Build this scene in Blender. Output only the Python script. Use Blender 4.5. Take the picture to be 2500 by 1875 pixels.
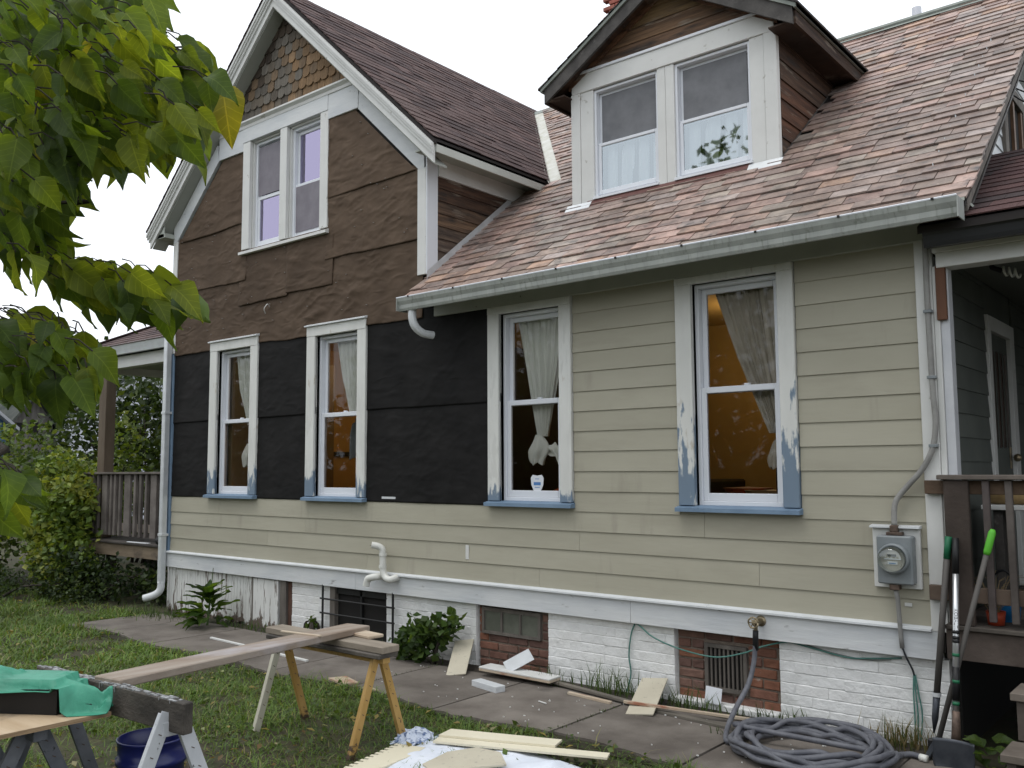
import bpy, math, random
import numpy as np
from mathutils import Vector, Matrix
for o in list(bpy.data.objects): bpy.data.objects.remove(o)
scn = bpy.context.scene
COL = scn.collection
rnd = random.Random(7)
R = math.radians

# ---------------------------------------------------------------- camera
YAW, PITCH, ROLL = R(39.66), R(5.298), R(-0.333)
CAM = Vector((0.0, -5.69, 1.625))
fw = Vector((-math.sin(YAW)*math.cos(PITCH), math.cos(YAW)*math.cos(PITCH), math.sin(PITCH)))
rt = Vector((math.cos(YAW), math.sin(YAW), 0)); up = rt.cross(fw)
rt2 = rt*math.cos(ROLL)+up*math.sin(ROLL); up2 = up*math.cos(ROLL)-rt*math.sin(ROLL)
cd = bpy.data.cameras.new('camera'); cam = bpy.data.objects.new('camera', cd); COL.objects.link(cam)
m = Matrix((rt2, up2, -fw)).transposed().to_4x4(); m.translation = CAM
cam.matrix_world = m
cd.sensor_width = 36.0; cd.lens = 2213.0/2500.0*36.0; cd.clip_start = 0.05; cd.clip_end = 1500
scn.camera = cam

# ---------------------------------------------------------------- overcast daylight
SUN_EL, SUN_AZ = R(70), R(205)
w = bpy.data.worlds.new('World'); scn.world = w; w.use_nodes = True
nt = w.node_tree; nt.nodes.clear()
sky = nt.nodes.new('ShaderNodeTexSky'); sky.sky_type = 'NISHITA'; sky.sun_disc = False
sky.sun_elevation = SUN_EL; sky.sun_rotation = SUN_AZ; sky.dust_density = 3.0; sky.air_density = 1.0
hs = nt.nodes.new('ShaderNodeHueSaturation'); hs.inputs['Saturation'].default_value = 0.25
mx = nt.nodes.new('ShaderNodeMix'); mx.data_type = 'RGBA'; mx.inputs[0].default_value = 0.88
mx.inputs['B'].default_value = (12.6, 13.2, 13.9, 1)       # even layer of pale cloud over the clear sky
bg = nt.nodes.new('ShaderNodeBackground'); bg.inputs['Strength'].default_value = 0.1
wo = nt.nodes.new('ShaderNodeOutputWorld')
nt.links.new(sky.outputs[0], hs.inputs['Color']); nt.links.new(hs.outputs[0], mx.inputs['A'])
nt.links.new(mx.outputs['Result'], bg.inputs['Color']); nt.links.new(bg.outputs[0], wo.inputs['Surface'])
sd = bpy.data.lights.new('sun', 'SUN'); sd.energy = 0.8; sd.angle = R(30); sd.color = (1.0, 0.96, 0.9)
so = bpy.data.objects.new('sun', sd); COL.objects.link(so)
sdir = Vector((math.cos(SUN_EL)*math.sin(SUN_AZ), math.cos(SUN_EL)*math.cos(SUN_AZ), math.sin(SUN_EL)))
so.rotation_euler = (-sdir).to_track_quat('-Z', 'Y').to_euler(); so.location = (-4, -12, 20)
vs = scn.view_settings
vs.view_transform = 'Standard'; vs.look = 'None'; vs.exposure = 0.2; vs.gamma = 1.0; vs.use_curve_mapping = False

# ---------------------------------------------------------------- helpers
class MB:
    def __init__(s): s.v = []; s.f = []; s.t = []
    def add(s, vs, fs, tint=None):
        n = len(s.v); s.v += [tuple(v) for v in vs]; s.f += [tuple(i+n for i in f) for f in fs]
        if tint is not None: s.t += [tint]*len(vs)
        return s
    def box(s, x0, x1, y0, y1, z0, z1, c=0.0, tint=None):
        if c <= 0:
            V = [(x, y, z) for x in (x0, x1) for y in (y0, y1) for z in (z0, z1)]
            F = [(0,1,3,2),(4,6,7,5),(0,4,5,1),(2,3,7,6),(0,2,6,4),(1,5,7,3)]
            return s.add(V, F, tint)
        V = []; idx = {}
        lo = (x0,y0,z0); hi = (x1,y1,z1)
        for sx in (0,1):
            for sy in (0,1):
                for sz in (0,1):
                    for ax in range(3):
                        p = []
                        for a, sg in enumerate((sx,sy,sz)):
                            e = (hi[a] if sg else lo[a])
                            p.append(e if a == ax else (e-c if sg else e+c))
                        idx[(sx,sy,sz,ax)] = len(V); V.append(p)
        F = []
        for ax in range(3):
            b, d = [a for a in range(3) if a != ax]
            for sg in (0,1):
                q = []
                for u, w_ in ((0,0),(1,0),(1,1),(0,1)):
                    k = [0,0,0]; k[ax] = sg; k[b] = u; k[d] = w_
                    q.append(idx[(k[0],k[1],k[2],ax)])
                flip = (sg == 0) ^ (ax == 1)
                F.append(tuple(reversed(q)) if flip else tuple(q))
            for u in (0,1):
                for w_ in (0,1):
                    q = []
                    for sg in (0,1):
                        k = [0,0,0]; k[ax] = sg; k[b] = u; k[d] = w_
                        q.append((idx[(*k,b)], idx[(*k,d)]))
                    F.append((q[0][0], q[0][1], q[1][1], q[1][0]))
        for sx in (0,1):
            for sy in (0,1):
                for sz in (0,1):
                    F.append(tuple(idx[(sx,sy,sz,a)] for a in range(3)))
        return s.add(V, F, tint)
    def beam(s, p, q, wd, ht, upv=(0,0,1), c=0.004, tint=None):
        p = Vector(p); q = Vector(q); d = (q-p); L = d.length; d.normalize()
        u = Vector(upv); sd_ = d.cross(u).normalized(); u = sd_.cross(d).normalized()
        t = MB(); t.box(0, L, -wd/2, wd/2, -ht/2, ht/2, min(c, wd/3, ht/3))
        V = [p + d*v[0] - sd_*v[1] + u*v[2] for v in t.v]
        return s.add(V, t.f, tint)
    def prism(s, poly, ax, a, b, tint=None):
        """polygon in the two other axes, extruded along axis ax from a to b"""
        n = len(poly); V = []
        for e in (a, b):
            for p in poly:
                k = list(p); k.insert(ax, e); V.append(k)
        F = [tuple(range(n)), tuple(reversed(range(n, 2*n)))] + [((i+1) % n, i, i+n, (i+1) % n+n) for i in range(n)]
        return s.add(V, F, tint)
    def frame(s, poly, O, U, W, N, h0, h1, tint=None):
        """polygon (u,w) in a plane frame, extruded along N from h0 to h1"""
        n = len(poly); V = []
        h0 = h0 if callable(h0) else (lambda a, b, h=h0: h); h1 = h1 if callable(h1) else (lambda a, b, h=h1: h)
        for h in (h0, h1):
            for a, b in poly: V.append(O+U*a+W*b+N*h(a, b))
        F = [tuple(reversed(range(n))), tuple(range(n, 2*n))] + [(i, (i+1) % n, (i+1) % n+n, i+n) for i in range(n)]
        return s.add(V, F, tint)
    def tube(s, pts, r, n=8, caps=True, tint=None):
        pts = [Vector(p) for p in pts]; V = []; k = len(pts); pu = None
        for i, p in enumerate(pts):
            d = (pts[min(i+1, k-1)]-pts[max(i-1, 0)]).normalized()
            if pu is None: pu = d.orthogonal().normalized()
            pu = (pu-d*pu.dot(d)).normalized(); w_ = d.cross(pu)
            rr = r[i] if isinstance(r, (list, tuple)) else r
            for j in range(n):
                a = 2*math.pi*j/n; V.append(p+(pu*math.cos(a)+w_*math.sin(a))*rr)
        F = [(i*n+j, i*n+(j+1) % n, (i+1)*n+(j+1) % n, (i+1)*n+j) for i in range(k-1) for j in range(n)]
        if caps: F += [tuple(reversed(range(n))), tuple(range((k-1)*n, k*n))]
        return s.add(V, F, tint)
    def lathe(s, prof, o, n=24, ax='z', tint=None):
        V = []
        for r, h in prof:
            for j in range(n):
                a = 2*math.pi*j/n; c_, s_ = r*math.cos(a), r*math.sin(a)
                V.append({'z': (o[0]+c_, o[1]+s_, o[2]+h), 'y': (o[0]+c_, o[1]+h, o[2]+s_)}[ax])
        F = [(i*n+j, i*n+(j+1) % n, (i+1)*n+(j+1) % n, (i+1)*n+j) for i in range(len(prof)-1) for j in range(n)]
        return s.add(V, F, tint)
    def grid(s, nu, nv, fn):
        V = [fn(i/nu, j/nv) for j in range(nv+1) for i in range(nu+1)]
        F = [(j*(nu+1)+i, j*(nu+1)+i+1, (j+1)*(nu+1)+i+1, (j+1)*(nu+1)+i) for j in range(nv) for i in range(nu)]
        return s.add(V, F)
    def mesh(s, name):
        me = bpy.data.meshes.new(name); me.from_pydata(s.v, [], s.f)
        if s.t:
            at = me.attributes.new('tint', 'FLOAT_COLOR', 'POINT')
            at.data.foreach_set('color', np.array([(*t[:3], 1.0) for t in s.t], dtype=np.float32).ravel())
        me.update(); return me
    def build(s, name, mat, parent=None, smooth=False, color=None):
        me = s.mesh(name)
        if mat: me.materials.append(mat)
        if smooth: me.polygons.foreach_set('use_smooth', [True]*len(me.polygons))
        return put(name, me, parent, color)

def root_of(o):
    while o.parent: o = o.parent
    return o
def put(name, me, parent=None, color=None):
    o = bpy.data.objects.new(name, me); COL.objects.link(o)
    if parent:
        o.parent = parent
        if parent.parent is None and parent.type == 'EMPTY':
            o.matrix_parent_inverse = Matrix.Translation(-Vector(parent.location))
    if color is not None: o.color = (*color[:3], 1)
    return o
def tag(o, label=None, cat=None, group=None, kind=None):
    if label: o['label'] = label
    if cat: o['category'] = cat
    if group: o['group'] = group
    if kind: o['kind'] = kind
    return o
def thing(name, label, cat, loc=(0,0,0), group=None):
    o = bpy.data.objects.new(name, None); COL.objects.link(o); o.location = loc; o.empty_display_size = 0.2
    return tag(o, label, cat, group)
def clip(poly, a, b, c):
    """keep the part of a polygon where a*x+b*y<=c"""
    out = []; n = len(poly)
    for i in range(n):
        p, q = poly[i], poly[(i+1) % n]
        dp, dq = a*p[0]+b*p[1]-c, a*q[0]+b*q[1]-c
        if dp <= 0: out.append(p)
        if (dp < 0 and dq > 0) or (dp > 0 and dq < 0):
            t = dp/(dp-dq); out.append((p[0]+(q[0]-p[0])*t, p[1]+(q[1]-p[1])*t))
    return out
def area(p): return 0.5*abs(sum(p[i][0]*p[(i+1) % len(p)][1]-p[(i+1) % len(p)][0]*p[i][1] for i in range(len(p)))) if len(p) > 2 else 0
def rect(x0, x1, z0, z1): return [(x0,z0),(x1,z0),(x1,z1),(x0,z1)]
def lerp(a, b, t): return a+(b-a)*t
def smoothpath(pts, k=6):
    P = [Vector(p) for p in pts]; out = []
    for i in range(len(P)-1):
        a, b, c, d = P[max(i-1,0)], P[i], P[i+1], P[min(i+2, len(P)-1)]
        for j in range(k):
            t = j/k
            out.append(0.5*((2*b)+(c-a)*t+(2*a-5*b+4*c-d)*t*t+(3*b-a-3*c+d)*t**3))
    out.append(P[-1]); return out
def vnoise(x, y, seed=0):
    """smooth value noise on numpy arrays"""
    def h(i, j): 
        n = np.sin(i*127.1+j*311.7+seed*74.7)*43758.5453; return n-np.floor(n)
    i, j = np.floor(x), np.floor(y); f, g = x-i, y-j
    f = f*f*(3-2*f); g = g*g*(3-2*g)
    return (h(i,j)*(1-f)+h(i+1,j)*f)*(1-g)+(h(i,j+1)*(1-f)+h(i+1,j+1)*f)*g
def fbm(x, y, seed=0, o=4):
    x = np.asarray(x, float); y = np.asarray(y, float); s_ = 0; a = 0.5
    for k in range(o): s_ = s_+a*vnoise(x, y, seed+k*13); x = x*2.03+1.7; y = y*2.03+3.1; a *= 0.5
    return s_

# ---------------------------------------------------------------- materials
def mat(name, c1, c2=None, scale=4.0, stretch=(1,1,1), detail=6, rough=0.7, bump=0.0, bscale=None, spec=0.35, tint=None,
        spots=None, metallic=0.0, contrast=(0.35,0.65), coords='pos', bstretch=None):
    m = bpy.data.materials.new(name); m.use_nodes = True; n = m.node_tree; L = n.links.new
    p = n.nodes['Principled BSDF']; p.inputs['Roughness'].default_value = rough
    p.inputs['Specular IOR Level'].default_value = spec; p.inputs['Metallic'].default_value = metallic
    if coords == 'pos':
        src = n.nodes.new('ShaderNodeNewGeometry').outputs['Position']
    else:
        src = n.nodes.new('ShaderNodeTexCoord').outputs['Object']
    oi = n.nodes.new('ShaderNodeObjectInfo')
    if tint == 'obj':
        ad = n.nodes.new('ShaderNodeVectorMath'); ad.operation = 'MULTIPLY_ADD'
        cb = n.nodes.new('ShaderNodeCombineXYZ'); L(oi.outputs['Random'], cb.inputs[0]); L(oi.outputs['Random'], cb.inputs[1])
        L(cb.outputs[0], ad.inputs[0]); ad.inputs[1].default_value = (37, 53, 0); L(src, ad.inputs[2]); src = ad.outputs[0]
    def noise(sc, st, det, off=0):
        mp = n.nodes.new('ShaderNodeMapping'); mp.inputs['Scale'].default_value = [sc*k for k in st]; mp.inputs['Location'].default_value = (off, off*.7, off*.3)
        L(src, mp.inputs['Vector'])
        t = n.nodes.new('ShaderNodeTexNoise'); t.inputs['Scale'].default_value = 1.0; t.inputs['Detail'].default_value = det; t.inputs['Roughness'].default_value = 0.6
        L(mp.outputs[0], t.inputs['Vector']); return t.outputs['Fac']
    def ramp(fac, lo, hi):
        r_ = n.nodes.new('ShaderNodeMapRange'); r_.inputs['From Min'].default_value = lo; r_.inputs['From Max'].default_value = hi
        L(fac, r_.inputs['Value']); return r_.outputs[0]
    def mix(fac, a, b, mode='MIX'):
        x = n.nodes.new('ShaderNodeMix'); x.data_type = 'RGBA'; x.blend_type = mode
        if isinstance(fac, float): x.inputs[0].default_value = fac
        else: L(fac, x.inputs[0])
        for k, v in (('A', a), ('B', b)):
            if isinstance(v, tuple): x.inputs[k].default_value = (*v[:3], 1)
            else: L(v, x.inputs[k])
        return x.outputs['Result']
    col = c1
    if c2: col = mix(ramp(noise(scale, stretch, detail), *contrast), c1, c2)
    if tint:
        if tint == 'obj': tc = oi.outputs['Color']
        else:
            at = n.nodes.new('ShaderNodeAttribute'); at.attribute_name = 'tint'; tc = at.outputs['Color']
        col = mix(1.0, col if not isinstance(col, tuple) else col, tc, 'MULTIPLY')
    for sp in (spots or []):   # (colour, scale, stretch, lo, hi[, (zlo, zhi)])
        fac = ramp(noise(sp[1], sp[2], 8, 11.3), sp[3], sp[4])
        if len(sp) > 5:
            sx = n.nodes.new('ShaderNodeSeparateXYZ'); L(n.nodes.new('ShaderNodeNewGeometry').outputs['Position'], sx.inputs[0])
            nz = noise(sp[1]*1.5, (sp[2][0],sp[2][1],sp[2][2]*1.6), 9, 3.1)
            ma = n.nodes.new('ShaderNodeMath'); ma.operation = 'MULTIPLY_ADD'; L(nz, ma.inputs[0]); amp = 2.4*abs(sp[5][1]-sp[5][0]); ma.inputs[1].default_value = -amp; L(sx.outputs[2], ma.inputs[2])
            cz = (sp[5][0]+sp[5][1])/2-0.5*amp; hw = 0.03*amp; zf = ramp(ma.outputs[0], cz+hw, cz-hw)
            mu = n.nodes.new('ShaderNodeMath'); mu.operation = 'MAXIMUM' if len(sp) > 6 else 'MULTIPLY'
            L(zf, mu.inputs[0]); L(fac, mu.inputs[1]); fac = mu.outputs[0]
        col = mix(fac, col, sp[0])
    if isinstance(col, tuple): p.inputs['Base Color'].default_value = (*col[:3], 1)
    else: L(col, p.inputs['Base Color'])
    if bump:
        b = n.nodes.new('ShaderNodeBump'); b.inputs['Strength'].default_value = bump; b.inputs['Distance'].default_value = 0.01
        L(noise(bscale or scale*6, bstretch or stretch, 5, 5.5), b.inputs['Height']); L(b.outputs[0], p.inputs['Normal'])
    return m

WH = (0.62,0.62,0.60)
M = {}
M['white'] = mat('white_paint', (0.60,0.60,0.58), (0.66,0.66,0.64), 3, rough=0.55, bump=0.15, bscale=60, bstretch=(1,1,.2), spots=[((0.33,0.31,0.27), 9, (1,1,1), 0.66, 0.74)])
M['white_h'] = mat('white_board_paint', (0.52,0.54,0.56), (0.63,0.64,0.64), 5, (.3,1,1), rough=0.6, bump=0.3, bscale=40, bstretch=(.12,1,1), spots=[((0.30,0.30,0.30), 14, (.35,1,1.6), 0.66, 0.72), ((0.25,0.23,0.2), 3, (.5,1,1), 0.70, 0.85)])
M['vinyl'] = mat('white_vinyl', (0.68,0.70,0.74), rough=0.35, spec=0.5)
M['alu'] = mat('white_aluminium', (0.66,0.68,0.70), (0.58,0.60,0.61), 6, rough=0.4, spec=0.5)
M['galv'] = mat('galvanised_metal', (0.55,0.57,0.58), (0.66,0.68,0.70), 7, rough=0.42, metallic=0.35, spec=0.5)
M['gutter'] = mat('gutter_metal', (0.30,0.315,0.295), (0.38,0.395,0.37), 3, (3,1,.4), rough=0.5, spec=0.5, spots=[((0.17,0.185,0.15), 34, (1.2,1,.1), 0.54, 0.75)])
M['blue'] = mat('old_blue_paint', (0.14,0.21,0.30), (0.18,0.26,0.36), 6, rough=0.6, bump=0.2, bscale=50)
BL = (0.16,0.215,0.28); BARE = (0.32,0.24,0.16)
def casing_mat(name, z0, z1):
    return mat(name, (0.60,0.60,0.57), (0.68,0.68,0.65), 5, (1,1,.3), rough=0.6, bump=0.35, bscale=45, bstretch=(1,1,.15),
        spots=[((0.44,0.39,0.32), 11, (1,1,.35), 0.63, 0.72), ((0.22,0.19,0.16), 20, (1,1,.22), 0.70, 0.78), (BL, 9, (1,1,.16), 0.99, 1.0, (z0, z1), 1), ((0.60,0.60,0.57), 13, (1,1,.22), 0.565, 0.60)])
M['cas_a'] = casing_mat('peeling_white_over_blue_a', 1.40, 1.80)
M['cas_b'] = casing_mat('peeling_white_over_blue_b', 1.36, 1.66)
M['cas_c'] = casing_mat('peeling_white_over_blue_c', 1.34, 1.54)
M['cas_d'] = casing_mat('peeling_white_over_blue_d', 1.45, 2.25)
M['siding'] = mat('beige_fiber_cement', (0.345,0.325,0.255), (0.388,0.367,0.293), 2.2, (.4,1,1.2), rough=0.75, bump=0.12, bscale=45, bstretch=(.12,1,1), tint='obj', coords='pos', spots=[((0.29,0.27,0.212), 1.6, (.5,1,2.2), 0.55, 0.85), ((0.27,0.25,0.20), 4, (1.5,1,.22), 0.62, 0.85)])
M['paper_br'] = mat('brown_building_paper', (0.078,0.053,0.036), (0.108,0.075,0.052), 3.5, rough=0.75, bump=0.3, bscale=40, spec=0.14, tint='obj')
M['paper_bk'] = mat('black_building_paper', (0.0095,0.0092,0.0092), (0.017,0.0162,0.016), 3, rough=0.75, bump=0.2, bscale=40, spec=0.13, tint='obj')
def paper_creases(m, st1, dist):
    n = m.node_tree; L = n.links.new; p = n.nodes['Principled BSDF']; prev = None
    pos = n.nodes.new('ShaderNodeNewGeometry').outputs['Position']
    for rot, sc, strg in ((.42,(1.3,1,3.6),st1),(-.5,(1.6,1,4.4),st1*.7),(.25,(4,1,9),st1*.45)):
        mp = n.nodes.new('ShaderNodeMapping'); mp.inputs['Rotation'].default_value = (0,rot,0); mp.inputs['Scale'].default_value = sc; L(pos, mp.inputs['Vector'])
        t = n.nodes.new('ShaderNodeTexNoise'); t.noise_type = 'RIDGED_MULTIFRACTAL'; t.inputs['Scale'].default_value = 1.5; t.inputs['Detail'].default_value = 4.0; t.inputs['Roughness'].default_value = .5; t.inputs['Lacunarity'].default_value = 2.2; t.inputs['Distortion'].default_value = .5
        L(mp.outputs[0], t.inputs['Vector'])
        b = n.nodes.new('ShaderNodeBump'); b.inputs['Strength'].default_value = strg; b.inputs['Distance'].default_value = dist; L(t.outputs[0], b.inputs['Height'])
        if prev: L(prev, b.inputs['Normal'])
        prev = b.outputs[0]
    L(prev, p.inputs['Normal'])
paper_creases(M['paper_br'], .75, .035); paper_creases(M['paper_bk'], .45, .025)
M['shingle_wd'] = mat('weathered_wood_shingle', (0.75,0.72,0.68), (1.15,1.1,1.02), 16, (3,1,.3), rough=0.85, bump=0.5, bscale=70, bstretch=(2.5,1,.15), tint='obj')
SL1, SL2 = (0.52,0.50,0.50), (1.34,1.30,1.26)
SLSP = [((0.075,0.066,0.064), 9, (1,1,1), 0.55, 0.72), ((0.42,0.32,0.265), 15, (1,1,1), 0.62, 0.74), ((0.13,0.115,0.10), 2.2, (1,1,1), 0.58, 0.78)]
M['slate'] = mat('slate_tile', SL1, SL2, 6, rough=0.52, bump=0.6, bscale=42, spec=0.42, tint='obj', spots=SLSP, contrast=(.3,.7))
M['slate_s'] = mat('slate_tile_far', SL1, SL2, 6, rough=0.52, bump=0.6, bscale=42, spec=0.42, tint='attr', spots=SLSP, contrast=(.3,.7))
M['asph'] = mat('asphalt_shingle', (0.7,0.7,0.7), (1.25,1.25,1.25), 90, detail=3, rough=0.85, bump=0.4, bscale=220, tint='obj', spec=0.25)
M['asph_s'] = mat('asphalt_shingle_far', (0.7,0.7,0.7), (1.25,1.25,1.25), 90, detail=3, rough=0.85, bump=0.4, bscale=220, tint='attr', spec=0.25)
M['darkroof'] = mat('roof_felt', (0.03,0.026,0.025), rough=0.9)
M['brownboard'] = mat('brown_bare_board', (0.050,0.031,0.022), (0.145,0.092,0.060), 9, (.18,.18,3.2), rough=0.8, bump=0.7, bscale=34, bstretch=(.10,.10,1.6), tint='obj', spots=[((0.035,0.027,0.023), 6, (.3,.3,1.6), 0.52, 0.66), ((0.20,0.165,0.13), 9, (.25,.25,1.8), 0.58, 0.70)])
M['darktrim'] = mat('weathered_dark_trim', (0.035,0.031,0.028), (0.075,0.068,0.062), 8, (1,1,1), rough=0.6, bump=0.3, bscale=40, spots=[((0.14,0.13,0.12), 10, (1,1,1), 0.64, 0.75)])
M['redbrown'] = mat('red_brown_strip', (0.11,0.045,0.04), (0.15,0.07,0.06), 8, rough=0.7)
M['redstrip'] = mat('reddish_bare_wood', (0.10,0.042,0.022), (0.15,0.065,0.032), 9, (1,1,.2), rough=0.6, bump=0.2)
M['valley'] = mat('aged_valley_metal', (0.46,0.45,0.38), (0.60,0.60,0.56), 7, rough=0.5, metallic=0.1, bump=0.15, bscale=14, spots=[((0.36,0.36,0.26), 5, (1,1,1), 0.55, 0.7)])
M['ridge'] = mat('ridge_metal', (0.17,0.19,0.17), (0.24,0.26,0.23), 8, rough=0.5)
M['brick_w'] = mat('white_painted_brick', (0.70,0.70,0.69), (0.79,0.79,0.78), 7, rough=0.6, bump=0.9, bscale=24, tint='obj', spots=[((0.42,0.42,0.41), 22, (1,1,1), 0.70, 0.75), ((0.5,0.5,0.47), 2.4, (1,1,1), 0.6, 0.9)])
M['mortar_w'] = mat('white_painted_mortar', (0.66,0.66,0.65), (0.75,0.75,0.74), 9, rough=0.7, bump=0.9, bscale=30, spots=[((0.24,0.23,0.22), 15, (1,1,1), 0.68, 0.74)])
M['brick_r'] = mat('old_red_brick', (0.75,0.72,0.7), (1.2,1.2,1.2), 9, rough=0.85, bump=0.7, bscale=28, tint='obj', spots=[((0.34,0.30,0.26), 14, (1,1,1), 0.66, 0.76)])
M['mortar'] = mat('grey_mortar', (0.16,0.125,0.10), (0.22,0.18,0.145), 14, rough=0.9, bump=0.7, bscale=60)
M['bead'] = mat('peeling_bead_board', (0.62,0.62,0.60), (0.70,0.70,0.68), 5, (1,1,.3), rough=0.65, bump=0.3, bscale=60, bstretch=(1,1,.1), spots=[((0.17,0.14,0.12), 30, (1,1,.10), 0.56, 0.62), ((0.13,0.10,0.08), 10, (1,1,.4), 0.99, 1.0, (-0.05, 0.16), 1)])
M['oldwood'] = mat('grey_old_wood', (0.085,0.075,0.066), (0.17,0.15,0.13), 7, (1,1,.2), rough=0.8, bump=0.5, bscale=50, bstretch=(1,1,.1))
M['deckwood'] = mat('weathered_deck_wood', (0.060,0.051,0.045), (0.112,0.098,0.088), 6, (.6,.6,.6), rough=0.8, bump=0.5, bscale=40, bstretch=(.4,.4,.4), tint='obj')
M['dark'] = mat('dark_interior', (0.012,0.011,0.010), rough=0.9)
M['blackmetal'] = mat('black_iron', (0.012,0.012,0.012), rough=0.55)
M['greymetal'] = mat('grey_meter_metal', (0.17,0.19,0.20), (0.22,0.24,0.25), 9, rough=0.45, spec=0.5)
M['conduit'] = mat('grey_conduit', (0.22,0.215,0.205), (0.29,0.285,0.27), 12, rough=0.7)
M['pvc'] = mat('white_pvc', (0.62,0.62,0.58), (0.70,0.70,0.66), 9, rough=0.4)
M['brass'] = mat('tarnished_brass', (0.22,0.17,0.10), (0.34,0.29,0.2), 20, rough=0.4, metallic=0.7)
M['concrete'] = mat('old_concrete', (0.098,0.083,0.071), (0.185,0.163,0.142), 2.2, rough=0.85, bump=0.35, bscale=70, detail=10, tint='obj', spots=[((0.23,0.21,0.185), 60, (1,1,1), 0.66, 0.74), ((0.055,0.05,0.045), 1.7, (1,1,1), 0.58, 0.75)])
M['soil'] = mat('lawn_soil', (0.040,0.032,0.021), (0.062,0.060,0.027), 1.3, rough=0.95, bump=0.8, bscale=18, spots=[((0.075,0.055,0.038), 2.2, (1,1,1), 0.60, 0.72), ((0.03,0.05,0.014), 7, (1,1,1), 0.5, 0.7)])
M['cream'] = mat('cream_panel', (0.66,0.61,0.47), (0.70,0.65,0.51), 3, rough=0.6)
M['cream_old'] = mat('printed_back_panel', (0.46,0.42,0.33), (0.52,0.48,0.38), 5, rough=0.7, spots=[((0.36,0.33,0.27), 40, (1,1,.3), 0.62, 0.66)])
M['cloth'] = mat('white_drop_cloth', (0.62,0.66,0.74), (0.72,0.75,0.81), 3, rough=0.8, bump=0.25, bscale=40, spots=[((0.36,0.33,0.36), 5, (1,1,1), 0.68, 0.8)])
M['plank'] = mat('old_brown_plank', (0.235,0.18,0.138), (0.335,0.285,0.24), 4, (3,.35,1), rough=0.75, bump=0.35, bscale=40, bstretch=(3,.2,1), spots=[((0.36,0.33,0.33), 3, (2,.4,1), 0.58, 0.72)])
M['greylum'] = mat('grey_lumber', (0.20,0.165,0.13), (0.29,0.25,0.20), 5, (.4,3,1), rough=0.8, bump=0.35, bscale=40, bstretch=(.2,3,1))
M['blacklum'] = mat('paint_stained_lumber', (0.042,0.037,0.032), (0.12,0.105,0.09), 4, (.8,2,1.5), rough=0.75, bump=0.5, bscale=40, spots=[((0.40,0.40,0.39), 18, (.5,1,1), 0.995, 1.0)])
M['beamtop'] = mat('paint_drip_ridge', (0.05,0.048,0.046), (0.42,0.43,0.43), 34, (1,1,1), rough=0.7, bump=0.6, bscale=90, contrast=(.48,.56))
M['yellow'] = mat('worn_yellow_steel', (0.36,0.215,0.06), (0.44,0.28,0.10), 8, (1,1,.4), rough=0.55, spots=[((0.10,0.06,0.03), 30, (1,1,.6), 0.64, 0.70), ((0.07,0.045,0.03), 6, (1,1,1), 0.99, 1.0, (-.03, .12), 1)])
M['palesteel'] = mat('faded_steel_leg', (0.40,0.38,0.29), (0.50,0.48,0.40), 8, (1,1,.4), rough=0.6, spots=[((0.16,0.10,0.05), 22, (1,1,.5), 0.62, 0.68)])
M['whitesteel'] = mat('chipped_white_steel', (0.50,0.52,0.55), (0.60,0.62,0.65), 8, rough=0.45, spots=[((0.07,0.07,0.07), 42, (1,1,.7), 0.65, 0.69)])
M['greysteel'] = mat('grey_steel', (0.10,0.11,0.13), (0.17,0.18,0.20), 8, rough=0.5, spots=[((0.03,0.03,0.03), 30, (1,1,1), 0.66, 0.7)])
M['ply'] = mat('plywood', (0.40,0.29,0.18), (0.50,0.385,0.26), 4, (.5,3,1), rough=0.7, spots=[((0.09,0.075,0.07), 3, (1,1,1), 0.58, 0.75)])
M['plyedge'] = mat('plywood_edge', (0.20,0.13,0.075), (0.42,0.30,0.18), 3, (1,1,120), rough=0.8)
M['tarp'] = mat('green_tarp', (0.030,0.20,0.13), (0.055,0.30,0.20), 5, rough=0.5, bump=0.35, bscale=22, spec=0.4, spots=[((0.10,0.40,0.30), 9, (1,1,1), 0.66, 0.8)])
M['black'] = mat('black_plastic', (0.010,0.010,0.011), rough=0.5)
M['bluebucket'] = mat('blue_plastic', (0.006,0.010,0.085), (0.008,0.014,0.11), 4, rough=0.35, spec=0.5)
M['hose'] = mat('grey_hose', (0.085,0.088,0.105), (0.135,0.138,0.155), 16, rough=0.55)
M['toolgrey'] = mat('grey_tool_handle', (0.062,0.057,0.052), (0.10,0.092,0.085), 14, (1,1,.2), rough=0.6)
M['toolgreen'] = mat('dark_green_grip', (0.012,0.12,0.055), rough=0.5)
M['lime'] = mat('lime_green_grip', (0.10,0.42,0.035), rough=0.5)
M['chrome'] = mat('silver_shaft', (0.55,0.56,0.57), rough=0.3, metallic=0.8)
M['rust'] = mat('rusty_steel', (0.07,0.05,0.04), (0.17,0.12,0.095), 20, rough=0.6, metallic=0.4)
M['darksteel'] = mat('dark_steel', (0.035,0.04,0.05), (0.06,0.065,0.075), 12, rough=0.4, metallic=0.5)
M['greencable'] = mat('green_cable', (0.05,0.16,0.135), (0.10,0.22,0.19), 9, rough=0.6)
M['greycable'] = mat('grey_cable', (0.16,0.17,0.16), rough=0.7)
M['stripwood'] = mat('pale_strip_wood', (0.42,0.33,0.24), (0.52,0.44,0.34), 8, (.3,1,1), rough=0.7, spots=[((0.30,0.13,0.08), 9, (.4,1,1), 0.55, 0.65)])
M['darkstrip'] = mat('grey_strip_wood', (0.10,0.09,0.075), (0.17,0.15,0.125), 8, (.3,1,1), rough=0.8)
M['carddd'] = mat('white_card', (0.66,0.68,0.72), rough=0.5)
M['rag'] = mat('blue_white_rag', (0.55,0.60,0.70), (0.12,0.17,0.30), 30, rough=0.9, contrast=(.5,.58))
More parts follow.
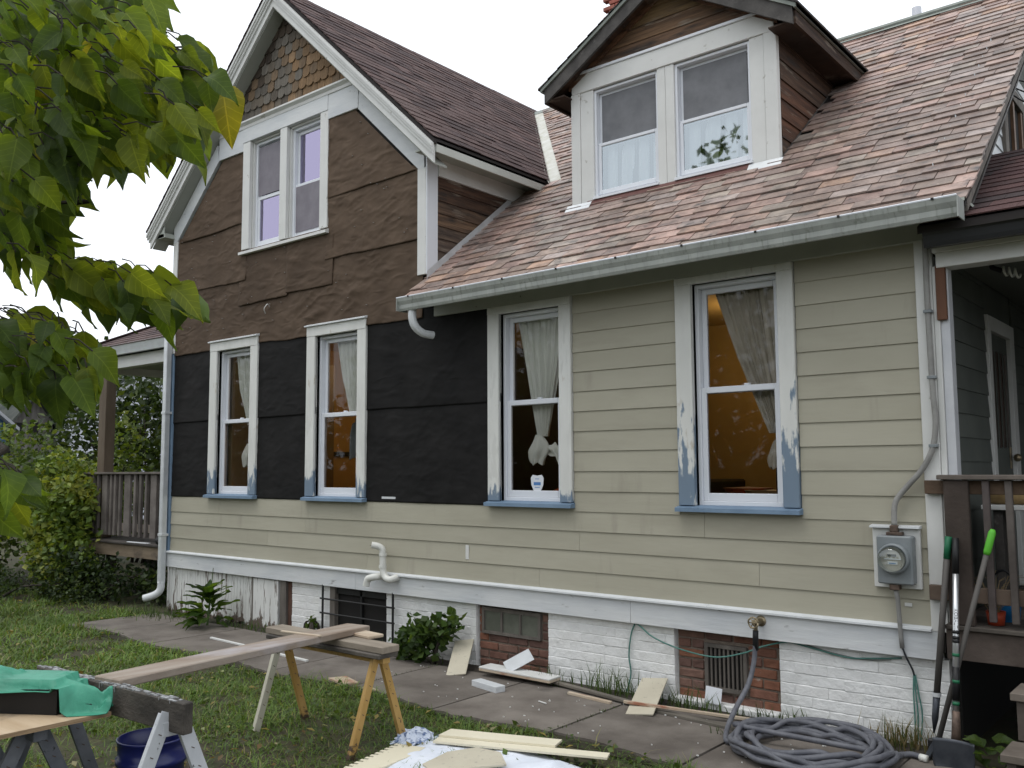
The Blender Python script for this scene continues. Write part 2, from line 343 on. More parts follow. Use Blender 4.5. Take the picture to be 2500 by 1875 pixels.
M['curtain'] = mat('thin_curtain', (0.72,0.73,0.66), (0.80,0.81,0.74), 6, (1,1,.3), rough=0.9)
M['screen'] = mat('insect_screen', (0.135,0.138,0.148), (0.18,0.183,0.195), 6, (1,1,1), rough=0.7)
M['orangewall'] = mat('orange_room_wall', (0.55,0.37,0.14), (0.60,0.41,0.16), 2, rough=0.8)
M['yellowwall'] = mat('ochre_room_wall', (0.48,0.345,0.13), (0.54,0.395,0.155), 2, rough=0.8)
M['floorwood'] = mat('room_floor', (0.12,0.07,0.04), rough=0.6)
M['darkfurn'] = mat('dark_furniture', (0.03,0.022,0.016), rough=0.6)
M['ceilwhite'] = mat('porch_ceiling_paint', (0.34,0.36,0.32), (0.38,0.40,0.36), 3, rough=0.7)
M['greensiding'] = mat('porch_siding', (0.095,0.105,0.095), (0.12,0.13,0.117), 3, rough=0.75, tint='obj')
M['wall_core'] = mat('wall_core', (0.03,0.028,0.026), rough=0.9)
def leafmat(name, c1, c2, tint='obj', trans=0.45, scale=9):
    m = mat(name, c1, c2, scale, rough=0.5, bump=0.25, bscale=60, tint=tint, spec=0.3, coords='pos')
    n = m.node_tree; p = n.nodes['Principled BSDF']; out = n.nodes['Material Output']
    tr = n.nodes.new('ShaderNodeBsdfTranslucent'); ms = n.nodes.new('ShaderNodeMixShader'); ms.inputs[0].default_value = trans
    src = p.inputs['Base Color'].links[0].from_socket
    g = n.nodes.new('ShaderNodeMix'); g.data_type = 'RGBA'; g.blend_type = 'MULTIPLY'; g.inputs[0].default_value = 1.0
    g.inputs['B'].default_value = (1.6, 1.5, 0.55, 1); n.links.new(src, g.inputs['A']); n.links.new(g.outputs['Result'], tr.inputs['Color'])
    n.links.new(p.outputs[0], ms.inputs[1]); n.links.new(tr.outputs[0], ms.inputs[2]); n.links.new(ms.outputs[0], out.inputs['Surface'])
    return m
M['leaf'] = leafmat('broad_leaf', (0.75,0.78,0.75), (1.2,1.15,1.2), 'obj', 0.6)
M['leaf_s'] = leafmat('bush_leaf', (0.8,0.8,0.8), (1.2,1.2,1.2), 'attr', 0.35, 3)
M['grass'] = leafmat('grass_blade', (0.8,0.8,0.8), (1.2,1.2,1.2), 'attr', 0.3, 1.2)
def add_veins(m):
    n = m.node_tree; L = n.links.new; p = n.nodes['Principled BSDF']
    tc = n.nodes.new('ShaderNodeTexCoord'); sx = n.nodes.new('ShaderNodeSeparateXYZ'); L(tc.outputs['Object'], sx.inputs[0])
    def mth(op, a, b=None, c=None):
        k = n.nodes.new('ShaderNodeMath'); k.operation = op
        for i,v in enumerate((a,b,c)):
            if v is None: continue
            if isinstance(v,(int,float)): k.inputs[i].default_value = v
            else: L(v, k.inputs[i])
        return k.outputs[0]
    ax = mth('ABSOLUTE', sx.outputs[0]); mid = mth('LESS_THAN', ax, .012)
    ph = mth('MULTIPLY', mth('SUBTRACT', sx.outputs[1], mth('MULTIPLY', ax, .75)), 42)
    side = mth('GREATER_THAN', mth('SINE', ph), .93)
    v = mth('MAXIMUM', mid, mth('MULTIPLY', side, .55))
    for node in list(n.nodes):
        for inp in node.inputs:
            if inp.is_linked and inp.links[0].to_node in (p,) and inp.name == 'Base Color':
                src = inp.links[0].from_socket
    mxn = n.nodes.new('ShaderNodeMix'); mxn.data_type = 'RGBA'; mxn.blend_type = 'MULTIPLY'; L(mth('MULTIPLY', v, .9), mxn.inputs[0]); L(src, mxn.inputs['A']); mxn.inputs['B'].default_value = (1.7,1.55,1.6,1)
    for lk in list(n.links):
        if lk.from_socket == src and lk.to_node != mxn: 
            ts = lk.to_socket; n.links.remove(lk); L(mxn.outputs['Result'], ts)
add_veins(M['leaf'])
M['bark'] = mat('dark_bark', (0.022,0.018,0.014), (0.05,0.042,0.034), 12, (1,1,.3), rough=0.9, bump=0.6, bscale=50)
def emis(name, c, s):
    m = bpy.data.materials.new(name); m.use_nodes = True; p = m.node_tree.nodes['Principled BSDF']
    p.inputs['Base Color'].default_value = (*c, 1); p.inputs['Emission Color'].default_value = (*c, 1); p.inputs['Emission Strength'].default_value = s
    return m
M['bulb'] = emis('lit_bulb', (1.0,0.62,0.25), 12.0)
def glass(name, tintc, base, facing_col=(0.9,0.9,0.9), bump=0.0):
    m = bpy.data.materials.new(name); m.use_nodes = True; n = m.node_tree; n.nodes.clear(); L = n.links.new
    out = n.nodes.new('ShaderNodeOutputMaterial'); t = n.nodes.new('ShaderNodeBsdfTransparent'); t.inputs[0].default_value = (*facing_col, 1)
    g = n.nodes.new('ShaderNodeBsdfGlossy'); g.inputs['Color'].default_value = (*tintc, 1); g.inputs['Roughness'].default_value = 0.02
    fr = n.nodes.new('ShaderNodeFresnel'); fr.inputs[0].default_value = 1.5
    ma = n.nodes.new('ShaderNodeMath'); ma.operation = 'MULTIPLY_ADD'; ma.inputs[1].default_value = 0.75; ma.inputs[2].default_value = base; ma.use_clamp = True
    ms = n.nodes.new('ShaderNodeMixShader'); L(fr.outputs[0], ma.inputs[0]); L(ma.outputs[0], ms.inputs[0]); L(t.outputs[0], ms.inputs[1]); L(g.outputs[0], ms.inputs[2]); L(ms.outputs[0], out.inputs[0])
    if bump:
        b = n.nodes.new('ShaderNodeBump'); b.inputs['Strength'].default_value = bump; b.inputs['Distance'].default_value = 0.02
        no = n.nodes.new('ShaderNodeTexNoise'); no.inputs['Scale'].default_value = 2.5
        L(n.nodes.new('ShaderNodeNewGeometry').outputs['Position'], no.inputs['Vector']); L(no.outputs[0], b.inputs['Height']); L(b.outputs[0], g.inputs['Normal'])
    return m
M['glass'] = glass('window_glass', (0.9,0.92,0.95), 0.0, bump=0.05)
M['glass_v'] = glass('coated_violet_glass', (0.74,0.67,0.95), 0.36, (0.6,0.6,0.65), bump=0.12)
M['glass_d'] = glass('dormer_glass', (0.9,0.95,0.97), 0.06, bump=0.05)
M['glass_m'] = glass('mirrored_lower_glass', (0.80,0.88,0.93), 0.36, bump=0.06)
# ================================================================= HOUSE
house = thing('house', 'old beige sided house stripped to brown and black building paper at its left gable', 'house', (-5.7, 0.0, 0.0))
def hp(mb, name, mt, parent=None, smooth=False, color=None):
    return mb.build(name, M[mt] if isinstance(mt, str) else mt, parent or house, smooth, color)
GX, GZ, GM = -7.84, 6.77, 0.935            # gable ridge x, roof top z, slope
SZ, SM = 3.31, 0.80                         # slate plane z = SZ + SM*y
TH = math.atan(SM)
XL, XC, XR = -9.97, -5.69, -1.47            # left corner, cheek wall, right corner
def roofz(x): return GZ-GM*abs(x-GX)
OPEN = dict(w1=(-8.985,-8.345,1.36,2.95), w2=(-7.245,-6.605,1.36,2.95), w3=(-4.835,-4.215,1.36,2.90), w4=(-3.055,-2.42,1.36,2.91), u1=(-8.42,-7.20,4.03,5.24))
# wall core with real window openings
xs = sorted({XL+.02, XC-.01, XR-.02}|{v for o in OPEN.values() for v in o[:2]}); zs = sorted({0.55, 3.02, 6.62}|{v for o in OPEN.values() for v in o[2:]})
mb = MB()
for i in range(len(xs)-1):
    for j in range(len(zs)-1):
        x0,x1,z0,z1 = xs[i],xs[i+1],zs[j],zs[j+1]
        if any(x0 >= a-1e-6 and x1 <= b+1e-6 and z0 >= c-1e-6 and z1 <= d+1e-6 for a,b,c,d in OPEN.values()): continue
        if z0 >= 3.01 and x0 >= XC-.02: continue
        p = rect(x0,x1,z0,z1)
        if z0 >= 3.01:
            p = clip(p, -GM, 1, 6.60-GM*GX); p = clip(p, GM, 1, 6.60+GM*GX)
        if area(p) > 1e-4: mb.prism(p, 1, 0.004, 0.12)
hp(mb, 'wall', 'wall_core')
# end wall facing the right porch, back and left walls
mb = MB(); mb.prism([(0.12,0),(6.2,0),(6.2,3.25),(3.1,5.72),(0.12,3.3)], 0, XR-.12, XR-.002)
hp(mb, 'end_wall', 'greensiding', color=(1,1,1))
mb = MB(); mb.box(XL+.02, XL+.12, 0.121, 7.8, 0, 4.4); mb.box(XL+.121, XR-.121, 7.7, 7.8, 0, 6.0); hp(mb, 'rear_wall', 'siding', color=(1,1,1))

# ---- building paper sheets (wrinkled, lapped, loose lower edges)
def sheet(name, mt, xl, xr, z0, z1, yo, seed, col=1.0, droop=0.006, sag=0.008, wr=0.007, tilt=0.006):
    """xl,xr functions of z"""
    w_ = max(abs(xr(z0)-xl(z0)), .05); nu = max(6, int(w_/0.016)); nv = max(4, int((z1-z0)/0.014))
    U, V = np.meshgrid(np.linspace(0,1,nu+1), np.linspace(0,1,nv+1))
    Z = z0+(z1-z0)*V; XA = np.vectorize(xl)(Z); XB = np.vectorize(xr)(Z); X = XA+(XB-XA)*U
    Z = Z+(1-V)**6*(fbm(X*3.1, X*0+seed, seed, 3)-.5)*sag*3.2+(1-V)**6*sag*np.sin(X*2.2+seed)
    def crease(ang, su, sv, sd_, pw=3.0):
        c_, s_2 = math.cos(ang), math.sin(ang); wx = .25*(fbm(X*1.7,Z*1.7,sd_+40,2)-.5); wz = .25*(fbm(X*1.9+5,Z*1.6,sd_+41,2)-.5)
        a_ = (X+wx)*c_+(Z+wz)*s_2; b_ = -(X+wx)*s_2+(Z+wz)*c_
        return np.clip(1-np.abs(vnoise(a_*su, b_*sv, sd_)*2-1)*1.0, 0, 1)**pw
    mk = np.clip((fbm(X*1.4+seed, Z*1.8, seed+30, 2)-.22)*3.2, .12, 1)
    rel = (crease(.42,2.2,11,seed)*.8+crease(-.30,3.0,15,seed+2)*.55+crease(.8,5,18,seed+4)*.35+.2*crease(.25,7,30,seed+6))*mk+.8*(fbm(X*2+seed, Z*2.6, seed+9, 3)-.5)
    Y = yo-tilt*(1-V)-wr*.95*rel-droop*(1-V)**8*(0.4+fbm(X*5, X*0, seed+3, 2)*1.6)
    Y = np.maximum(np.minimum(Y, -.001-.3*abs(yo)), -.031+.15*(yo+.02))
    mb = MB(); mb.v = list(zip(X.ravel().tolist(), Y.ravel().tolist(), Z.ravel().tolist()))
    mb.f = [(j*(nu+1)+i, j*(nu+1)+i+1, (j+1)*(nu+1)+i+1, (j+1)*(nu+1)+i) for j in range(nv) for i in range(nu)]
    o = hp(mb, name, mt, smooth=True, color=(col,col,col))
    s = o.modifiers.new('thickness', 'SOLIDIFY'); s.thickness = 0.0025; s.offset = 1
    return o
k = lambda v: (lambda z: v)
def gl(z): return max(-9.89, -9.88+(z-4.30)/GM) if z > 4.30 else -9.89
def gr(z): return min(-5.77, -5.78-(z-4.30)/GM) if z > 4.30 else -5.77
for a, b, c in ((-9.93,-8.98,1),(-8.35,-7.24,2),(-6.61,-4.83,3)):
    sheet('building_paper', 'paper_bk', k(a), k(b), 1.322, 2.24, -0.003, c, 1.0, wr=.0045, sag=.0015, droop=.001)
    sheet('building_paper', 'paper_bk', k(a), k(b), 2.175, 3.06, -0.009, c+7, (1.1,.95,.9)[c-1], wr=.0045, sag=.003, droop=.002, tilt=.003)
sheet('building_paper', 'paper_br', k(-9.89), k(-5.735), 2.97, 3.74, -0.010, 21, 0.93, wr=.012)
sheet('building_paper', 'paper_br', k(-9.89), k(-8.47), 3.69, 4.38, -0.013, 22, 1.0, wr=.011)
sheet('building_paper', 'paper_br', k(-7.115), k(-5.77), 3.70, 4.40, -0.014, 23, 1.05, wr=.012)
sheet('building_paper', 'paper_br', k(-8.60), k(-7.72), 3.42, 4.03, -0.018, 24, 0.9, wr=.008)
sheet('building_paper', 'paper_br', k(-7.74), k(-6.99), 3.44, 4.03, -0.020, 25, 0.9, wr=.008)
sheet('building_paper', 'paper_br', gl, k(-8.50), 4.33, 5.17, -0.016, 26, 1.03, wr=.011)
sheet('building_paper', 'paper_br', k(-7.12), gr, 4.335, 5.17, -0.017, 27, 1.12, wr=.012)
# a loose wire stub poking through the paper
mb = MB(); mb.tube(smoothpath([(-8.03,-.02,3.34),(-8.0,-.07,3.36),(-8.03,-.09,3.31),(-8.06,-.05,3.27)]), .005, 6); hp(mb, 'wire_stub', 'white')

mb = MB()
for i in range(150):
    x_,z_ = rnd.uniform(-9.8,-5.85),rnd.uniform(1.45,5.05)
    if (z_ > 4.35 and abs(x_-GX) > 1.95-(z_-4.35)*1.05) or (-8.6 < x_ < -7.0 and z_ > 3.95) or z_ < 3.1: continue
    mb.box(x_-.006,x_+.006,-.036,-.020,z_-.0015,z_+.0015)
tag(hp(mb,'paper_staples',mat('staple_grey',(.30,.29,.27),rough=.4)),kind='stuff')
# ---- fibre cement siding, board by board
def siding_board(x0, x1, z0, z1, y=0.0):
    c = 1+rnd.uniform(-.035,.035)
    mb = MB(); mb.prism([(y-.0155,z0),(y+.0005,z0),(y+.0005,z1),(y-.006,z1)], 0, x0, x1)
    return hp(mb, 'siding_board', 'siding', color=(c,c,c*1.0))
rows = [(0.69,0.85,(-6.46,-4.44)),(0.845,1.005,(-8.0,-5.21,-2.61)),(1.0,1.155,(-7.385,-4.05)),(1.145,1.35,(-8.9,-3.0))]
for z0,z1,js in rows:
    e = [-9.895]+list(js)+[-1.556]
    for a,b in zip(e[:-1], e[1:]): siding_board(a+.0012, b-.0012, z0, z1)
zz = [1.293+.1525*i for i in range(11)]
for (a,b) in ((-4.095,-3.185),(-2.305,-1.556)):
    for i, z in enumerate(zz): siding_board(a, b, z, z+.16 if i < 10 else 2.965)
mb = MB(); mb.box(-5.22,-5.185,-.0165,-.0125,.868,.985); mb.box(-1.70,-1.66,-.017,-.012,.80,.82); hp(mb, 'joint_patch', 'white')
mb = MB(); mb.box(-6.26,-6.08,-.019,-.0,1.352,1.372); hp(mb, 'white_scrap_strip', 'white_h')
# ---- water table board, drip cap
for a,b in ((-9.96,-6.6),(-6.598,-3.6),(-3.598,-1.505)):
    mb = MB(); mb.box(a,b,-.028,.03,.508,.672,.003); hp(mb,'water_table_board','white_h')
for a,b in ((-9.93,-8.18),(-8.178,-6.5),(-6.498,-4.62),(-4.618,-2.98),(-2.978,-1.55)):
    mb = MB(); mb.prism([(-.052,.672),(-.052,.684),(-.012,.698),(-.012,.672)],0,a,b); hp(mb,'drip_cap','alu')
# ---- corner boards
mb = MB(); mb.box(-1.554,-1.462,-.030,.02,.672,2.965,.003); hp(mb,'corner_board','white')
mb = MB(); mb.box(-1.462,XR+.012,-.018,.10,.60,2.9,.002); hp(mb,'corner_board','white')
mb = MB(); mb.box(-9.975,-9.885,-.032,.05,3.0,4.60,.003); hp(mb,'corner_board','white')
mb = MB(); mb.box(-9.975,-9.90,-.030,.05,.672,2.998,.003); hp(mb,'corner_board','blue')
# ---- frieze board under the eave
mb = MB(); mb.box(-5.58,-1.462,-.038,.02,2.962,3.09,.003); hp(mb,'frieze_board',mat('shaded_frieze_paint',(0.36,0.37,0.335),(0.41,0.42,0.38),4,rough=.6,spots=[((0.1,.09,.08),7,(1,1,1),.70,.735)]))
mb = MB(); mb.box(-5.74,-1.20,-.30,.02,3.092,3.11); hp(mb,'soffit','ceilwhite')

# ---- windows of the ground floor
def sash(w, x0, x1, z0, z1, y, st=.038, top=.04, bot=.05, gm='glass', mt='vinyl', nm='sash'):
    mb = MB()
    for a,b,c,d in ((x0,x0+st,z0,z1),(x1-st,x1,z0,z1),(x0+st,x1-st,z1-top,z1),(x0+st,x1-st,z0,z0+bot)):
        mb.box(a,b,y,y+.03,c,d,.004)
    mb.build(nm, M[mt], w)
    mb = MB(); mb.add([(x0+st,y+.012,z0+bot),(x1-st,y+.012,z0+bot),(x1-st,y+.012,z1-top),(x0+st,y+.012,z1-top)],[(0,1,2,3)])
    return mb.build('pane', M[gm], w)
def drape(w, pts_top, pts_mid, pts_bot, y, folds=7, amp=.03, knot=None, seed=0, cm='curtain'):
    """curtain gathered from a wide top to a narrow tie: (xl,xr,z) rows"""
    rows_ = [pts_top, pts_mid, pts_bot]
    def f(u, v):
        t = v*2; i = min(int(t), 1); t -= i; t = t*t*(3-2*t)*.5+t*.5
        a, b = rows_[i], rows_[i+1]; xl, xr, z = (lerp(a[q],b[q],t) for q in range(3))
        wdt = xr-xl
        return (lerp(xl,xr,u)+.006*math.sin(u*40+seed), y-amp*min(1,wdt*2.2+.3)*math.sin(u*folds*6.283+seed+v*2)*.5-.012*math.sin(u*folds*17+seed*3), z)
    mb = MB(); mb.grid(folds*9, 26, f); o = mb.build('curtain', M[cm], w, True)
    if knot:
        x,z,s = knot; mb = MB()
        rad = lambda v: (.10+.24*math.sin(min(1,v*1.7)*1.57)-.13*max(0,v-.62)*2.2)
        mb.grid(36,14,lambda u,v:(x+s*rad(v)*math.cos(u*6.283)*(1+.16*math.sin(u*31+seed)+.10*math.sin(u*50+v*6))+s*.06*math.sin(v*5), y+s*.22*rad(v)*3*math.sin(u*6.283)*(1+.15*math.sin(u*31+seed)), z+s*.42-s*.95*v+s*.05*math.sin(u*25)*v))
        mb.grid(14,8,lambda u,v:(x+s*.16+s*.85*u, y-.02*math.sin(u*9+v*7), z-s*.02+s*lerp(.14,.75,u)*(v-.5)-s*.30*u*u+.012*math.sin(u*14)))
        mb.build('curtain_knot', M[cm], w, True)
def house_window(x0, x1, ztop, cm, op, cap=True, d=0.062):
    a,b,c,e = op
    mb = MB(); y0 = -.036
    mb.box(x0,a,y0,.004,c,e,.003); mb.box(b,x1,y0,.004,c,e,.003); mb.box(x0,x1,y0-.003,.004,e,ztop,.003)
    w = hp(mb,'window',cm)
    mb = MB(); mb.box(a-.012,a,.004,.12,c,e); mb.box(b,b+.012,.004,.12,c,e); mb.box(a,b,.004,.12,e,e+.012); mb.box(a,b,.004,.12,c-.012,c); mb.build('jamb',M[cm],w)
    mb = MB(); mb.prism([(-.075,1.318),(-.075,1.345),(-.0,1.36),(.10,1.365),(.10,1.318)],0,x0-.012,x1+.012); mb.build('sill',M['blue'],w)
    if cap:
        mb = MB(); mb.prism([(-.062,ztop),(-.062,ztop+.012),(-.01,ztop+.03),(-.01,ztop)],0,x0-.012,x1+.012); mb.build('head_cap',M['alu'],w)
    # vinyl frame and two sashes
    mb = MB(); t = .03
    for p in ((a,a+t,c,e),(b-t,b,c,e),(a+t,b-t,e-t,e),(a+t,b-t,c,c+t)): mb.box(p[0],p[1],.028,.11,p[2],p[3],.003)
    mb.build('frame',M['vinyl'],w)
    sash(w,a+t,b-t,2.135,e-t,.075,bot=.042); sash(w,a+t,b-t,c+t,2.178,.040,top=.042,bot=.055)
    mb = MB(); mb.box((a+b)/2+.03,(a+b)/2+.07,.05,.075,2.178,2.192,.003); mb.build('latch',M['vinyl'],w)
    return w
M['curtain_d'] = mat('unlit_tone_curtain', (0.42,0.38,0.31), (0.52,0.47,0.39), 6, (1,1,.3), rough=0.9)  # unlit look put into a darker copy of the curtain colour
w1 = house_window(-9.12,-8.215,3.05,'cas_a',OPEN['w1']); w2 = house_window(-7.375,-6.482,3.05,'cas_b',OPEN['w2'])
w3 = house_window(-4.955,-4.10,2.961,'cas_c',OPEN['w3'],False); w4 = house_window(-3.18,-2.31,2.961,'cas_d',OPEN['w4'],False)
drape(w1,(-8.86,-8.42,2.95),(-8.78,-8.45,2.5),(-8.63,-8.50,2.12),.15,6,.03,(-8.60,1.80,.26),1)
drape(w2,(-7.12,-6.68,2.95),(-7.03,-6.70,2.5),(-6.90,-6.76,2.14),.15,6,.03,None,2)
mb = MB(); mb.grid(12,10,lambda u,v:(-6.80+lerp(-.10,.10,u)*(.55+.45*min(1,v*3)),.15-.03*math.sin(u*15),lerp(2.09,1.74,v)-.03*math.cos(u*6))); mb.build('curtain',mat('grey_tied_curtain',(0.16,.17,.17),rough=.9),w2,True)
drape(w3,(-4.78,-4.26,2.93),(-4.68,-4.34,2.4),(-4.56,-4.46,1.88),.15,7,.035,(-4.56,1.79,.25),3)
drape(w4,(-2.99,-2.44,2.95),(-2.80,-2.44,2.4),(-2.57,-2.45,1.85),.15,8,.035,(-2.52,1.72,.20),4,'curtain_d')
# shield sticker low on the third window
mb = MB(); mb.prism([(-4.565,1.545),(-4.545,1.57),(-4.50,1.563),(-4.455,1.57),(-4.435,1.545),(-4.44,1.49),(-4.46,1.45),(-4.50,1.43),(-4.54,1.45),(-4.56,1.49)],1,.0465,.0485); mb.build('sticker',M['carddd'],w3)
mb = MB(); mb.box(-4.535,-4.465,.0455,.0464,1.487,1.512); mb.box(-4.52,-4.48,.0455,.0464,1.535,1.54); mb.box(-4.525,-4.475,.0455,.0464,1.468,1.473); mb.build('sticker_print',mat('sticker_blue',(0.08,.20,.45),rough=.5),w3)
# rooms behind the windows, lamps lit inside
def room(x0,x1,y1,z0,z1,mt):
    mb = MB(); mb.add([(x0,.121,z0),(x0,y1,z0),(x0,y1,z1),(x0,.121,z1),(x1,.121,z0),(x1,y1,z0),(x1,y1,z1),(x1,.121,z1)],[(0,1,2,3),(4,7,6,5),(1,5,6,2),(3,2,6,7)])
    hp(mb,'room_wall',mt); mb = MB(); mb.box(x0,x1,.121,y1,z0-.03,z0-.001); hp(mb,'room_floor','floorwood')
room(-9.84,-5.80,3.6,.75,3.25,'orangewall'); room(-5.68,-1.62,3.8,.75,3.25,'yellowwall')
mb = MB(); mb.box(-9.83,-8.9,.13,1.5,.76,3.2); mb.box(-9.2,-8.75,1.0,1.45,.76,2.9); hp(mb,'dimming_panel',mat('dimming_panel_brown',(.17,.125,.07),(.22,.165,.095),4,(1,1,.3),rough=.5))  # brown boxes added so the view through the first window stays dim
mb = MB(); mb.box(-9.835,-9.80,2.0,2.75,1.80,1.86); mb.box(-9.835,-9.80,1.6,1.66,.76,3.2); mb.box(-9.6,-9.1,2.1,2.7,.76,1.38); hp(mb,'cabinet','darkfurn')
mb = MB(); mb.box(-5.67,-5.35,.3,2.5,.76,2.75); mb.box(-4.9,-4.2,2.2,3.2,.76,1.5,.02); mb.box(-2.7,-2.35,.5,.95,.76,1.75,.01); mb.box(-3.6,-2.9,.6,1.4,1.34,1.40); hp(mb,'furniture','darkfurn')
mb = MB(); mb.lathe([(0,0),(.10,.01),(.12,.05),(.02,.09),(0,.09)],(-4.34,.20,1.385),14); mb.lathe([(0,0),(.16,.01),(.19,.06),(0,.07)],(-3.1,.9,1.402),14); hp(mb,'orange_dish',mat('orange_glaze',(0.42,.07,.02),rough=.4))
mb = MB(); mb.lathe([(0,0),(.14,.0),(.17,.05),(.16,.05),(0,.02)],(-2.85,.7,1.402),16); mb.lathe([(0,0),(.12,.0),(.15,.04),(0,.03)],(-2.66,.62,1.402),16); hp(mb,'plate_stack',mat('amber_plates',(0.40,.26,.12),rough=.4))
for (x,y,z,e) in ((-7.9,2.0,3.0,9.5),(-3.9,2.7,3.0,6)):
    ld = bpy.data.lights.new('room_lamp','POINT'); ld.energy = e; ld.color = (1,.71,.40); ld.shadow_soft_size = .08
    lo = bpy.data.objects.new('room_lamp',ld); COL.objects.link(lo); lo.location = (x,y,z-.12); lo.parent = house; lo.matrix_parent_inverse = Matrix.Translation(-Vector(house.location))
    mb = MB(); mb.lathe([(0,0),(.05,.01),(.07,.05),(.05,.09),(0,.10)],(x,y,z-.02),12); hp(mb,'ceiling_lamp','bulb',smooth=True)

# ---- gable trim: white band, moulding, sloped boards
def slp(x): return 6.505-GM*abs(x-GX)      # line of the rake soffit on the wall
mb = MB(); mb.box(-9.03,-8.55,-.040,.004,5.15,5.43,.003); mb.box(-8.552,-7.078,-.046,.004,5.24,5.43,.003); mb.box(-7.08,-6.62,-.040,.004,5.145,5.43,.003); hp(mb,'gable_band','white_h')
for s in (-1,1):
    xi = GX+s*1.20; xo = GX+s*2.06
    mb = MB(); mb.prism([(GX+s*1.20,5.15),(xo,4.34),(GX+s*2.13,4.34),(GX+s*2.13,4.505),(GX+s*1.235,5.345)] if s > 0 else [(GX+s*1.20,5.15),(GX+s*1.235,5.345),(GX+s*2.13,4.505),(GX+s*2.13,4.34),(xo,4.34)],1,-.034,.004); hp(mb,'sloped_trim_board','white_h')
mb = MB(); mb.prism([(-.085,5.455),(-.085,5.47),(-.06,5.49),(-.02,5.50),(.004,5.50),(.004,5.40),(-.05,5.40),(-.055,5.43)],0,-9.02,-6.66); hp(mb,'belt_moulding','white')
mb = MB(); mb.box(-5.795,XC+.002,-.034,.004,3.36,4.345,.003); hp(mb,'corner_board','white'); 
mb = MB(); mb.box(XC+.002,XC+.016,-.030,.11,3.36,4.50,.002); hp(mb,'corner_board','vinyl')
# ---- fish scale shingles
def scale_shingle(x, z, w_, hgt, y, tl, ci):
    c = w_*.30; pts = [(-w_/2,hgt),(-w_/2,c*.9),(-w_/2+c*.55,c*.18),(-w_*.12,0),(w_*.12,0),(w_/2-c*.55,c*.18),(w_/2,c*.9),(w_/2,hgt)]
    pts = [(x+a,z+b) for a,b in pts]
    pts = clip(clip(pts, -GM,1,6.52-GM*GX), GM,1,6.52+GM*GX)
    if area(pts) < .0015: return
    n = len(pts); V = []
    for d in (0,.011):
        for a,b in pts: V.append((a+rnd.uniform(-.001,.001), y+d-.020*(1-min(1,(b-z)/hgt))-tl*(a-x), b))
    mb = MB(); mb.add(V,[tuple(range(n)),tuple(reversed(range(n,2*n)))]+[((i+1)%n,i,i+n,(i+1)%n+n) for i in range(n)])
    hp(mb,'wood_shingle','shingle_wd',color=ci)
GREY = [(0.115,.105,.092),(0.145,.135,.12),(.095,.082,.068),(.125,.108,.088)]; TAN = [(.225,.145,.08),(.195,.128,.072),(.255,.17,.10),(.165,.118,.077)]; DK = [(.045,.035,.027),(.065,.05,.038),(.055,.046,.036)]
for r_ in range(10):
    z = 5.485+r_*.113-(.05 if r_ == 0 else 0)
    for i in range(-11,12):
        x = GX+(i+(.5 if r_%2 else 0))*.122+rnd.uniform(-.006,.006)
        if slp(x)+.06 < z: continue
        u = (x-GX)/1.2; v = (z-5.48)/1.0
        if u > .25-.35*v+rnd.uniform(-.2,.2) and v < .62: ci = rnd.choice(TAN)
        elif u > -.35+rnd.uniform(-.18,.18) and v < .7: ci = rnd.choice(GREY+[TAN[3]])
        elif u > -.8+rnd.uniform(-.2,.2) and v < .35: ci = rnd.choice(GREY+DK+[TAN[3]])
        else: ci = rnd.choice(DK)
        scale_shingle(x, z, .118+rnd.uniform(-.006,.004), .20, -.006, rnd.uniform(-.03,.03), ci)
mb = MB(); mb.prism([(-9.05,5.45),(-6.63,5.45),(GX,6.60)],1,.0,.012); hp(mb,'gable_sheathing','wall_core')

# ---- gable roof
YF = -0.20
def gable_pt(s, d, y, h=0.0):    # d = horizontal distance from ridge, h = height above slope plane (perpendicular-ish)
    return Vector((GX+s*d, y, GZ-GM*d+h))
yv = lambda x: (GZ-GM*abs(x-GX)-SZ)/SM     # y where the slope meets the slate plane
DE = 2.42
mb = MB(); t = .05
mb.add([gable_pt(1,0,YF,-.006),gable_pt(1,DE,YF,-.006),gable_pt(1,DE,yv(GX+DE)+.1,-.006),gable_pt(1,0,yv(GX)+.1,-.006),gable_pt(1,0,YF,-t),gable_pt(1,DE-.0,YF,-t),gable_pt(1,DE,yv(GX+DE)+.1,-t),gable_pt(1,0,yv(GX)+.1,-t)],[(0,1,2,3),(7,6,5,4),(0,4,5,1),(1,5,6,2),(2,6,7,3)])
mb.add([gable_pt(-1,0,YF,-.006),gable_pt(-1,DE,YF,-.006),gable_pt(-1,DE,8,-.006),gable_pt(-1,0,8,-.006),gable_pt(-1,0,YF,-t),gable_pt(-1,DE,YF,-t),gable_pt(-1,DE,8,-t),gable_pt(-1,0,8,-t)],[(3,2,1,0),(4,5,6,7),(1,5,4,0),(2,6,5,1),(3,7,6,2)])
hp(mb,'gable_roof','darkroof')
LG = DE*math.sqrt(1+GM*GM); cG = 1/math.sqrt(1+GM*GM); sG = GM*cG
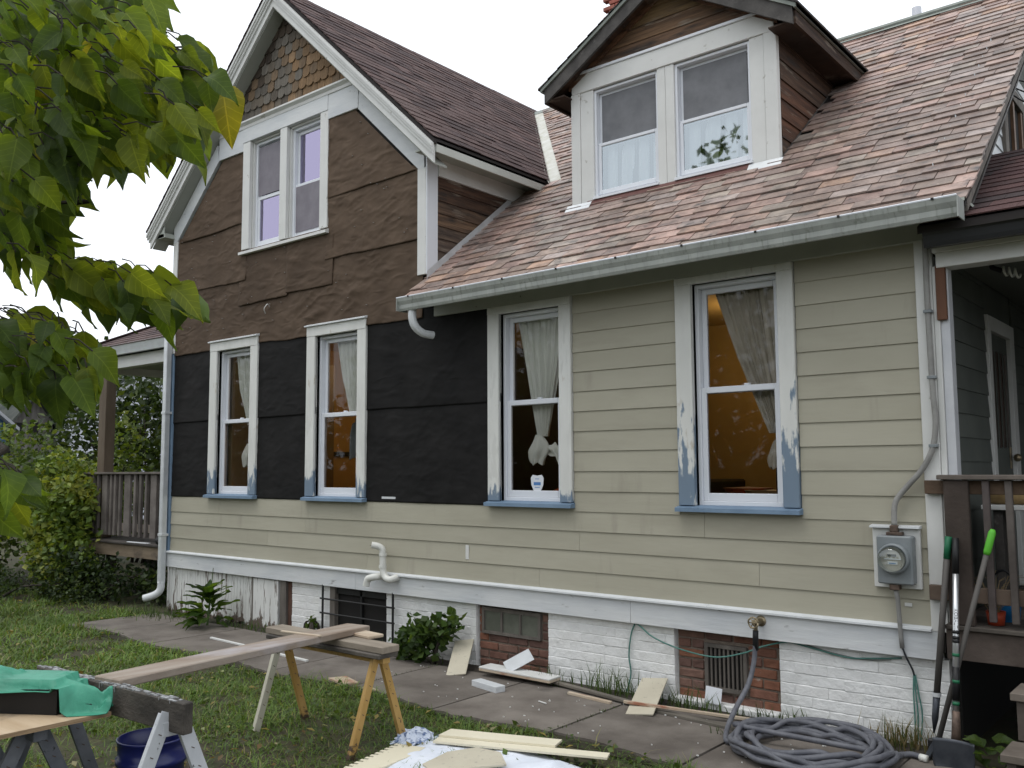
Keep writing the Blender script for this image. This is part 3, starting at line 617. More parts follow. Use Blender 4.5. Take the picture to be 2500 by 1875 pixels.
def shingle_courses(name, O, U, W, N, keep, length, ulen, expo, wmin, wmax, cols, mt, mts, thick, maxn=300, near=None, lift=.004, ovl=.35, ragged=0.0):
    """tiles in rows: U along the course, W up the slope; polygons clipped by keep()"""
    items = []
    nrow = int(length/expo)+1
    for r_ in range(nrow):
        v0 = r_*expo; u = -rnd.uniform(0,wmax)
        while u < ulen:
            w_ = rnd.uniform(wmin,wmax); dv = rnd.gauss(0,ragged)
            p = rect(u+.002, u+w_-.002, v0+dv, v0+expo*(1+ovl)); p = keep(p)
            u += w_
            if area(p) < expo*wmin*.12: continue
            cx_ = sum(q[0] for q in p)/len(p); P_ = O+U*cx_+W*v0
            fu = float(fbm(cx_*.55+3,v0*.5,31,3)); fs = float(fbm(cx_*2.6,v0*.25,37,3))
            ci = int(min(len(cols)-1,max(0,(fu-.22)*1.9*len(cols)+rnd.gauss(0,len(cols)*.24))))
            items.append(((P_-CAM).length, p, v0+dv, cols[ci], rnd.uniform(.84,1.12)*(.72+.62*fs), thick*rnd.uniform(.8,1.3)))
    items.sort(key=lambda t_: t_[0])
    far = MB()
    for i,(d,p,v0,c,b,tk) in enumerate(items):
        e = expo*(1+ovl); tl = rnd.gauss(0,.004); um = p[0][0]
        h1 = lambda a,b_,tk=tk,v0=v0,tl=tl,um=um: lift+tk+tk*1.5*(1-(b_-v0)/e)+tl*(a-um)
        h0 = lambda a,b_,tk=tk,v0=v0,tl=tl,um=um: lift+tk*1.5*(1-(b_-v0)/e)-.001+tl*(a-um)
        c = tuple(q*b for q in c)
        if i < maxn:
            mb = MB(); mb.frame(p,O,U,W,N,h0,h1); hp(mb,name,mt,color=c)
        else: far.frame(p,O,U,W,N,h0,h1,tint=c)
    if far.v: tag(hp(far,name+'_field',mts),kind='stuff')
Og = Vector((GX+DE,YF-.015,GZ-GM*DE)); Ug = Vector((0,1,0)); Wg = Vector((-cG,0,sG)); Ng = Vector((sG,0,cG))
y0v = yv(GX+DE)-YF+.015; y1v = yv(GX)-YF+.015
# course coordinate u = y from front, v up slope; valley: u <= y0v+(y1v-y0v)*v/LG
kk = (y1v-y0v)/LG
def keepG(p):
    p = clip(p,-1,0,0); p = clip(p,0,1,LG); return clip(p,1,-kk,y0v-.05)
BRS = [(.085,.056,.054),(.105,.068,.064),(.070,.047,.047),(.094,.06,.056),(.115,.078,.072)]
shingle_courses('roof_shingle',Og,Ug,Wg,Ng,keepG,LG,5.0,.128,.12,.36,BRS,'asph','asph_s',.0055,300)
mb = MB()
for i in range(26):
    y = YF-.02+i*.19; tt = .006+rnd.uniform(0,.004)
    mb.prism([(GX-.13,GZ-GM*.13+.012),(GX,GZ+.014+tt),(GX+.13,GZ-GM*.13+.012),(GX+.12,GZ-GM*.13+.002),(GX,GZ+.004),(GX-.12,GZ-GM*.13+.002)],1,y,y+.186,tint=rnd.choice(BRS))
hp(mb,'ridge_cap','asph_s')
# left slope: shingle edges seen end-on
mb = MB()
for i in range(26):
    v = i*.128; d0 = DE+.02-v*cG; 
    if d0 < .1: break
    a = gable_pt(-1,d0,YF-.03,.0); b = gable_pt(-1,max(0,d0-.2*cG),YF-.03,.0)
    for j in range(12):
        q0 = YF-.03+j*.35; mb.add([(a.x,q0,a.z),(a.x,q0+.34,a.z),(b.x,q0+.34,b.z),(b.x,q0,b.z),(a.x,q0,a.z+.014+rnd.uniform(0,.006)),(a.x,q0+.34,a.z+.014),(b.x,q0+.34,b.z+.005),(b.x,q0,b.z+.005)],[(0,3,2,1),(4,5,6,7),(0,1,5,4),(1,2,6,5),(2,3,7,6),(3,0,4,7)],rnd.choice(BRS))
tag(hp(mb,'roof_shingle_field','asph_s'),kind='stuff')
# rakes: soffit, main board, crown
for s in (-1,1):
    def line(d0,d1,za,zb): 
        q = [(GX+s*d0,GZ-GM*d0+za),(GX+s*d1,GZ-GM*d1+za),(GX+s*d1,GZ-GM*d1+zb),(GX+s*d0,GZ-GM*d0+zb)]
        return q if s > 0 else q[::-1]
    mb = MB(); mb.prism(line(0,DE-.02,-.052,-.235),1,YF+.012,YF+.034); mb.prism(line(0,DE-.012,-.052,-.155),1,YF-.006,YF+.012); hp(mb,'rake_board','white')
    mb = MB(); mb.prism(line(0,DE,-.050,-.085),1,YF-.034,YF-.006); mb.prism(line(0,DE,-.085,-.115),1,YF-.022,YF-.006); hp(mb,'rake_crown','white')
    mb = MB(); mb.prism(line(0,DE-.04,-.238,-.256),1,YF+.036,.003); hp(mb,'rake_soffit',mat('grey_soffit_paint',(0.30,.31,.28),(.34,.35,.32),4,rough=.7))
# eaves: fascia, soffit and frieze along both sides
zE = GZ-GM*DE
for s,ya in ((1,yv(GX+DE)+.15),(-1,7.9)):
    xo = GX+s*DE; xi = GX+s*2.152
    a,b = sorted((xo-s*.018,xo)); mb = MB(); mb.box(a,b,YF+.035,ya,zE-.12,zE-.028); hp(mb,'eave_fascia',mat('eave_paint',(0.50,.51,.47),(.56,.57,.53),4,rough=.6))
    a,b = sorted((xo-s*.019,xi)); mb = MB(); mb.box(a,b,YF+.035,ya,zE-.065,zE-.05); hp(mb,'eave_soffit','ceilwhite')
mb = MB(); mb.box(XC+.002,XC+.03,.112,1.42,4.29,4.46); hp(mb,'cheek_frieze','white')
mb = MB(); mb.box(GX-DE,XL+.02,YF+.036,.001,zE-.115,zE-.07); mb.prism([(GX-DE+.02,zE-.02),(GX-DE+.02,zE-.11),(XL,zE-.11),(XL,zE+.19)],1,YF+.036,YF+.05); hp(mb,'eave_return','ceilwhite')
# ---- cheek wall beside the gable
for i in range(9):
    z0 = 3.36+i*.118; p = clip(rect(.112,1.42,z0,z0+.121),SM,-1,-(SZ+.03)); p = clip(p,0,1,4.295)
    if area(p) < .002: continue
    c = [(.95,1.15,1.35),(1.0,1.15,1.3),(.85,.95,1.1),(1.0,1.1,1.2),(1.25,1.2,1.1),(.95,.95,.95),(.72,.65,.65),(.70,.60,.60),(.68,.58,.58)][i]
    mb = MB(); mb.prism([(a,b) for a,b in p],0,XC-.02,XC+.004); 
    mb.v = [(v[0]+(.012*(1-min(1,(v[2]-z0)/.12)) if v[0] > XC else 0),v[1],v[2]) for v in mb.v]
    hp(mb,'cheek_board','brownboard',color=c)
mb = MB(); mb.prism([(.11,3.3),(1.5,4.5),(.11,4.5)],0,XC-.10,XC-.021); hp(mb,'cheek_wall','wall_core')
# ================================================================= SLATE ROOF
cS, sS = math.cos(TH), math.sin(TH)
OX = -8.0; YE = -0.275
Os = Vector((OX,YE,SZ+SM*YE)); Us = Vector((1,0,0)); Ws = Vector((0,cS,sS)); Ns = Vector((0,-sS,cS))
DX, DZ, DM, DY = -3.645, 5.74, 0.60, 0.76      # dormer ridge x, roof top z, slope, front face
def dz(x): return DZ-DM*abs(x-DX)
def keepS(p):
    p = clip(p,1,0,-1.185-OX+rnd.uniform(-.008,.004)); p = clip(p,0,1,4.45/cS)
    if not p: return p
    cx_ = sum(q[0] for q in p)/len(p)+OX; y = YE+min(q[1] for q in p)*cS; yc = YE+sum(q[1] for q in p)/len(p)*cS
    p = clip(p,0,1,((3.17 if cx_ > -4.6 else 4.19)-YE)/cS)
    if y < 0.0: p = clip(p,-1,0,5.715+OX)
    elif y < 1.42: p = clip(p,-1,0,5.672+OX)
    else:
        # x >= GX+(GZ-SZ-SM*y)/GM+.12, y = YE+v*cS
        p = clip(p,-1,-SM*cS/GM,-(GX+(GZ-SZ-SM*YE)/GM+.13-OX))
    if -4.60 < cx_ < -2.70 and yc > .80 and SZ+SM*yc < dz(cx_)-.10: return []
    if yc > .80 and SZ+SM*yc < 5.0:
        if cx_ <= -4.60: p = clip(p,1,0,-4.60-OX)
        elif cx_ >= -2.70: p = clip(p,-1,0,2.70+OX)
    return p
SLC = [(0.258,0.199,0.174),(0.285,0.219,0.184),(0.312,0.266,0.231),(0.278,0.211,0.187),(0.327,0.242,0.204),(0.312,0.219,0.191),(0.354,0.253,0.217),(0.341,0.286,0.264),(0.375,0.266,0.231),(0.354,0.246,0.197),(0.404,0.273,0.204),(0.389,0.286,0.256),(0.333,0.253,0.231),(0.416,0.313,0.276)]
shingle_courses('slate_tile',Os,Us,Ws,Ns,keepS,4.45/cS,6.85,.1155,.17,.29,SLC,'slate','slate_s',.0092,300,lift=.007,ovl=.55,ragged=.0025)
mb = MB()
def sp(x,y,h): return Os+Us*(x-OX)+Ws*((y-YE)/cS)+Ns*h
def slab(P,h0,h1):
    n = len(P); mb.add([sp(x,y,h0) for x,y in P]+[sp(x,y,h1) for x,y in P],[tuple(reversed(range(n))),tuple(range(n,2*n))]+[(i,(i+1)%n,(i+1)%n+n,i+n) for i in range(n)])
slab([(-5.70,-.255),(-1.20,-.255),(-1.20,3.16),(-5.70,3.16)],-.06,.003); slab([(-7.84,4.19),(-5.702,1.5),(-5.702,3.16),(-4.6,3.16),(-4.6,4.19)],-.06,.003)
hp(mb,'slate_roof_deck','darkroof')
mb = MB(); 
mb.prism([(3.05,5.80),(3.17,SZ+SM*3.17+.03),(3.30,5.80),(3.17,SZ+SM*3.17-.02)],0,-4.6,-1.17); mb.prism([(4.05,6.58),(4.19,SZ+SM*4.19+.03),(4.3,6.58),(4.19,SZ+SM*4.19-.03)],0,-7.8,-4.6); mb.tube([(-4.6,3.165,5.875),(-1.16,3.165,5.875)],.035,8); hp(mb,'ridge_strip','ridge')
hp(MB().prism([(-.255,3.095),(3.17,5.83),(3.17,5.775),(-.255,3.04)],0,-1.23,-1.195),'roof_end_board','oldwood'); hp(MB().prism([(-.15,3.05),(3.17,5.70),(3.17,5.68),(-.12,3.05)],0,XR,-1.216),'rake_underside','darktrim'); hp(MB().prism([(3.16,5.75),(4.19,6.6),(5.3,5.75)],0,-4.66,-4.6),'roof_step_wall','darktrim')
# rear slope
mb = MB(); mb.add([(-4.6,3.17,5.83),(-1.19,3.17,5.83),(-1.19,6.6,3.1),(-4.6,6.6,3.1)],[(0,1,2,3)]); mb.add([(-9,4.19,6.64),(-4.6,4.19,6.64),(-4.6,7.9,3.6),(-9,7.9,3.6)],[(0,1,2,3)]); hp(mb,'rear_roof','darkroof')
# valley metal
mb = MB()
def vx(y): return GX+(GZ-SZ-SM*y)/GM
n_ = 14
P1 = []; P2 = []; P3 = []
for i in range(n_+1):
    y = lerp(1.40,4.20,i/n_); x = vx(y); wob = .006*math.sin(i*2.3)
    P1.append(sp(x-.02,y,.02)); P2.append(sp(x+.150+wob,y,.018)); P3.append(Vector((x-.075,y,GZ-GM*(x-.075-GX)+.020)))
mb.add(P3+P1+P2,[(i,i+1,n_+2+i,n_+1+i) for i in range(n_)]+[(n_+1+i,n_+2+i,2*n_+3+i,2*n_+2+i) for i in range(n_)])
hp(mb,'valley_flashing','valley')
# step flashing at the cheek wall
mb = MB()
for i in range(7):
    y0 = -.03+i*.185; y1 = y0+.21; h = .010+.0015*(i%2)
    a = [sp(XC+.018,y0,h),sp(XC+.125,y0+.01,h),sp(XC+.125,y1,h),sp(XC+.018,y1,h)]
    b = [Vector((XC+.019+.001*(i%2),y0,SZ+SM*y0+.10)),Vector((XC+.019+.001*(i%2),y1,SZ+SM*y1+.10))]
    mb.add(a+b,[(0,1,2,3),(0,3,5,4)])
hp(mb,'step_flashing','galv')
# gutter along the slate eave
mb = MB()
prof = [(-.300,3.075),(-.300,2.985),(-.395,2.965),(-.405,2.985),(-.408,3.015),(-.425,3.045),(-.432,3.072),(-.424,3.080),(-.412,3.074),(-.402,3.045),(-.390,2.985),(-.310,2.997),(-.310,3.075)]
for a,b in ((-5.64,-1.21),): 
    n = len(prof); V = [(x,y,z+.018*(x-a)/(b-a)) for x in (a,-3.4,b) for y,z in prof]
    F = [(i+k_*n,(i+1)%n+k_*n,(i+1)%n+n+k_*n,i+n+k_*n) for i in range(n) for k_ in (0,1)]
    mb.add(V,F)
mb.box(-5.643,-5.638,-.43,-.30,2.966,3.07); mb.box(-1.211,-1.204,-.43,-.30,2.975,3.09)
gut = hp(mb,'gutter','gutter')
mb = MB(); mb.tube([(-5.64,-.428,3.077),(-3.4,-.428,3.086),(-1.21,-.428,3.095)],.007,6); mb.build('gutter_lip',M['vinyl'],gut)
for i in range(9): MB().box(-5.5+i*.52,-5.485+i*.52,-.4395,-.43,3.070+.0021*i,3.082+.0021*i).build('gutter_nail',M['black'],gut)
mb = MB(); mb.tube(smoothpath([(-5.52,-.355,2.985),(-5.52,-.355,2.90),(-5.51,-.33,2.83),(-5.49,-.26,2.78),(-5.47,-.16,2.77)],5),.035,10); mb.build('outlet_elbow',M['alu'],gut)
mb = MB(); mb.prism([(-.29,3.06),(-.29,3.10),(-.225,3.145),(-.225,3.10)],0,-5.70,-1.2); hp(mb,'eave_drip_edge','darkroof')

# ================================================================= DORMER (built on the slate roof)
def dbox(name,a,b,z0,z1,pr,mt='white',back=.02,c=.003):
    mb = MB(); mb.box(a,b,DY-pr,DY+back,z0,z1,c); return hp(mb,name,mt)
dbox('dormer_corner_board',-4.612,-4.515,3.90,4.955,.034); dbox('dormer_corner_board',-2.785,-2.682,3.93,4.985,.034)
dbox('dormer_header',-4.60,-2.695,4.952,5.115,.038); dbox('dormer_header_cap',-4.53,-2.71,5.115,5.14,.052,'vinyl')
def dormer_window(xa,a,b,xb,nm):
    z0,z1 = 3.985,4.945
    mb = MB()
    for p in ((a,a+.022,z0,z1),(b-.022,b,z0,z1),(a+.022,b-.022,z1-.022,z1)): mb.box(p[0],p[1],DY-.008,DY+.09,p[2],p[3],.002)
    w = hp(mb,'window','vinyl')
    for p,q in ((xa,a),(b,xb)): MB().box(p,q,DY-.026,DY+.02,3.93,4.952,.003).build('casing',M['white'],w)
    mb = MB(); mb.prism([(DY-.045,3.955),(DY-.045,3.975),(DY+.06,4.0),(DY+.06,3.955)],0,a-.005,b+.005); mb.build('sill',M['vinyl'],w)
    sash(w,a+.022,b-.022,4.435,z1-.022,DY+.045,st=.028,top=.03,bot=.03,gm='glass_d')
    sash(w,a+.022,b-.022,4.0,4.462,DY+.015,st=.030,top=.028,bot=.04,gm='glass_m')
    mb = MB(); mb.add([(a+.05,DY+.040,4.47),(b-.05,DY+.040,4.47),(b-.05,DY+.040,z1-.05),(a+.05,DY+.040,z1-.05)],[(0,1,2,3)]); mb.build('insect_screen',M['screen'],w)
    def cf(u,v): return (lerp(a,b,u),DY+.13+.018*math.sin(u*26+v*1.5)+.006*math.sin(u*61),lerp(4.9,3.98,v))
    mb = MB(); mb.grid(50,6,cf); mb.build('curtain',mat('dormer_curtain',(0.60,.66,.66),(.70,.74,.73),4,(1,1,.3),rough=.9),w,True)
    return w
dormer_window(-4.513,-4.378,-3.732,-3.655,'a'); dormer_window(-3.653,-3.572,-2.905,-2.787,'b')
dbox('dormer_base_strip',-4.43,-2.90,3.905,3.953,.03,'white_h'); 
mb = MB(); mb.prism([(DY-.075,SZ+SM*(DY-.075)+.015),(DY-.03,3.955),(DY+.0,3.955),(DY+.0,3.90)],0,-4.45,-2.92); hp(mb,'apron_flashing','redbrown')
for a,b in ((-4.66,-4.40),(-2.93,-2.655)):
    mb = MB(); P_ = [sp(a,DY-.075,.022),sp(b,DY-.075,.022),sp(b-.0,DY,.022),sp(a,DY,.022),Vector((a,DY-.036,3.945)),Vector((b,DY-.036,3.945))]
    mb.add([P_[0],P_[1],P_[5],P_[4],P_[2],P_[3]],[(0,1,2,3)]); o = hp(mb,'corner_flashing','galv'); s_ = o.modifiers.new('t','SOLIDIFY'); s_.thickness = .002
mb = MB(); mb.prism([(-4.60,3.9),(-4.42,3.9),(-4.42,4.99),(-2.88,4.99),(-2.88,3.9),(-2.70,3.9),(-2.70,5.10),(DX,5.66),(-4.60,5.10)],1,DY+.021,DY+.06); hp(mb,'dormer_core','wall_core')
mb = MB(); mb.box(-4.40,-2.90,DY+.14,DY+.6,3.8,5.0); hp(mb,'dormer_room','dark')
for i in range(5):
    z0 = 5.125+i*.128; p = rect(-4.6,-2.69,z0,z0+.127)
    p = clip(clip(p,-DM,1,DZ-.115-DM*DX),DM,1,DZ-.115+DM*DX)
    if area(p) < .004: continue
    mb = MB(); mb.prism(p,1,DY-.014,DY+.018); mb.v = [(v[0],v[1]-(.008*(1-(v[2]-z0)/.127) if v[1] < DY else 0),v[2]) for v in mb.v]
    hp(mb,'dormer_gable_board','brownboard',color=[(1.15,1.05,.95),(1.25,1.15,.95),(1.45,1.45,1.0),(1.3,1.3,1.0),(1.1,1.0,.9)][i])
# side walls
for i in range(8):
    z0 = 3.97+i*.155; p = clip(rect(DY+.035,2.35,z0,z0+.158),SM,-1,-(SZ+.02)); p = clip(p,0,1,5.0)
    if area(p) < .003: continue
    c = rnd.choice([(.62,.55,.52),(.72,.55,.48),(.55,.5,.48),(.8,.55,.45)])
    mb = MB(); mb.prism(p,0,-2.72,-2.692); mb.v = [(v[0]+(.012*(1-min(1,(v[2]-z0)/.158)) if v[0] > -2.70 else 0),v[1],v[2]) for v in mb.v]; hp(mb,'dormer_side_board','brownboard',color=c)
mb = MB(); mb.prism([(DY+.03,3.9),(2.3,5.05),(DY+.03,5.05)],0,-4.61,-4.59); hp(mb,'dormer_side_wall','brownboard',color=(.6,.5,.45))
mb = MB(); mb.add([sp(-2.69,DY,.016),sp(-2.675,DY,.016),sp(-2.675,2.2,.016),sp(-2.69,2.2,.016),Vector((-2.676,DY,SZ+SM*DY+.05)),Vector((-2.676,2.2,SZ+SM*2.2+.03))],[(0,1,2,3),(1,2,5,4)]); hp(mb,'side_flashing','darktrim')
# dormer roof: two slopes running back into the slates
DH = 1.19; YD = .575
def dpt(s,d,y,h): return (DX+s*d,y,DZ-DM*d+h)
ym = lambda d: (DZ-DM*d-SZ)/SM+.06
mb = MB()
for s in (-1,1):
    V = [dpt(s,0,YD,0),dpt(s,DH,YD,0),dpt(s,DH,ym(DH),0),dpt(s,0,ym(0),0)]+[dpt(s,0,YD,-.03),dpt(s,DH,YD,-.03),dpt(s,DH,ym(DH),-.03),dpt(s,0,ym(0),-.03)]
    F = [(0,1,2,3),(7,6,5,4),(0,4,5,1),(1,5,6,2),(2,6,7,3)]
    mb.add(V,F if s > 0 else [f[::-1] for f in F])
hp(mb,'dormer_roof','darkroof')
cD = 1/math.sqrt(1+DM*DM)
for s in (-1,1):
    mb = MB(); L_ = DH/cD
    for r_ in range(11):
        v0 = r_*.128; d0 = DH+.02-v0*cD; d1 = max(0,d0-.19*cD); y = YD-.02
        yend = ym(d0)
        while y < yend:
            wv = rnd.uniform(.2,.36); y2 = min(y+wv,yend); hh = .016+rnd.uniform(0,.005)
            V = [dpt(s,d0,y,.001),dpt(s,d0,y2,.001),dpt(s,d1,y2,.001),dpt(s,d1,y,.001),dpt(s,d0,y,hh),dpt(s,d0,y2,hh),dpt(s,d1,y2,.006),dpt(s,d1,y,.006)]
            F = [(0,3,2,1),(4,5,6,7),(0,1,5,4),(1,2,6,5),(2,3,7,6),(3,0,4,7)]
            mb.add(V,F,rnd.choice([(.05,.045,.043),(.065,.055,.05),(.042,.038,.037)])); y = y2+.003
    tag(hp(mb,'dormer_shingle_field','asph_s'),kind='stuff')
    def dl(d0,d1,za,zb):
        q = [(DX+s*d0,DZ-DM*d0+za),(DX+s*d1,DZ-DM*d1+za),(DX+s*d1,DZ-DM*d1+zb),(DX+s*d0,DZ-DM*d0+zb)]
        return q if s > 0 else q[::-1]
    mb = MB(); mb.prism(dl(0,DH-.035,-.032,-.165),1,YD+.005,YD+.03); hp(mb,'dormer_rake_board','darktrim')
    mb = MB(); mb.prism(dl(0,DH-.005,-.002,-.034),1,YD-.012,YD+.004); hp(mb,'dormer_drip_edge','ridge')
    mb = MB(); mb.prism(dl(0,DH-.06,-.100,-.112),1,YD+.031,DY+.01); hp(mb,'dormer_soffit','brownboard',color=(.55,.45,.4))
    mb = MB(); mb.prism(dl(0,.98,-.113,-.155),1,DY-.045,DY-.015); hp(mb,'dormer_gable_moulding','brownboard',color=(1.2,.95,.8))
    xo = DX+s*DH; a,b = sorted((xo-s*.045,xo-s*.02)); zo = DZ-DM*DH
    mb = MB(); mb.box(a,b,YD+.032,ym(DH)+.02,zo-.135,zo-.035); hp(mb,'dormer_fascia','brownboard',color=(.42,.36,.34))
    a,b = sorted((xo-s*.018,xo)); mb = MB(); mb.box(a,b,YD-.01,ym(DH)+.04,zo-.032,zo-.002); hp(mb,'dormer_drip_edge','ridge')
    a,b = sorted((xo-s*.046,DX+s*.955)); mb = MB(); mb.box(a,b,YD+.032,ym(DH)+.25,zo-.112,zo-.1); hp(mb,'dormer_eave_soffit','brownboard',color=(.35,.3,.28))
mb = MB(); mb.add([sp(-2.46,2.02,.018),sp(-2.28,2.10,.018),sp(-2.28,2.22,.018),sp(-2.50,2.3,.018)],[(0,1,2,3)]); hp(mb,'corner_flashing','galv')

# ---- chimney and plumbing vent beyond the ridge
ch = thing('chimney','red brick chimney rising behind the dormer roof','chimney',(-6.47,4.8,5.0))
mb = MB(); mb.box(-6.70,-6.24,4.60,5.04,4.4,8.95); mb.build('chimney_core',M['mortar'],ch)
cbr = MB(); cbr.box(-.095,.095,-.045,.045,-.028,.028,.006); cbm = cbr.mesh('brick'); cbm.materials.append(M['brick_r'])
for r_ in range(31):
    z = 6.86+r_*.069
    for i in range(3):
        for f in range(2):
            q = put('brick',cbm,ch,(.30*rnd.uniform(.8,1.2),.10,.075))
            if f == 0: q.location = (-6.62+i*.2-(.1 if r_%2 else 0)+.03,4.592,z)
            else: q.location = (-6.235,4.65+i*.2-(.1 if r_%2 else 0)+.05,z); q.rotation_euler = (0,0,math.pi/2)
vp = thing('vent_pipe','grey white plumbing vent pipe poking up behind the slate ridge','vent pipe',(-2.34,3.35,5.6))
mb = MB(); mb.lathe([(.045,0),(.045,.45),(.038,.45),(.038,.35)],(-2.34,3.32,5.6),14); mb.build('pipe',mat('pale_pipe',(.45,.46,.50),rough=.5),vp,True)
mb = MB(); mb.lathe([(.075,0),(.05,.2)],(-2.34,3.32,5.58),14); mb.build('boot',M['ridge'],vp,True)

# ================================================================= FOUNDATION
found = hp(MB().box(-9.95,-1.50,.075,.30,-.3,.507),'foundation_wall','mortar_w')
bw = []
for kx in range(5):
    b_ = MB(); L_ = .196; b_.box(-L_/2,L_/2,-.05,.05,-.0285,.0285,.007)
    b_.v = [(x+rnd.uniform(-.003,.003),y+rnd.uniform(-.005,.003),z+rnd.uniform(-.0025,.0025)) for x,y,z in b_.v]
    me = b_.mesh('brick'); bw.append(me)
bl = []
for kx in range(6):
    b_ = MB(); h_,c_ = .0315,.0055; b_.grid(5,1,lambda u,v:(0,0,0)); b_ = MB(); V = []
    for i_ in range(6):
        x_ = -.098+.196*i_/5; j1,j2,j3 = (rnd.uniform(-.0022,.0022) for _ in range(3))
        V += [(x_,.05,-h_),(x_,-.046+j1*.3,-h_),(x_,-.05+j3,-h_+c_+j1),(x_,-.05+j3*1.2,h_-c_+j2),(x_,-.046,h_),(x_,.05,h_)]
    F = [(i_*6+k_,i_*6+k_+1,(i_+1)*6+k_+1,(i_+1)*6+k_) for i_ in range(5) for k_ in range(5)]
    b_.add(V,[f[::-1] for f in F]+[tuple(range(6)),tuple(reversed(range(30,36)))]); bl.append(b_.mesh('brick'))
def brickwork(x0,x1,z0,z1,y,mt,cols,course=.0685,skip=(),gap=.010):
    ms = [me.copy() for me in (bl if gap < .008 else bw)]
    for me in ms: me.materials.clear(); me.materials.append(M[mt])
    r_ = 0; z = z0
    while z+course*.6 < z1:
        x = x0-(.105 if r_%2 else 0)
        while x < x1-.015:
            a,b = max(x,x0),min(x+.208,x1); xm = (a+b)/2
            hz = min(z+course,z1)-z
            segs = [(a,b)]
            for s_ in skip:
                if s_[2] < z+hz*.75 and z+hz*.25 < s_[3]:
                    segs = [q for (p0,p1) in segs for q in ((p0,min(p1,s_[0])),(max(p0,s_[1]),p1)) if q[1]-q[0] > .03]
            for (c0,c1) in segs:
                if c1-c0 < .03: continue
                q = put('brick',rnd.choice(ms),found,rnd.choice(cols))
                q.location = ((c0+c1)/2,y+.05+rnd.uniform(-.002,.002),z+hz/2); q.scale = ((c1-c0-(gap if gap > .008 else .0006))/.196,1,(hz-gap)/.058); q.rotation_euler = (rnd.gauss(0,.006),rnd.gauss(0,.004),rnd.gauss(0,.004))
            x += .208
        z += course; r_ += 1
WT = [(1,1,1),(.985,.985,.985),(1.0,.995,.99),(.97,.97,.97)]
RB = [(.18,.085,.058),(.155,.08,.06),(.205,.09,.055),(.14,.082,.066),(.17,.098,.075),(.12,.068,.055)]
for a,b in ((-7.62,-7.03),(-6.23,-5.14),(-4.385,-3.275),(-2.505,-1.482)):
    hp(MB().box(a-.0,b,.0295,.076,-.1,.506),'mortar_bed','mortar_w'); brickwork(a,b,-.03,.505,.024,'brick_w',WT,gap=.005)
# openings: dark window with grille, two bricked-up openings
def reveal(x0,x1):
    mb = MB()
    for x in (x0,x1): mb.box(x-.006,x+.006,.03,.16,-.05,.505)
    mb.build('reveal',M['mortar_w'],found)
hp(MB().box(-5.13,-4.39,.066,.074,-.1,.506),'brick_infill','mortar'); hp(MB().box(-3.265,-2.515,.066,.074,-.1,.506),'brick_infill','mortar')
brickwork(-5.13,-4.39,.0,.50,.056,'brick_r',RB,.0685,[(-5.09,-4.47,.28,.55)])
brickwork(-3.262,-2.515,.03,.505,.056,'brick_r',RB,.0685,[(-3.06,-2.74,.11,.43)])
mb = MB(); mb.box(-3.27,-2.51,-.02,.07,-.05,.045,.01); hp(mb,'mortar_ledge','mortar_w')
# small vented window of three panes
w = hp(MB().box(-5.085,-4.475,.035,.06,.455,.485).box(-5.085,-4.475,.035,.06,.272,.295).box(-5.085,-5.062,.035,.06,.295,.455).box(-4.50,-4.475,.035,.06,.295,.455).box(-4.885,-4.868,.035,.06,.295,.455).box(-4.69,-4.673,.035,.06,.295,.455),'basement_window','oldwood')
for a,b in ((-5.062,-4.885),(-4.868,-4.69),(-4.673,-4.50)):
    MB().box(a,b,.05,.054,.295,.455).build('pane',mat('dusty_pane',(.10,.105,.085),(.14,.145,.12),8,rough=.35),w)
g = hp(MB().box(-3.05,-2.74,.035,.058,.40,.425).box(-3.05,-2.74,.035,.058,.115,.14).box(-3.05,-3.025,.035,.058,.14,.40).box(-2.765,-2.74,.035,.058,.14,.40),'vent_grille','oldwood')
MB().box(-3.03,-2.76,.060,.064,.13,.41).build('grille_back',M['dark'],g)
for i in range(8): MB().box(-3.010+i*.0315,-2.997+i*.0315,.044,.056,.14,.40).build('bar',M['oldwood'],g)
bwin = hp(MB().box(-6.99,-6.245,.06,.30,-.1,.506),'basement_opening','dark')
MB().box(-7.02,-6.945,.01,.06,-.05,.505,.004).build('side_post',M['oldwood'],bwin); MB().box(-6.60,-6.575,.03,.055,-.05,.505).box(-6.94,-6.25,.03,.05,.44,.505).build('inner_frame',M['blackmetal'],bwin)
gr_ = hp(MB().tube([(-7.085,-.02,.52),(-7.085,-.02,.03)],.011,6),'iron_grille','blackmetal'); MB().tube([(-6.10,-.02,.52),(-6.10,-.02,-.0)],.011,6).build('upright',M['blackmetal'],gr_)
for z in (.385,.25): MB().tube([(-7.12,-.022,z),(-6.08,-.022,z)],.009,6).build('bar',M['blackmetal'],gr_)
# bead board skirt, white hatch, old posts
mb = MB(); n = 30
for i in range(n):
    x0 = lerp(-9.955,-8.31,i/n); x1 = lerp(-9.955,-8.31,(i+1)/n)
    mb.prism([(x0,.05),(x0,.020),(x0+.006,.020),(x0+.011,.034),(x0+.016,.020),(x1,.020),(x1,.05)],2,rnd.uniform(-.04,.03),.506)
tag(hp(mb,'bead_board_skirt','bead'),kind='stuff')
hp(MB().box(-9.975,-9.95,.012,.3,-.05,.506),'skirt_return','bead')
hp(MB().box(-8.305,-8.27,.015,.07,-.05,.505,.003),'skirt_post','oldwood'); hp(MB().box(-8.262,-7.835,.004,.04,-.03,.495,.004),'white_hatch','bead')
hp(MB().box(-7.80,-7.70,.005,.07,-.05,.505,.003),'skirt_post','oldwood'); hp(MB().box(-7.835,-7.80,.04,.08,-.05,.505),'skirt_gap','dark')
hp(MB().box(-7.695,-7.625,.03,.07,-.05,.505),'brick_jamb','brick_r',color=(.085,.045,.032))

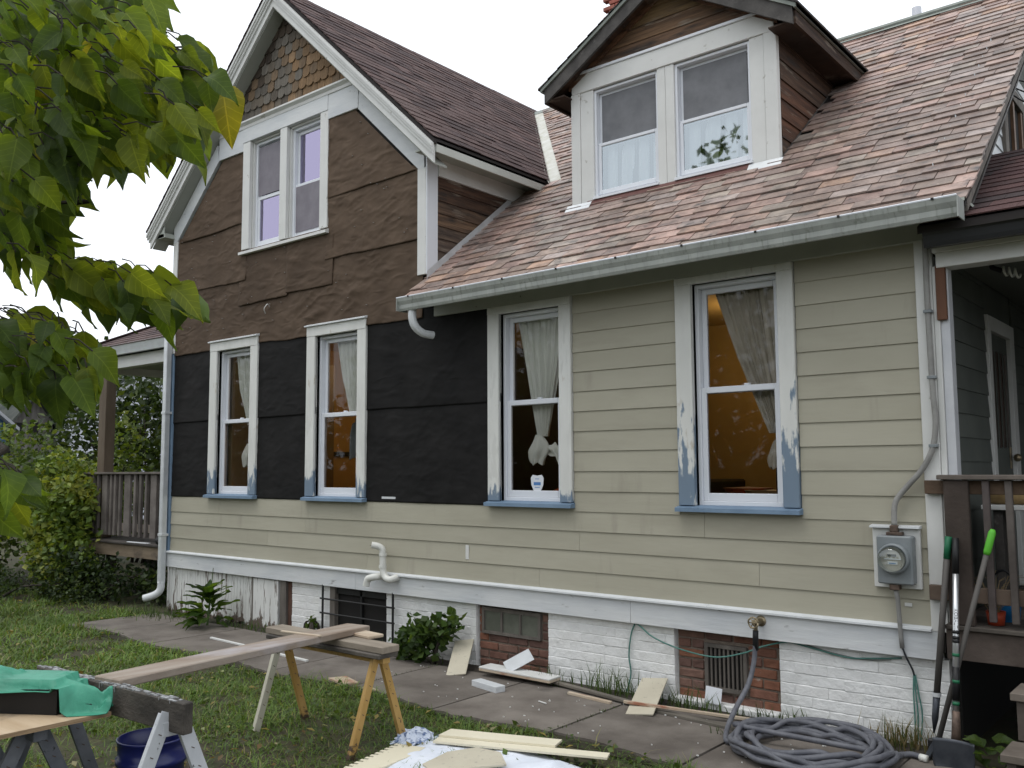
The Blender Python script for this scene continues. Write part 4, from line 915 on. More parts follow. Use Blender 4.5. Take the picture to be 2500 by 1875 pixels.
# ================================================================= UPPER GABLE WINDOW (two units)
uw = hp(MB().prism([(-.07,3.972),(-.07,4.0),(.0,4.032),(.1,4.035),(.1,3.972)],0,-8.565,-7.06),'upper_window','white')
for a,b in ((-8.55,-8.42),(-7.20,-7.075),(-7.872,-7.755)): MB().box(a,b,-.040,.004,4.033,5.24,.003).build('casing',M['white'],uw)
MB().box(-8.42,-8.40,.004,.10,4.035,5.24).box(-7.22,-7.20,.004,.10,4.035,5.24).box(-7.89,-7.872,.004,.10,4.035,5.24).box(-7.755,-7.735,.004,.10,4.035,5.24).box(-8.40,-7.22,.004,.10,5.22,5.24).build('jamb',M['white'],uw)
for a,b,gu,gl_ in ((-8.40,-7.89,'screen','glass_v'),(-7.735,-7.22,'glass_v','screen')):
    t = .03; mb = MB()
    for p in ((a,a+t,4.035,5.22),(b-t,b,4.035,5.22),(a+t,b-t,5.19,5.22),(a+t,b-t,4.035,4.06)): mb.box(p[0],p[1],.03,.10,p[2],p[3],.003)
    mb.build('frame',M['vinyl'],uw)
    sash(uw,a+t,b-t,4.575,5.19,.07,st=.03,gm='glass_v'); sash(uw,a+t,b-t,4.06,4.61,.042,st=.034,gm='glass_v')
    z0,z1 = (4.615,5.16) if gu == 'screen' else (4.09,4.58)
    MB().add([(a+.05,.036,z0),(b-.05,.036,z0),(b-.05,.036,z1),(a+.05,.036,z1)],[(0,1,2,3)]).build('insect_screen',mat('violet_grey_screen',(.17,.155,.18),(.21,.195,.22),7,rough=.6),uw)
hp(MB().box(-8.6,-7.0,.35,2.0,3.5,5.4),'upper_room','dark')
# ================================================================= END WALL, DOOR, ATTIC WINDOW (still the house)
i = 0; z = .735
while z < 2.93:
    c = rnd.uniform(.93,1.05); mb = MB(); z1 = min(z+.16,2.96)
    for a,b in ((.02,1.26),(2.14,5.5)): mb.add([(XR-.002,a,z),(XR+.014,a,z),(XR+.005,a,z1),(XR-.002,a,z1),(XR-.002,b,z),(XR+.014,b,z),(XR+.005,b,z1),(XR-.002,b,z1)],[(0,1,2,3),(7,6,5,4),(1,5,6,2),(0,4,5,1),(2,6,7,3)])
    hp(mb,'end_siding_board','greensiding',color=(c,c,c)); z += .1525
door = hp(MB().box(XR-.01,XR+.028,1.265,1.36,.735,2.68,.003).box(XR-.01,XR+.028,1.985,2.12,.735,2.68,.003).box(XR-.01,XR+.030,1.36,1.985,2.575,2.68,.003),'porch_door','white')
MB().box(XR-.03,XR-.004,1.36,1.985,.74,2.575).build('door_leaf',mat('dark_wood_door',(.012,.008,.006),(.022,.013,.009),9,(1,1,.2),rough=.6,spec=.15),door)
for y in (1.47,1.60,1.73,1.86): MB().box(XR-.004,XR+.003,y,y+.06,1.75,2.45,.002).build('door_panel',mat('door_panel_wood',(.04,.02,.012),rough=.3),door)
MB().lathe([(0,-.05),(.026,-.045),(.03,-.03),(.014,-.015),(.014,.0)],(XR+.05,1.92,1.68),12,'y').build('handle',M['brass'],door,True)
MB().box(XR-.003,XR+.006,1.89,1.945,1.60,1.76,.002).build('handle_plate',M['brass'],door)
for i in range(13):
    z0 = 3.35+i*.125; y0 = max(.15,(z0-SZ)/SM+.1)
    if y0 > 4: break
    ye = 6.3-y0
    for ya,yb in (((y0,2.2),(3.09,ye)) if 3.72 < z0 < 4.72 else ((y0,ye),)):
        if yb-ya > .02: hp(MB().add([(XR,ya,z0),(XR+.016,ya,z0),(XR+.004,ya,z0+.13),(XR,ya,z0+.13),(XR,yb,z0),(XR+.016,yb,z0),(XR+.004,yb,z0+.13),(XR,yb,z0+.13)],[(0,1,2,3),(7,6,5,4),(1,5,6,2),(0,4,5,1),(2,6,7,3)]),'gable_end_board','white_h')
aw = hp(MB().box(XR-.01,XR+.04,2.2,2.30,3.82,4.75,.003).box(XR-.01,XR+.04,2.98,3.09,3.82,4.75,.003).box(XR-.01,XR+.042,2.3,2.98,4.65,4.76,.003).box(XR-.01,XR+.05,2.3,2.98,3.80,3.86,.003),'attic_window','oldwood')
MB().box(XR+.005,XR+.03,2.3,2.36,3.86,4.65).box(XR+.005,XR+.03,2.92,2.98,3.86,4.65).box(XR+.005,XR+.03,2.6,2.66,3.86,4.65).build('sash',mat('brown_sash',(.10,.055,.03),(.15,.085,.05),8,rough=.6),aw)
MB().box(XR+.001,XR+.006,2.36,2.92,3.86,4.65).build('pane',M['dark'],aw)

# ================================================================= RIGHT PORCH
PX1 = 5.5  # extra length out of view, added to cut skylight in the porch
sp_ = thing('side_porch','weathered wooden porch with dark red shingle roof at the right end of the house','porch',(.3,1.2,0))
def pp(mb,name,mt,parent=None,color=None,smooth=False): return mb.build(name,M[mt] if isinstance(mt,str) else mt,parent or sp_,smooth,color)
dcol = lambda: (lambda q:(q,q*rnd.uniform(.94,1),q*rnd.uniform(.88,1)))(rnd.uniform(.8,1.25))
pp(MB().box(-1.457,PX1,-.10,-.065,.54,.705,.003),'rim_board','deckwood',color=(.95,.85,.8))
pp(MB().box(-1.457,-1.42,-.064,3.0,.54,.705,.003),'rim_board','deckwood',color=(.9,.8,.75))
for i in range(22): pp(MB().box(-1.457,PX1,-.125+i*.142,-.125+i*.142+.137,.708,.733,.004),'deck_board','deckwood',color=dcol())
pp(MB().box(-1.458,-1.428,-.022,.07,.734,2.80,.002),'porch_post','white'); pp(MB().box(-1.427,-1.378,-.005,.085,.734,2.80,.003),'porch_post',mat('grey_white_post',(.50,.51,.54),(.58,.59,.61),5,rough=.5))
pp(MB().box(-1.44,-1.385,-.035,-.006,2.475,2.80,.004),'post_block','redstrip')
pp(MB().box(-1.43,PX1,-.045,.09,2.785,2.872,.003),'porch_beam','white'); pp(MB().box(-1.445,PX1,-.060,.09,2.873,2.93,.003),'porch_beam','white')
pp(MB().box(-1.455,PX1,.092,3.1,2.905,2.93),'porch_ceiling',mat('dark_porch_ceiling',(.16,.17,.15),rough=.8))
pp(MB().prism([(-.135,2.965),(-.135,2.885),(-.215,2.875),(-.225,2.9),(-.235,2.94),(-.250,2.965),(-.243,2.968),(-.225,2.94),(-.21,2.885),(-.145,2.895),(-.145,2.965)],0,-1.445,PX1),'porch_gutter',mat('black_gutter',(.022,.023,.026),rough=.4,spec=.5))
pp(MB().box(-1.445,PX1,-.134,-.061,2.90,2.985),'porch_fascia','darktrim')
PM = .5; cP = 1/math.sqrt(1+PM*PM)
Op = Vector((-1.45,-.27,3.0)); Up = Vector((1,0,0)); Wp = Vector((0,cP,PM*cP)); Np = Vector((0,-PM*cP,cP)); LP_ = 1.66/cP
pp(MB().prism([(-.26,2.995),(1.39,3.82),(3.1,2.98),(3.1,2.94),(1.39,3.78),(-.26,2.95)],0,-1.465,PX1),'porch_roof','darkroof')
DRD = [(.066,.033,.033),(.055,.030,.029),(.046,.027,.027),(.078,.040,.038),(.042,.029,.029)]
for r_ in range(int(LP_/.135)+1):
    u = -rnd.uniform(0,.3)
    while u < 1.7:
        w_ = rnd.uniform(.22,.42); a,b = max(u,0),min(u+w_-.002,1.7); u += w_
        if b-a < .05: continue
        p = clip(rect(a,b,r_*.135,r_*.135+.18),0,1,LP_)
        if area(p) < .004: continue
        v0 = r_*.135; pp(MB().frame(p,Op,Up,Wp,Np,lambda q,v,v0=v0:.001+.006*(1-(v-v0)/.18),lambda q,v,v0=v0:.007+.008*(1-(v-v0)/.18)),'roof_shingle','asph',color=rnd.choice(DRD))
pp(MB().box(.26,PX1,-.27,-.26,2.99,3.0),'roof_edge','darkroof')
for i in range(26): pp(MB().prism([(1.26,3.775),(1.39,3.845),(1.52,3.775),(1.52,3.765),(1.39,3.83),(1.26,3.765)],0,-1.46+i*.26,-1.46+i*.26+.255),'ridge_shingle','asph',color=rnd.choice(DRD[1:3]))
pp(MB().box(-1.466,-1.44,.09,2.94,-.1,.535),'under_deck_shade','dark')  # near-black panel that paints the deck's shade onto the end wall
# railing
pp(MB().box(-1.462,PX1,-.135,-.02,1.545,1.572,.004),'rail_cap','deckwood',color=(1.25,1.2,1.15))
pp(MB().box(-1.545,PX1,-.072,-.036,1.462,1.54,.003),'rail','deckwood',color=(1.2,.9,.65)); pp(MB().box(-1.545,PX1,-.072,-.036,.857,.942,.003),'rail','deckwood',color=(1.15,.95,.8))
pp(MB().box(-1.432,-1.302,-.115,-.074,.735,1.543,.004),'newel_board','deckwood',color=(.58,.5,.46))
for i in range(60):
    x = -1.232+i*.112
    if x > PX1-.1: break
    lean = rnd.gauss(0,.004)
    pp(MB().beam((x+.02,-.092,.765),(x+.02+lean,-.092,1.543),.036,.034,(0,1,0)),'baluster','deckwood',color=dcol())
for (zt,yf) in ((.47,-.42),(.235,-.70)):
    pp(MB().box(-1.085,.1,yf,yf+.27,zt-.04,zt,.004),'stair_tread','deckwood',color=(1.4,1.35,1.25)); pp(MB().box(-1.06,-1.02,yf+.02,yf+.26,zt-.235,zt-.041),'stair_riser_block','deckwood',color=(.9,.85,.8))
pp(MB().box(-1.03,.1,-.15,-.12,.0,.53),'stair_back','deckwood',color=(.4,.4,.4))
pp(MB().box(-1.45,PX1,2.95,3.0,0,.54),'under_deck_blocker','dark'); pp(MB().box(PX1-.05,PX1,-.06,2.95,0,.54),'under_deck_blocker','dark')  # dark walls added under the deck to keep light out of the void
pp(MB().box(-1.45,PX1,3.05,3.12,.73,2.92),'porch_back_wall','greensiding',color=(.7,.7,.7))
# things kept on the porch
sh = thing('porch_bench','long white bench behind the right porch railing','bench',(-.3,.55,.735))
MB().box(-1.36,.9,.42,.78,1.355,1.385,.004).build('seat',M['white'],sh)
for x in (-1.3,.8): MB().box(x,x+.05,.45,.75,.735,1.354,.003).build('leg',M['darktrim'],sh)
bm = MB().lathe([(0,0),(.045,0),(.045,.55),(0,.55)],(0,0,0),16).build('bamboo_blind',mat('bamboo_tan',(.30,.20,.085),(.36,.25,.12),30,(1,1,.1),rough=.6),None,True)
bm.rotation_euler = (0,math.pi/2,0); bm.location = (-1.325,.55,1.432); tag(bm,'rolled tan bamboo blind lying on the white porch bench','blind')
bc = thing('watering_can','small bright blue plastic can on the right porch behind the railing','can',(-1.20,.22,.735))
MB().lathe([(0,0),(.07,0),(.085,.16),(.08,.16),(.065,.02)],(-1.21,.22,.735),16).build('body',mat('sky_blue_plastic',(.02,.20,.50),rough=.4),bc,True)
MB().tube(smoothpath([(-1.28,.22,.87),(-1.27,.22,.98),(-1.21,.22,1.02),(-1.15,.22,.96)]),.008,6).build('handle',M['black'],bc,True)
op_ = thing('flower_pot','low orange plant pot with dry stalks at the foot of the porch balusters','pot',(-1.225,.03,.735))
MB().lathe([(0,0),(.042,0),(.052,.075),(.046,.075),(.038,.01)],(-1.225,.03,.735),16).build('pot',mat('orange_plastic',(.40,.055,.02),rough=.5),op_,True)
mb = MB()
for i in range(34):
    a = rnd.uniform(-1.2,1.4); L_ = rnd.uniform(.12,.38); b = rnd.uniform(-.05,.25)
    mb.tube([(-1.225+rnd.uniform(-.03,.03),.03+rnd.uniform(-.03,.03),.78),(-1.225+math.sin(a)*L_*.5,.03+b*.4,.78+L_*.6),(-1.225+math.sin(a)*L_,.03+b,.78+L_*.65*math.cos(a))],[.002,.0016,.0008],4)
mb.build('dry_stalks',mat('straw',(.26,.19,.10),rough=.9),op_)
lf = thing('porch_lamp','bare coil bulb in a socket under the right porch ceiling','lamp',(-1.2,.35,2.9))
MB().lathe([(.055,0),(.05,-.03),(.02,-.04),(0,-.04)],(-1.215,.3,2.905),14).build('ceiling_plate',M['pvc'],lf,True)
MB().tube([(-1.215,.3,2.87),(-1.20,.3,2.81),(-1.15,.3,2.785)],.016,8).build('socket',M['black'],lf,True)
MB().tube([(-1.15+.0045*j,.3+.026*math.cos(j*.9),2.785-.0015*j+.026*math.sin(j*.9)) for j in range(22)],.007,6).build('coil_bulb',M['pvc'],lf,True)

# ================================================================= LEFT PORCH
lp = thing('back_porch','grey railed wooden porch at the left end of the house under a brown hip roof','porch',(-11.3,1.8,0))
def lpp(mb,name,mt,color=None,parent=None): return mb.build(name,M[mt] if isinstance(mt,str) else mt,parent or lp,False,color)
lpp(MB().box(-12.35,-9.99,.13,.17,.535,.69,.003),'rim_board',mat('stained_rim_board',(.14,.105,.07),(.22,.17,.12),5,(.3,1,2.5),rough=.8,bump=.3,spots=[((.05,.04,.035),4,(.6,1,1),.55,.7),((.20,.10,.045),6,(.5,1,3),.62,.7)]))
for i in range(22): lpp(MB().box(-12.38,-9.99,.10+i*.142,.10+i*.142+.136,.692,.718,.004),'deck_board','deckwood',(.6,.6,.6))
lpp(MB().box(-12.75,-9.99,.195,.315,1.575,1.602,.003),'rail_cap','deckwood',(1.5,1.5,1.5)); lpp(MB().box(-12.6,-9.99,.27,.305,1.49,1.573,.003),'rail','deckwood',(1.3,1.3,1.3)); lpp(MB().box(-12.6,-9.99,.31,.345,.83,.93,.003),'rail','deckwood',(3.0,2.9,2.8))
for x,w_ in ((-12.005,.13),(-11.84,.05),(-11.73,.05),(-11.60,.05),(-11.40,.15),(-11.21,.055),(-11.07,.055),(-10.93,.05),(-10.74,.14),(-10.53,.05),(-10.40,.05),(-10.28,.05),(-10.14,.05),(-12.2,.05),(-12.33,.05),(-12.45,.05),(-12.56,.06)):
    lpp(MB().box(x-w_/2,x+w_/2,.225,.262,.775,1.574,.003),'baluster','deckwood',(lambda q:(q,q,q*1.02))(rnd.uniform(1.2,1.7)))
lpp(MB().box(-12.39,-12.20,.30,.44,.72,2.99,.004),'porch_post',mat('brown_post',(.095,.070,.048),(.14,.108,.078),6,(1,1,.2),rough=.8,bump=.3))
for i in range(12): lpp(MB().box(-12.47,-12.43,.45+i*.16,.485+i*.16,.775,1.574,.003),'baluster','deckwood',(1.2,1.2,1.2))
lpp(MB().box(-12.5,-12.40,.36,2.6,1.575,1.60,.003),'rail_cap','deckwood',(1.4,1.4,1.4))
lpp(MB().box(-12.7,-9.99,.30,.42,3.0,3.16,.004),'porch_beam','white'); lpp(MB().box(-12.7,-12.58,.421,3.6,3.0,3.16,.004),'porch_beam','white')
lpp(MB().box(-12.7,-9.99,.43,3.6,3.10,3.13),'porch_ceiling','ceilwhite')
lpp(MB().prism([(.29,3.285),(.29,3.175),(.20,3.165),(.19,3.2),(.165,3.27),(.155,3.29),(.165,3.293),(.175,3.27),(.20,3.18),(.28,3.19),(.28,3.285)],0,-12.95,-9.985),'porch_gutter','alu')
RX,RY = -12.92,.17
hip = [(RX,RY,3.27),(-9.985,RY,3.27),(-9.985,1.97,4.17),(-11.12,1.97,4.17),(RX,3.77,3.27),(-9.985,3.77,3.27)]
mb = MB(); mb.add(hip,[(0,1,2,3),(0,3,4),(4,3,2,5),(0,4,5,1)]); lpp(mb,'porch_roof','darkroof')
Oh = Vector((RX,RY-.01,3.27)); Nh = Vector((0,-.447,.894)); Wh = Vector((0,.894,.447))
for r_ in range(15):
    v0 = r_*.135; u = -rnd.uniform(0,.3); mb = MB()
    while u < 2.95:
        w_ = rnd.uniform(.2,.42); p = clip(clip(rect(max(u,0),min(u+w_-.002,2.93),v0,v0+.18),-1,.894,0),0,1,2.0)
        u += w_
        if area(p) < .003: continue
        lpp(MB().frame(p,Oh,Vector((1,0,0)),Wh,Nh,lambda a,b,v0=v0:.001+.006*(1-(b-v0)/.18),lambda a,b,v0=v0:.007+.010*(1-(b-v0)/.18)),'roof_shingle','asph',rnd.choice(BRS))
mb = MB(); mb.beam((RX-.02,RY-.02,3.285),(-11.12,1.97,4.19),.14,.02,tint=(.07,.045,.045)); mb.beam((-11.2,1.97,4.19),(-9.985,1.97,4.19),.14,.02,tint=(.07,.045,.045)); lpp(mb,'hip_cap','asph_s')
for x in (-12.2,-11.1): lpp(MB().box(x-.05,x+.05,.4,.5,-.1,.53),'pier','oldwood')
bp_ = tag(MB().lathe([(.045,0),(.055,.02),(.055,.40),(.045,.40),(.04,.0),(.045,0)],(0,0,0),14).build('drain_pipe_offcut',M['black'],None,True),'short black pipe lying on the edge of the left porch deck','pipe')
bp_.rotation_euler = (0,math.pi/2,.12); bp_.location = (-10.42,.13,.773)
ws_ = tag(MB().box(-.24,.24,-.02,.02,0,.012,.003).build('wood_strip',M['white_h']),'thin white strip lying on the left porch deck edge','strip'); ws_.location = (-10.9,.135,.719); ws_.rotation_euler = (0,0,.05)
# downspout at the left corner
ds = thing('downspout','pale grey downspout running down the left corner of the house','downspout',(-9.93,-.08,.1))
MB().box(-9.985,-9.915,-.115,-.045,.32,3.19,.008).build('pipe',M['galv'],ds)
MB().tube(smoothpath([(-9.95,-.08,.34),(-9.955,-.085,.25),(-9.99,-.13,.19),(-10.08,-.22,.15)],5),.042,10).build('shoe',M['alu'],ds,True)
for z in (.86,2.28): MB().box(-9.992,-9.905,-.120,-.03,z,z+.03,.002).build('strap',M['galv'],ds)
MB().box(-9.985,-9.915,-.09,.22,3.192,3.25,.008).build('elbow',M['galv'],ds)

# ================================================================= SERVICE FITTINGS ON THE FACADE
em = thing('electric_meter','grey round electric meter box on the siding beside the right corner board','meter',(-1.72,-.05,.9))
MB().box(-1.862,-1.590,-.040,-.016,.905,1.255,.003).build('backboard',M['white'],em)
MB().prism([(-.075,1.258),(-.075,1.268),(-.02,1.275),(-.02,1.256)],0,-1.868,-1.583).build('drip_cap',M['alu'],em)
MB().box(-1.815,-1.615,-.125,-.041,.935,1.215,.008).build('meter_box',M['greymetal'],em)
MB().lathe([(.088,-.127),(.088,-.155),(.075,-.162),(.075,-.127)],(-1.715,0,1.085),28,'y').build('meter_ring',M['greymetal'],em,True)
MB().lathe([(0,-.150),(.070,-.150)],(-1.715,0,1.085),24,'y').build('meter_face',mat('meter_face_grey',(.34,.34,.29),(.42,.42,.36),12,rough=.5),em)
MB().box(-1.745,-1.695,-.1535,-.151,1.098,1.112).build('display',mat('display_dark',(.03,.035,.02),rough=.3),em)
MB().box(-1.765,-1.67,-.1525,-.1506,1.080,1.087).box(-1.745,-1.69,-.1525,-.1506,1.052,1.07).build('label_plate',mat('label_pale',(.55,.60,.60),rough=.5),em)
MB().box(-1.737,-1.70,-.1532,-.1527,1.057,1.061).build('label_print',mat('label_blue',(.05,.18,.38),rough=.5),em)
MB().lathe([(.070,-.151),(.074,-.175),(.070,-.21),(.055,-.225),(0,-.228)],(-1.715,0,1.085),24,'y').build('glass_dome',M['glass_d'],em,True)
MB().box(-1.765,-1.675,-.10,-.05,1.216,1.235,.003).box(-1.745,-1.70,-.095,-.055,1.235,1.275,.004).build('top_hub',M['rust'],em)
MB().box(-1.755,-1.70,-.11,-.06,.90,.934,.003).build('bottom_hub',M['rust'],em)
MB().tube(smoothpath([(-1.722,-.072,1.275),(-1.722,-.06,1.37),(-1.705,-.052,1.43),(-1.64,-.05,1.51),(-1.56,-.052,1.60),(-1.495,-.055,1.72),(-1.470,-.055,1.87),(-1.477,-.052,2.05),(-1.482,-.05,2.3),(-1.484,-.05,2.6),(-1.482,-.05,2.97)],5),.0165,9).build('service_cable',M['conduit'],em,True)
for z,x in ((2.53,-1.482),(2.14,-1.479),(1.74,-1.487)): MB().box(x-.024,x+.024,-.072,-.03,z-.009,z+.009,.002).build('cable_clip',M['greymetal'],em)
MB().tube([(-1.727,-.085,.90),(-1.725,-.06,.84),(-1.72,-.048,.62),(-1.716,-.046,.56)],.0135,9).build('ground_conduit',M['conduit'],em,True)
MB().tube(smoothpath([(-1.716,-.046,.565),(-1.70,-.03,.505),(-1.68,.0,.44),(-1.672,.01,.40)],4),.006,6).build('ground_wire',M['darksteel'],em,True)
vt = thing('vent_pipe','white plastic vent pipes with curved elbows on the water table board','vent pipe',(-6.16,-.06,.6))
MB().tube(smoothpath([(-6.03,.0,.665),(-6.03,-.07,.655),(-6.06,-.10,.645),(-6.115,-.10,.665),(-6.145,-.10,.72),(-6.15,-.10,.86),(-6.155,-.105,.91),(-6.185,-.13,.935),(-6.225,-.165,.945)],5),.030,12,False).build('tall_pipe',M['pvc'],vt,True)
MB().tube(smoothpath([(-6.20,.0,.665),(-6.21,-.08,.66),(-6.25,-.12,.655),(-6.31,-.13,.635),(-6.335,-.13,.575)],5),.032,12,False).build('short_elbow',M['pvc'],vt,True)
for z in (.74,.845): MB().lathe([(.034,0),(.036,.015),(.034,.03)],(-6.148,-.10,z),14).build('coupling',M['pvc'],vt,True)
MB().lathe([(0,0),(.025,0)],(-6.222,-.162,.943),12).build('bore',M['dark'],vt)
# hose bib and hose
hb = thing('hose_faucet','tarnished brass hose faucet on the white water table board','faucet',(-2.60,-.06,.62))
MB().lathe([(.02,-.03),(.016,-.10),(.022,-.105),(.022,-.125),(0,-.13)],(-2.60,0,.625),12,'y').build('body',M['brass'],hb,True)
MB().lathe([(.035,-.028),(.035,-.033),(0,-.034)],(-2.60,0,.625),16,'y').build('flange',M['brass'],hb,True)
mb = MB(); mb.tube([(-2.60+.034*math.cos(a*.5236),-.145+.004*math.sin(a*2.1),.628+.034*math.sin(a*.5236)) for a in range(13)],.006,6)
for a in range(3): mb.tube([(-2.60-.032*math.cos(a*1.047),-.145,.628-.032*math.sin(a*1.047)),(-2.60+.032*math.cos(a*1.047),-.145,.628+.032*math.sin(a*1.047))],.004,5)
mb.build('wheel_handle',M['brass'],hb,True)
MB().tube([(-2.60,-.09,.62),(-2.603,-.105,.595),(-2.603,-.108,.565)],.014,9).build('spout',M['brass'],hb,True)
gh = thing('garden_hose','long grey garden hose coiled on the walkway and hanging from the faucet','hose',(-2.08,-.5,0))
pts = [(-2.603,-.108,.56),(-2.605,-.112,.50),(-2.61,-.13,.38),(-2.62,-.20,.25),(-2.64,-.34,.13),(-2.62,-.50,.05),(-2.54,-.68,.03)]
MB().tube([(-2.603,-.108,.575),(-2.604,-.110,.54),(-2.605,-.112,.45)],.019,9).build('coupling_sleeve',M['black'],gh,True)
rr = random.Random(3); a0 = 3.5; N_ = 11
for i in range(N_*22):
    a = a0+i*2*math.pi/22; t = i/22
    rx = .375+.055*math.sin(t*1.37+1)+.012*math.sin(t*4.1); ry = .355+.06*math.sin(t*1.21+2)+.012*math.cos(t*3.3)
    x = -2.10+.028*math.sin(t*2.7)+rx*math.cos(a); y = -.555+.022*math.cos(t*1.7)+ry*math.sin(a)
    y = min(y,-.03-.012*math.sin(i*.7))
    zb = .028+.020*((t*3.7)%1)*1.8+.012*math.sin(a*3+t*5)+(.012 if t > 4 else 0)+(.02 if t > 7 else 0)
    pts.append((x,y,max(.026,zb)))
pts += [(-1.72,-.42,.05),(-1.67,-.33,.03),(-1.62,-.28,.03),(-1.56,-.30,.03)]
MB().tube(smoothpath(pts,3),.0165,8).build('hose_line',M['hose'],gh,True)
MB().tube([(-1.57,-.30,.03),(-1.53,-.31,.03)],.02,8).build('end_fitting',M['pvc'],gh,True)
cb = thing('loose_cable','thin green cable sagging across the brick foundation below the water table','cable',(-3.3,-.02,0))
MB().tube(smoothpath([(-3.59,.015,.50),(-3.62,.010,.42),(-3.64,.008,.27),(-3.625,.006,.14),(-3.66,-.01,.0)],5),.0055,6).build('cable_run',M['greencable'],cb,True)
MB().tube(smoothpath([(-3.585,.012,.505),(-3.52,-.015,.49),(-3.42,-.02,.43),(-3.22,-.02,.375),(-2.95,-.02,.35),(-2.74,-.02,.40),(-2.60,-.02,.46),(-2.45,.015,.50),(-2.31,.012,.488),(-2.07,.010,.455),(-1.93,.010,.465),(-1.74,.012,.49)],5),.0055,6).build('cable_run',M['greencable'],cb,True)
for dx in (0,.016,-.012): MB().tube(smoothpath([(-1.672+dx*.3,.012,.405),(-1.668+dx,.008,.30),(-1.66+dx*1.5,.006,.18),(-1.665+dx,.0,.03)],5),.0048,6).build('cable_run',M['greencable'],cb,True)
MB().tube(smoothpath([(-2.35,.018,.505),(-2.15,.012,.47),(-1.95,.012,.455),(-1.80,.012,.475)],5),.004,5).build('cable_run',M['greycable'],cb,True)

# ================================================================= GROUND
gx = np.concatenate([np.linspace(-300,-20,12),np.linspace(-18,4,80),np.linspace(8,300,10)]); gy = np.concatenate([np.linspace(-200,-9,8),np.linspace(-8,6,60),np.linspace(9,300,10)])
XX,YY = np.meshgrid(gx,gy)
def gh_z(x,y):
    x = np.asarray(x,float); y = np.asarray(y,float)
    z = (fbm(x*1.1,y*1.1,3,4)-.5)*.06-.012
    near = np.clip((y+1.55)/.35,0,1)*np.clip((x+10.2)/.6,0,1)
    return z*(1-near)-.012*near
ZZ = gh_z(XX,YY)
mb = MB(); nx_ = len(gx); mb.v = list(zip(XX.ravel().tolist(),YY.ravel().tolist(),ZZ.ravel().tolist())); mb.f = [(j*nx_+i,j*nx_+i+1,(j+1)*nx_+i+1,(j+1)*nx_+i) for j in range(len(gy)-1) for i in range(nx_-1)]
ground = tag(mb.build('ground',M['soil'],None,True),kind='structure')
walk = tag(MB().box(-9.9,-1.2,-1.24,.02,-.03,-.004).build('walkway',mat('joint_soil',(.022,.022,.012),(.04,.036,.02),20,rough=1)),kind='structure')
jx = [-9.85,-9.1,-8.15,-7.22,-6.29,-5.36,-4.43,-3.495,-2.56,-1.63,-1.22]
for a,b in zip(jx[:-1],jx[1:]):
    n_ = 10; mb = MB(); ed = [(a+.008,-.20)]+[(lerp(a+.008,b-.008,t/n_),-1.16+.05*math.sin(3.3*lerp(a,b,t/n_))+rnd.uniform(-.015,.015)) for t in range(n_+1)]+[(b-.008,-.20)]
    ed2 = [(x,y) for x,y in ed]; mb.prism(ed2,2,-.02,.010+rnd.uniform(-.004,.004)); c = rnd.uniform(.9,1.1); o = mb.build('paving_slab',M['concrete'],walk,color=(c,c,c))
# a low strip of dirt between the slabs and the wall
tag(MB().box(-8.2,-1.5,-.21,.03,-.02,.004).build('soil_strip',mat('dark_dirt',(.028,.023,.018),(.06,.05,.04),14,rough=1,bump=.8,bscale=40)),kind='structure')
# ================================================================= YARD THINGS
def leg_pair(t,x,yc,zt,sp_,mt1,mt2,w_=.045,foot=0.0,dx=.0):
    for s,mm in ((-1,mt1),(1,mt2)):
        p = Vector((x+dx,yc+s*sp_,foot)); q = Vector((x,yc+s*.025,zt)); d = (q-p).normalized()
        mb = MB(); n_ = Vector((1,0,0))
        mb.beam(p,q,w_,.004,d.cross(Vector((0,1,0))) if False else (1,0,0),c=.001); mb.beam(p+Vector((-.014,-s*w_*.45,0)),q+Vector((-.014,-s*w_*.45,0)),.004,.028,(1,0,0),c=.001); mb.beam(p+Vector((-.014,s*w_*.45,0)),q+Vector((-.014,s*w_*.45,0)),.004,.028,(1,0,0),c=.001)
        lg = mb.build('leg',M[mm],t)
        h = MB()
        for k_ in range(1,7):
            c = p+(q-p)*(k_/7); h.beam(c+Vector((.0028,-.007,.004)),c+Vector((.0028,.007,-.004)),.004,.0012,(1,0,0),c=0)
        tag(h.build('slots',M['rust'],lg),kind='stuff')
h2 = thing('sawhorse','yellow steel sawhorse with weathered boards on top standing on the grass','sawhorse',(-4.5,-2.02,0))
leg_pair(h2,-4.06,-2.015,.53,.205,'yellow','yellow'); leg_pair(h2,-4.95,-2.04,.53,.19,'palesteel','yellow')
MB().box(-5.02,-4.0,-2.045,-1.99,.500,.535,.003).build('rail',M['yellow'],h2)
MB().box(-5.06,-3.98,-2.10,-1.945,.536,.562,.004).build('top_board',M['blacklum'],h2)
lb = tag(MB().box(-5.10,-3.975,-2.075,-1.94,.563,.602,.004).build('loose_board',M['greylum']),'grey weathered board lying along the top of the yellow sawhorse','board')
lb2 = tag(MB().beam((-4.62,-1.86,.612),(-4.22,-1.90,.612),.11,.019).build('loose_board',M['stripwood']),'short pale board under the far end of the long plank','board')
pl = tag(MB().beam((-4.50,-1.80,.624),(-4.185,-3.585,.652),.185,.040,c=.005).build('plank',M['plank']),'long brown plank spanning from the yellow sawhorse to the dark beam','plank')
st_ = tag(MB().beam((-4.62,-2.30,.657),(-4.32,-2.245,.654),.022,.010,c=.002).build('wood_strip',M['stripwood']),'small pale wood strip lying across the long brown plank','strip')
h1 = thing('sawhorse','paint stained timber beam sawhorse with chipped white steel legs','sawhorse',(-4.1,-3.59,0))
bd = Vector((-1,-.055,0)).normalized(); bq = Vector((-3.555,-3.545,.585))
MB().beam(bq,bq+bd*1.25,.048,.130,c=.004).build('beam',M['blacklum'],h1)
mb = MB()
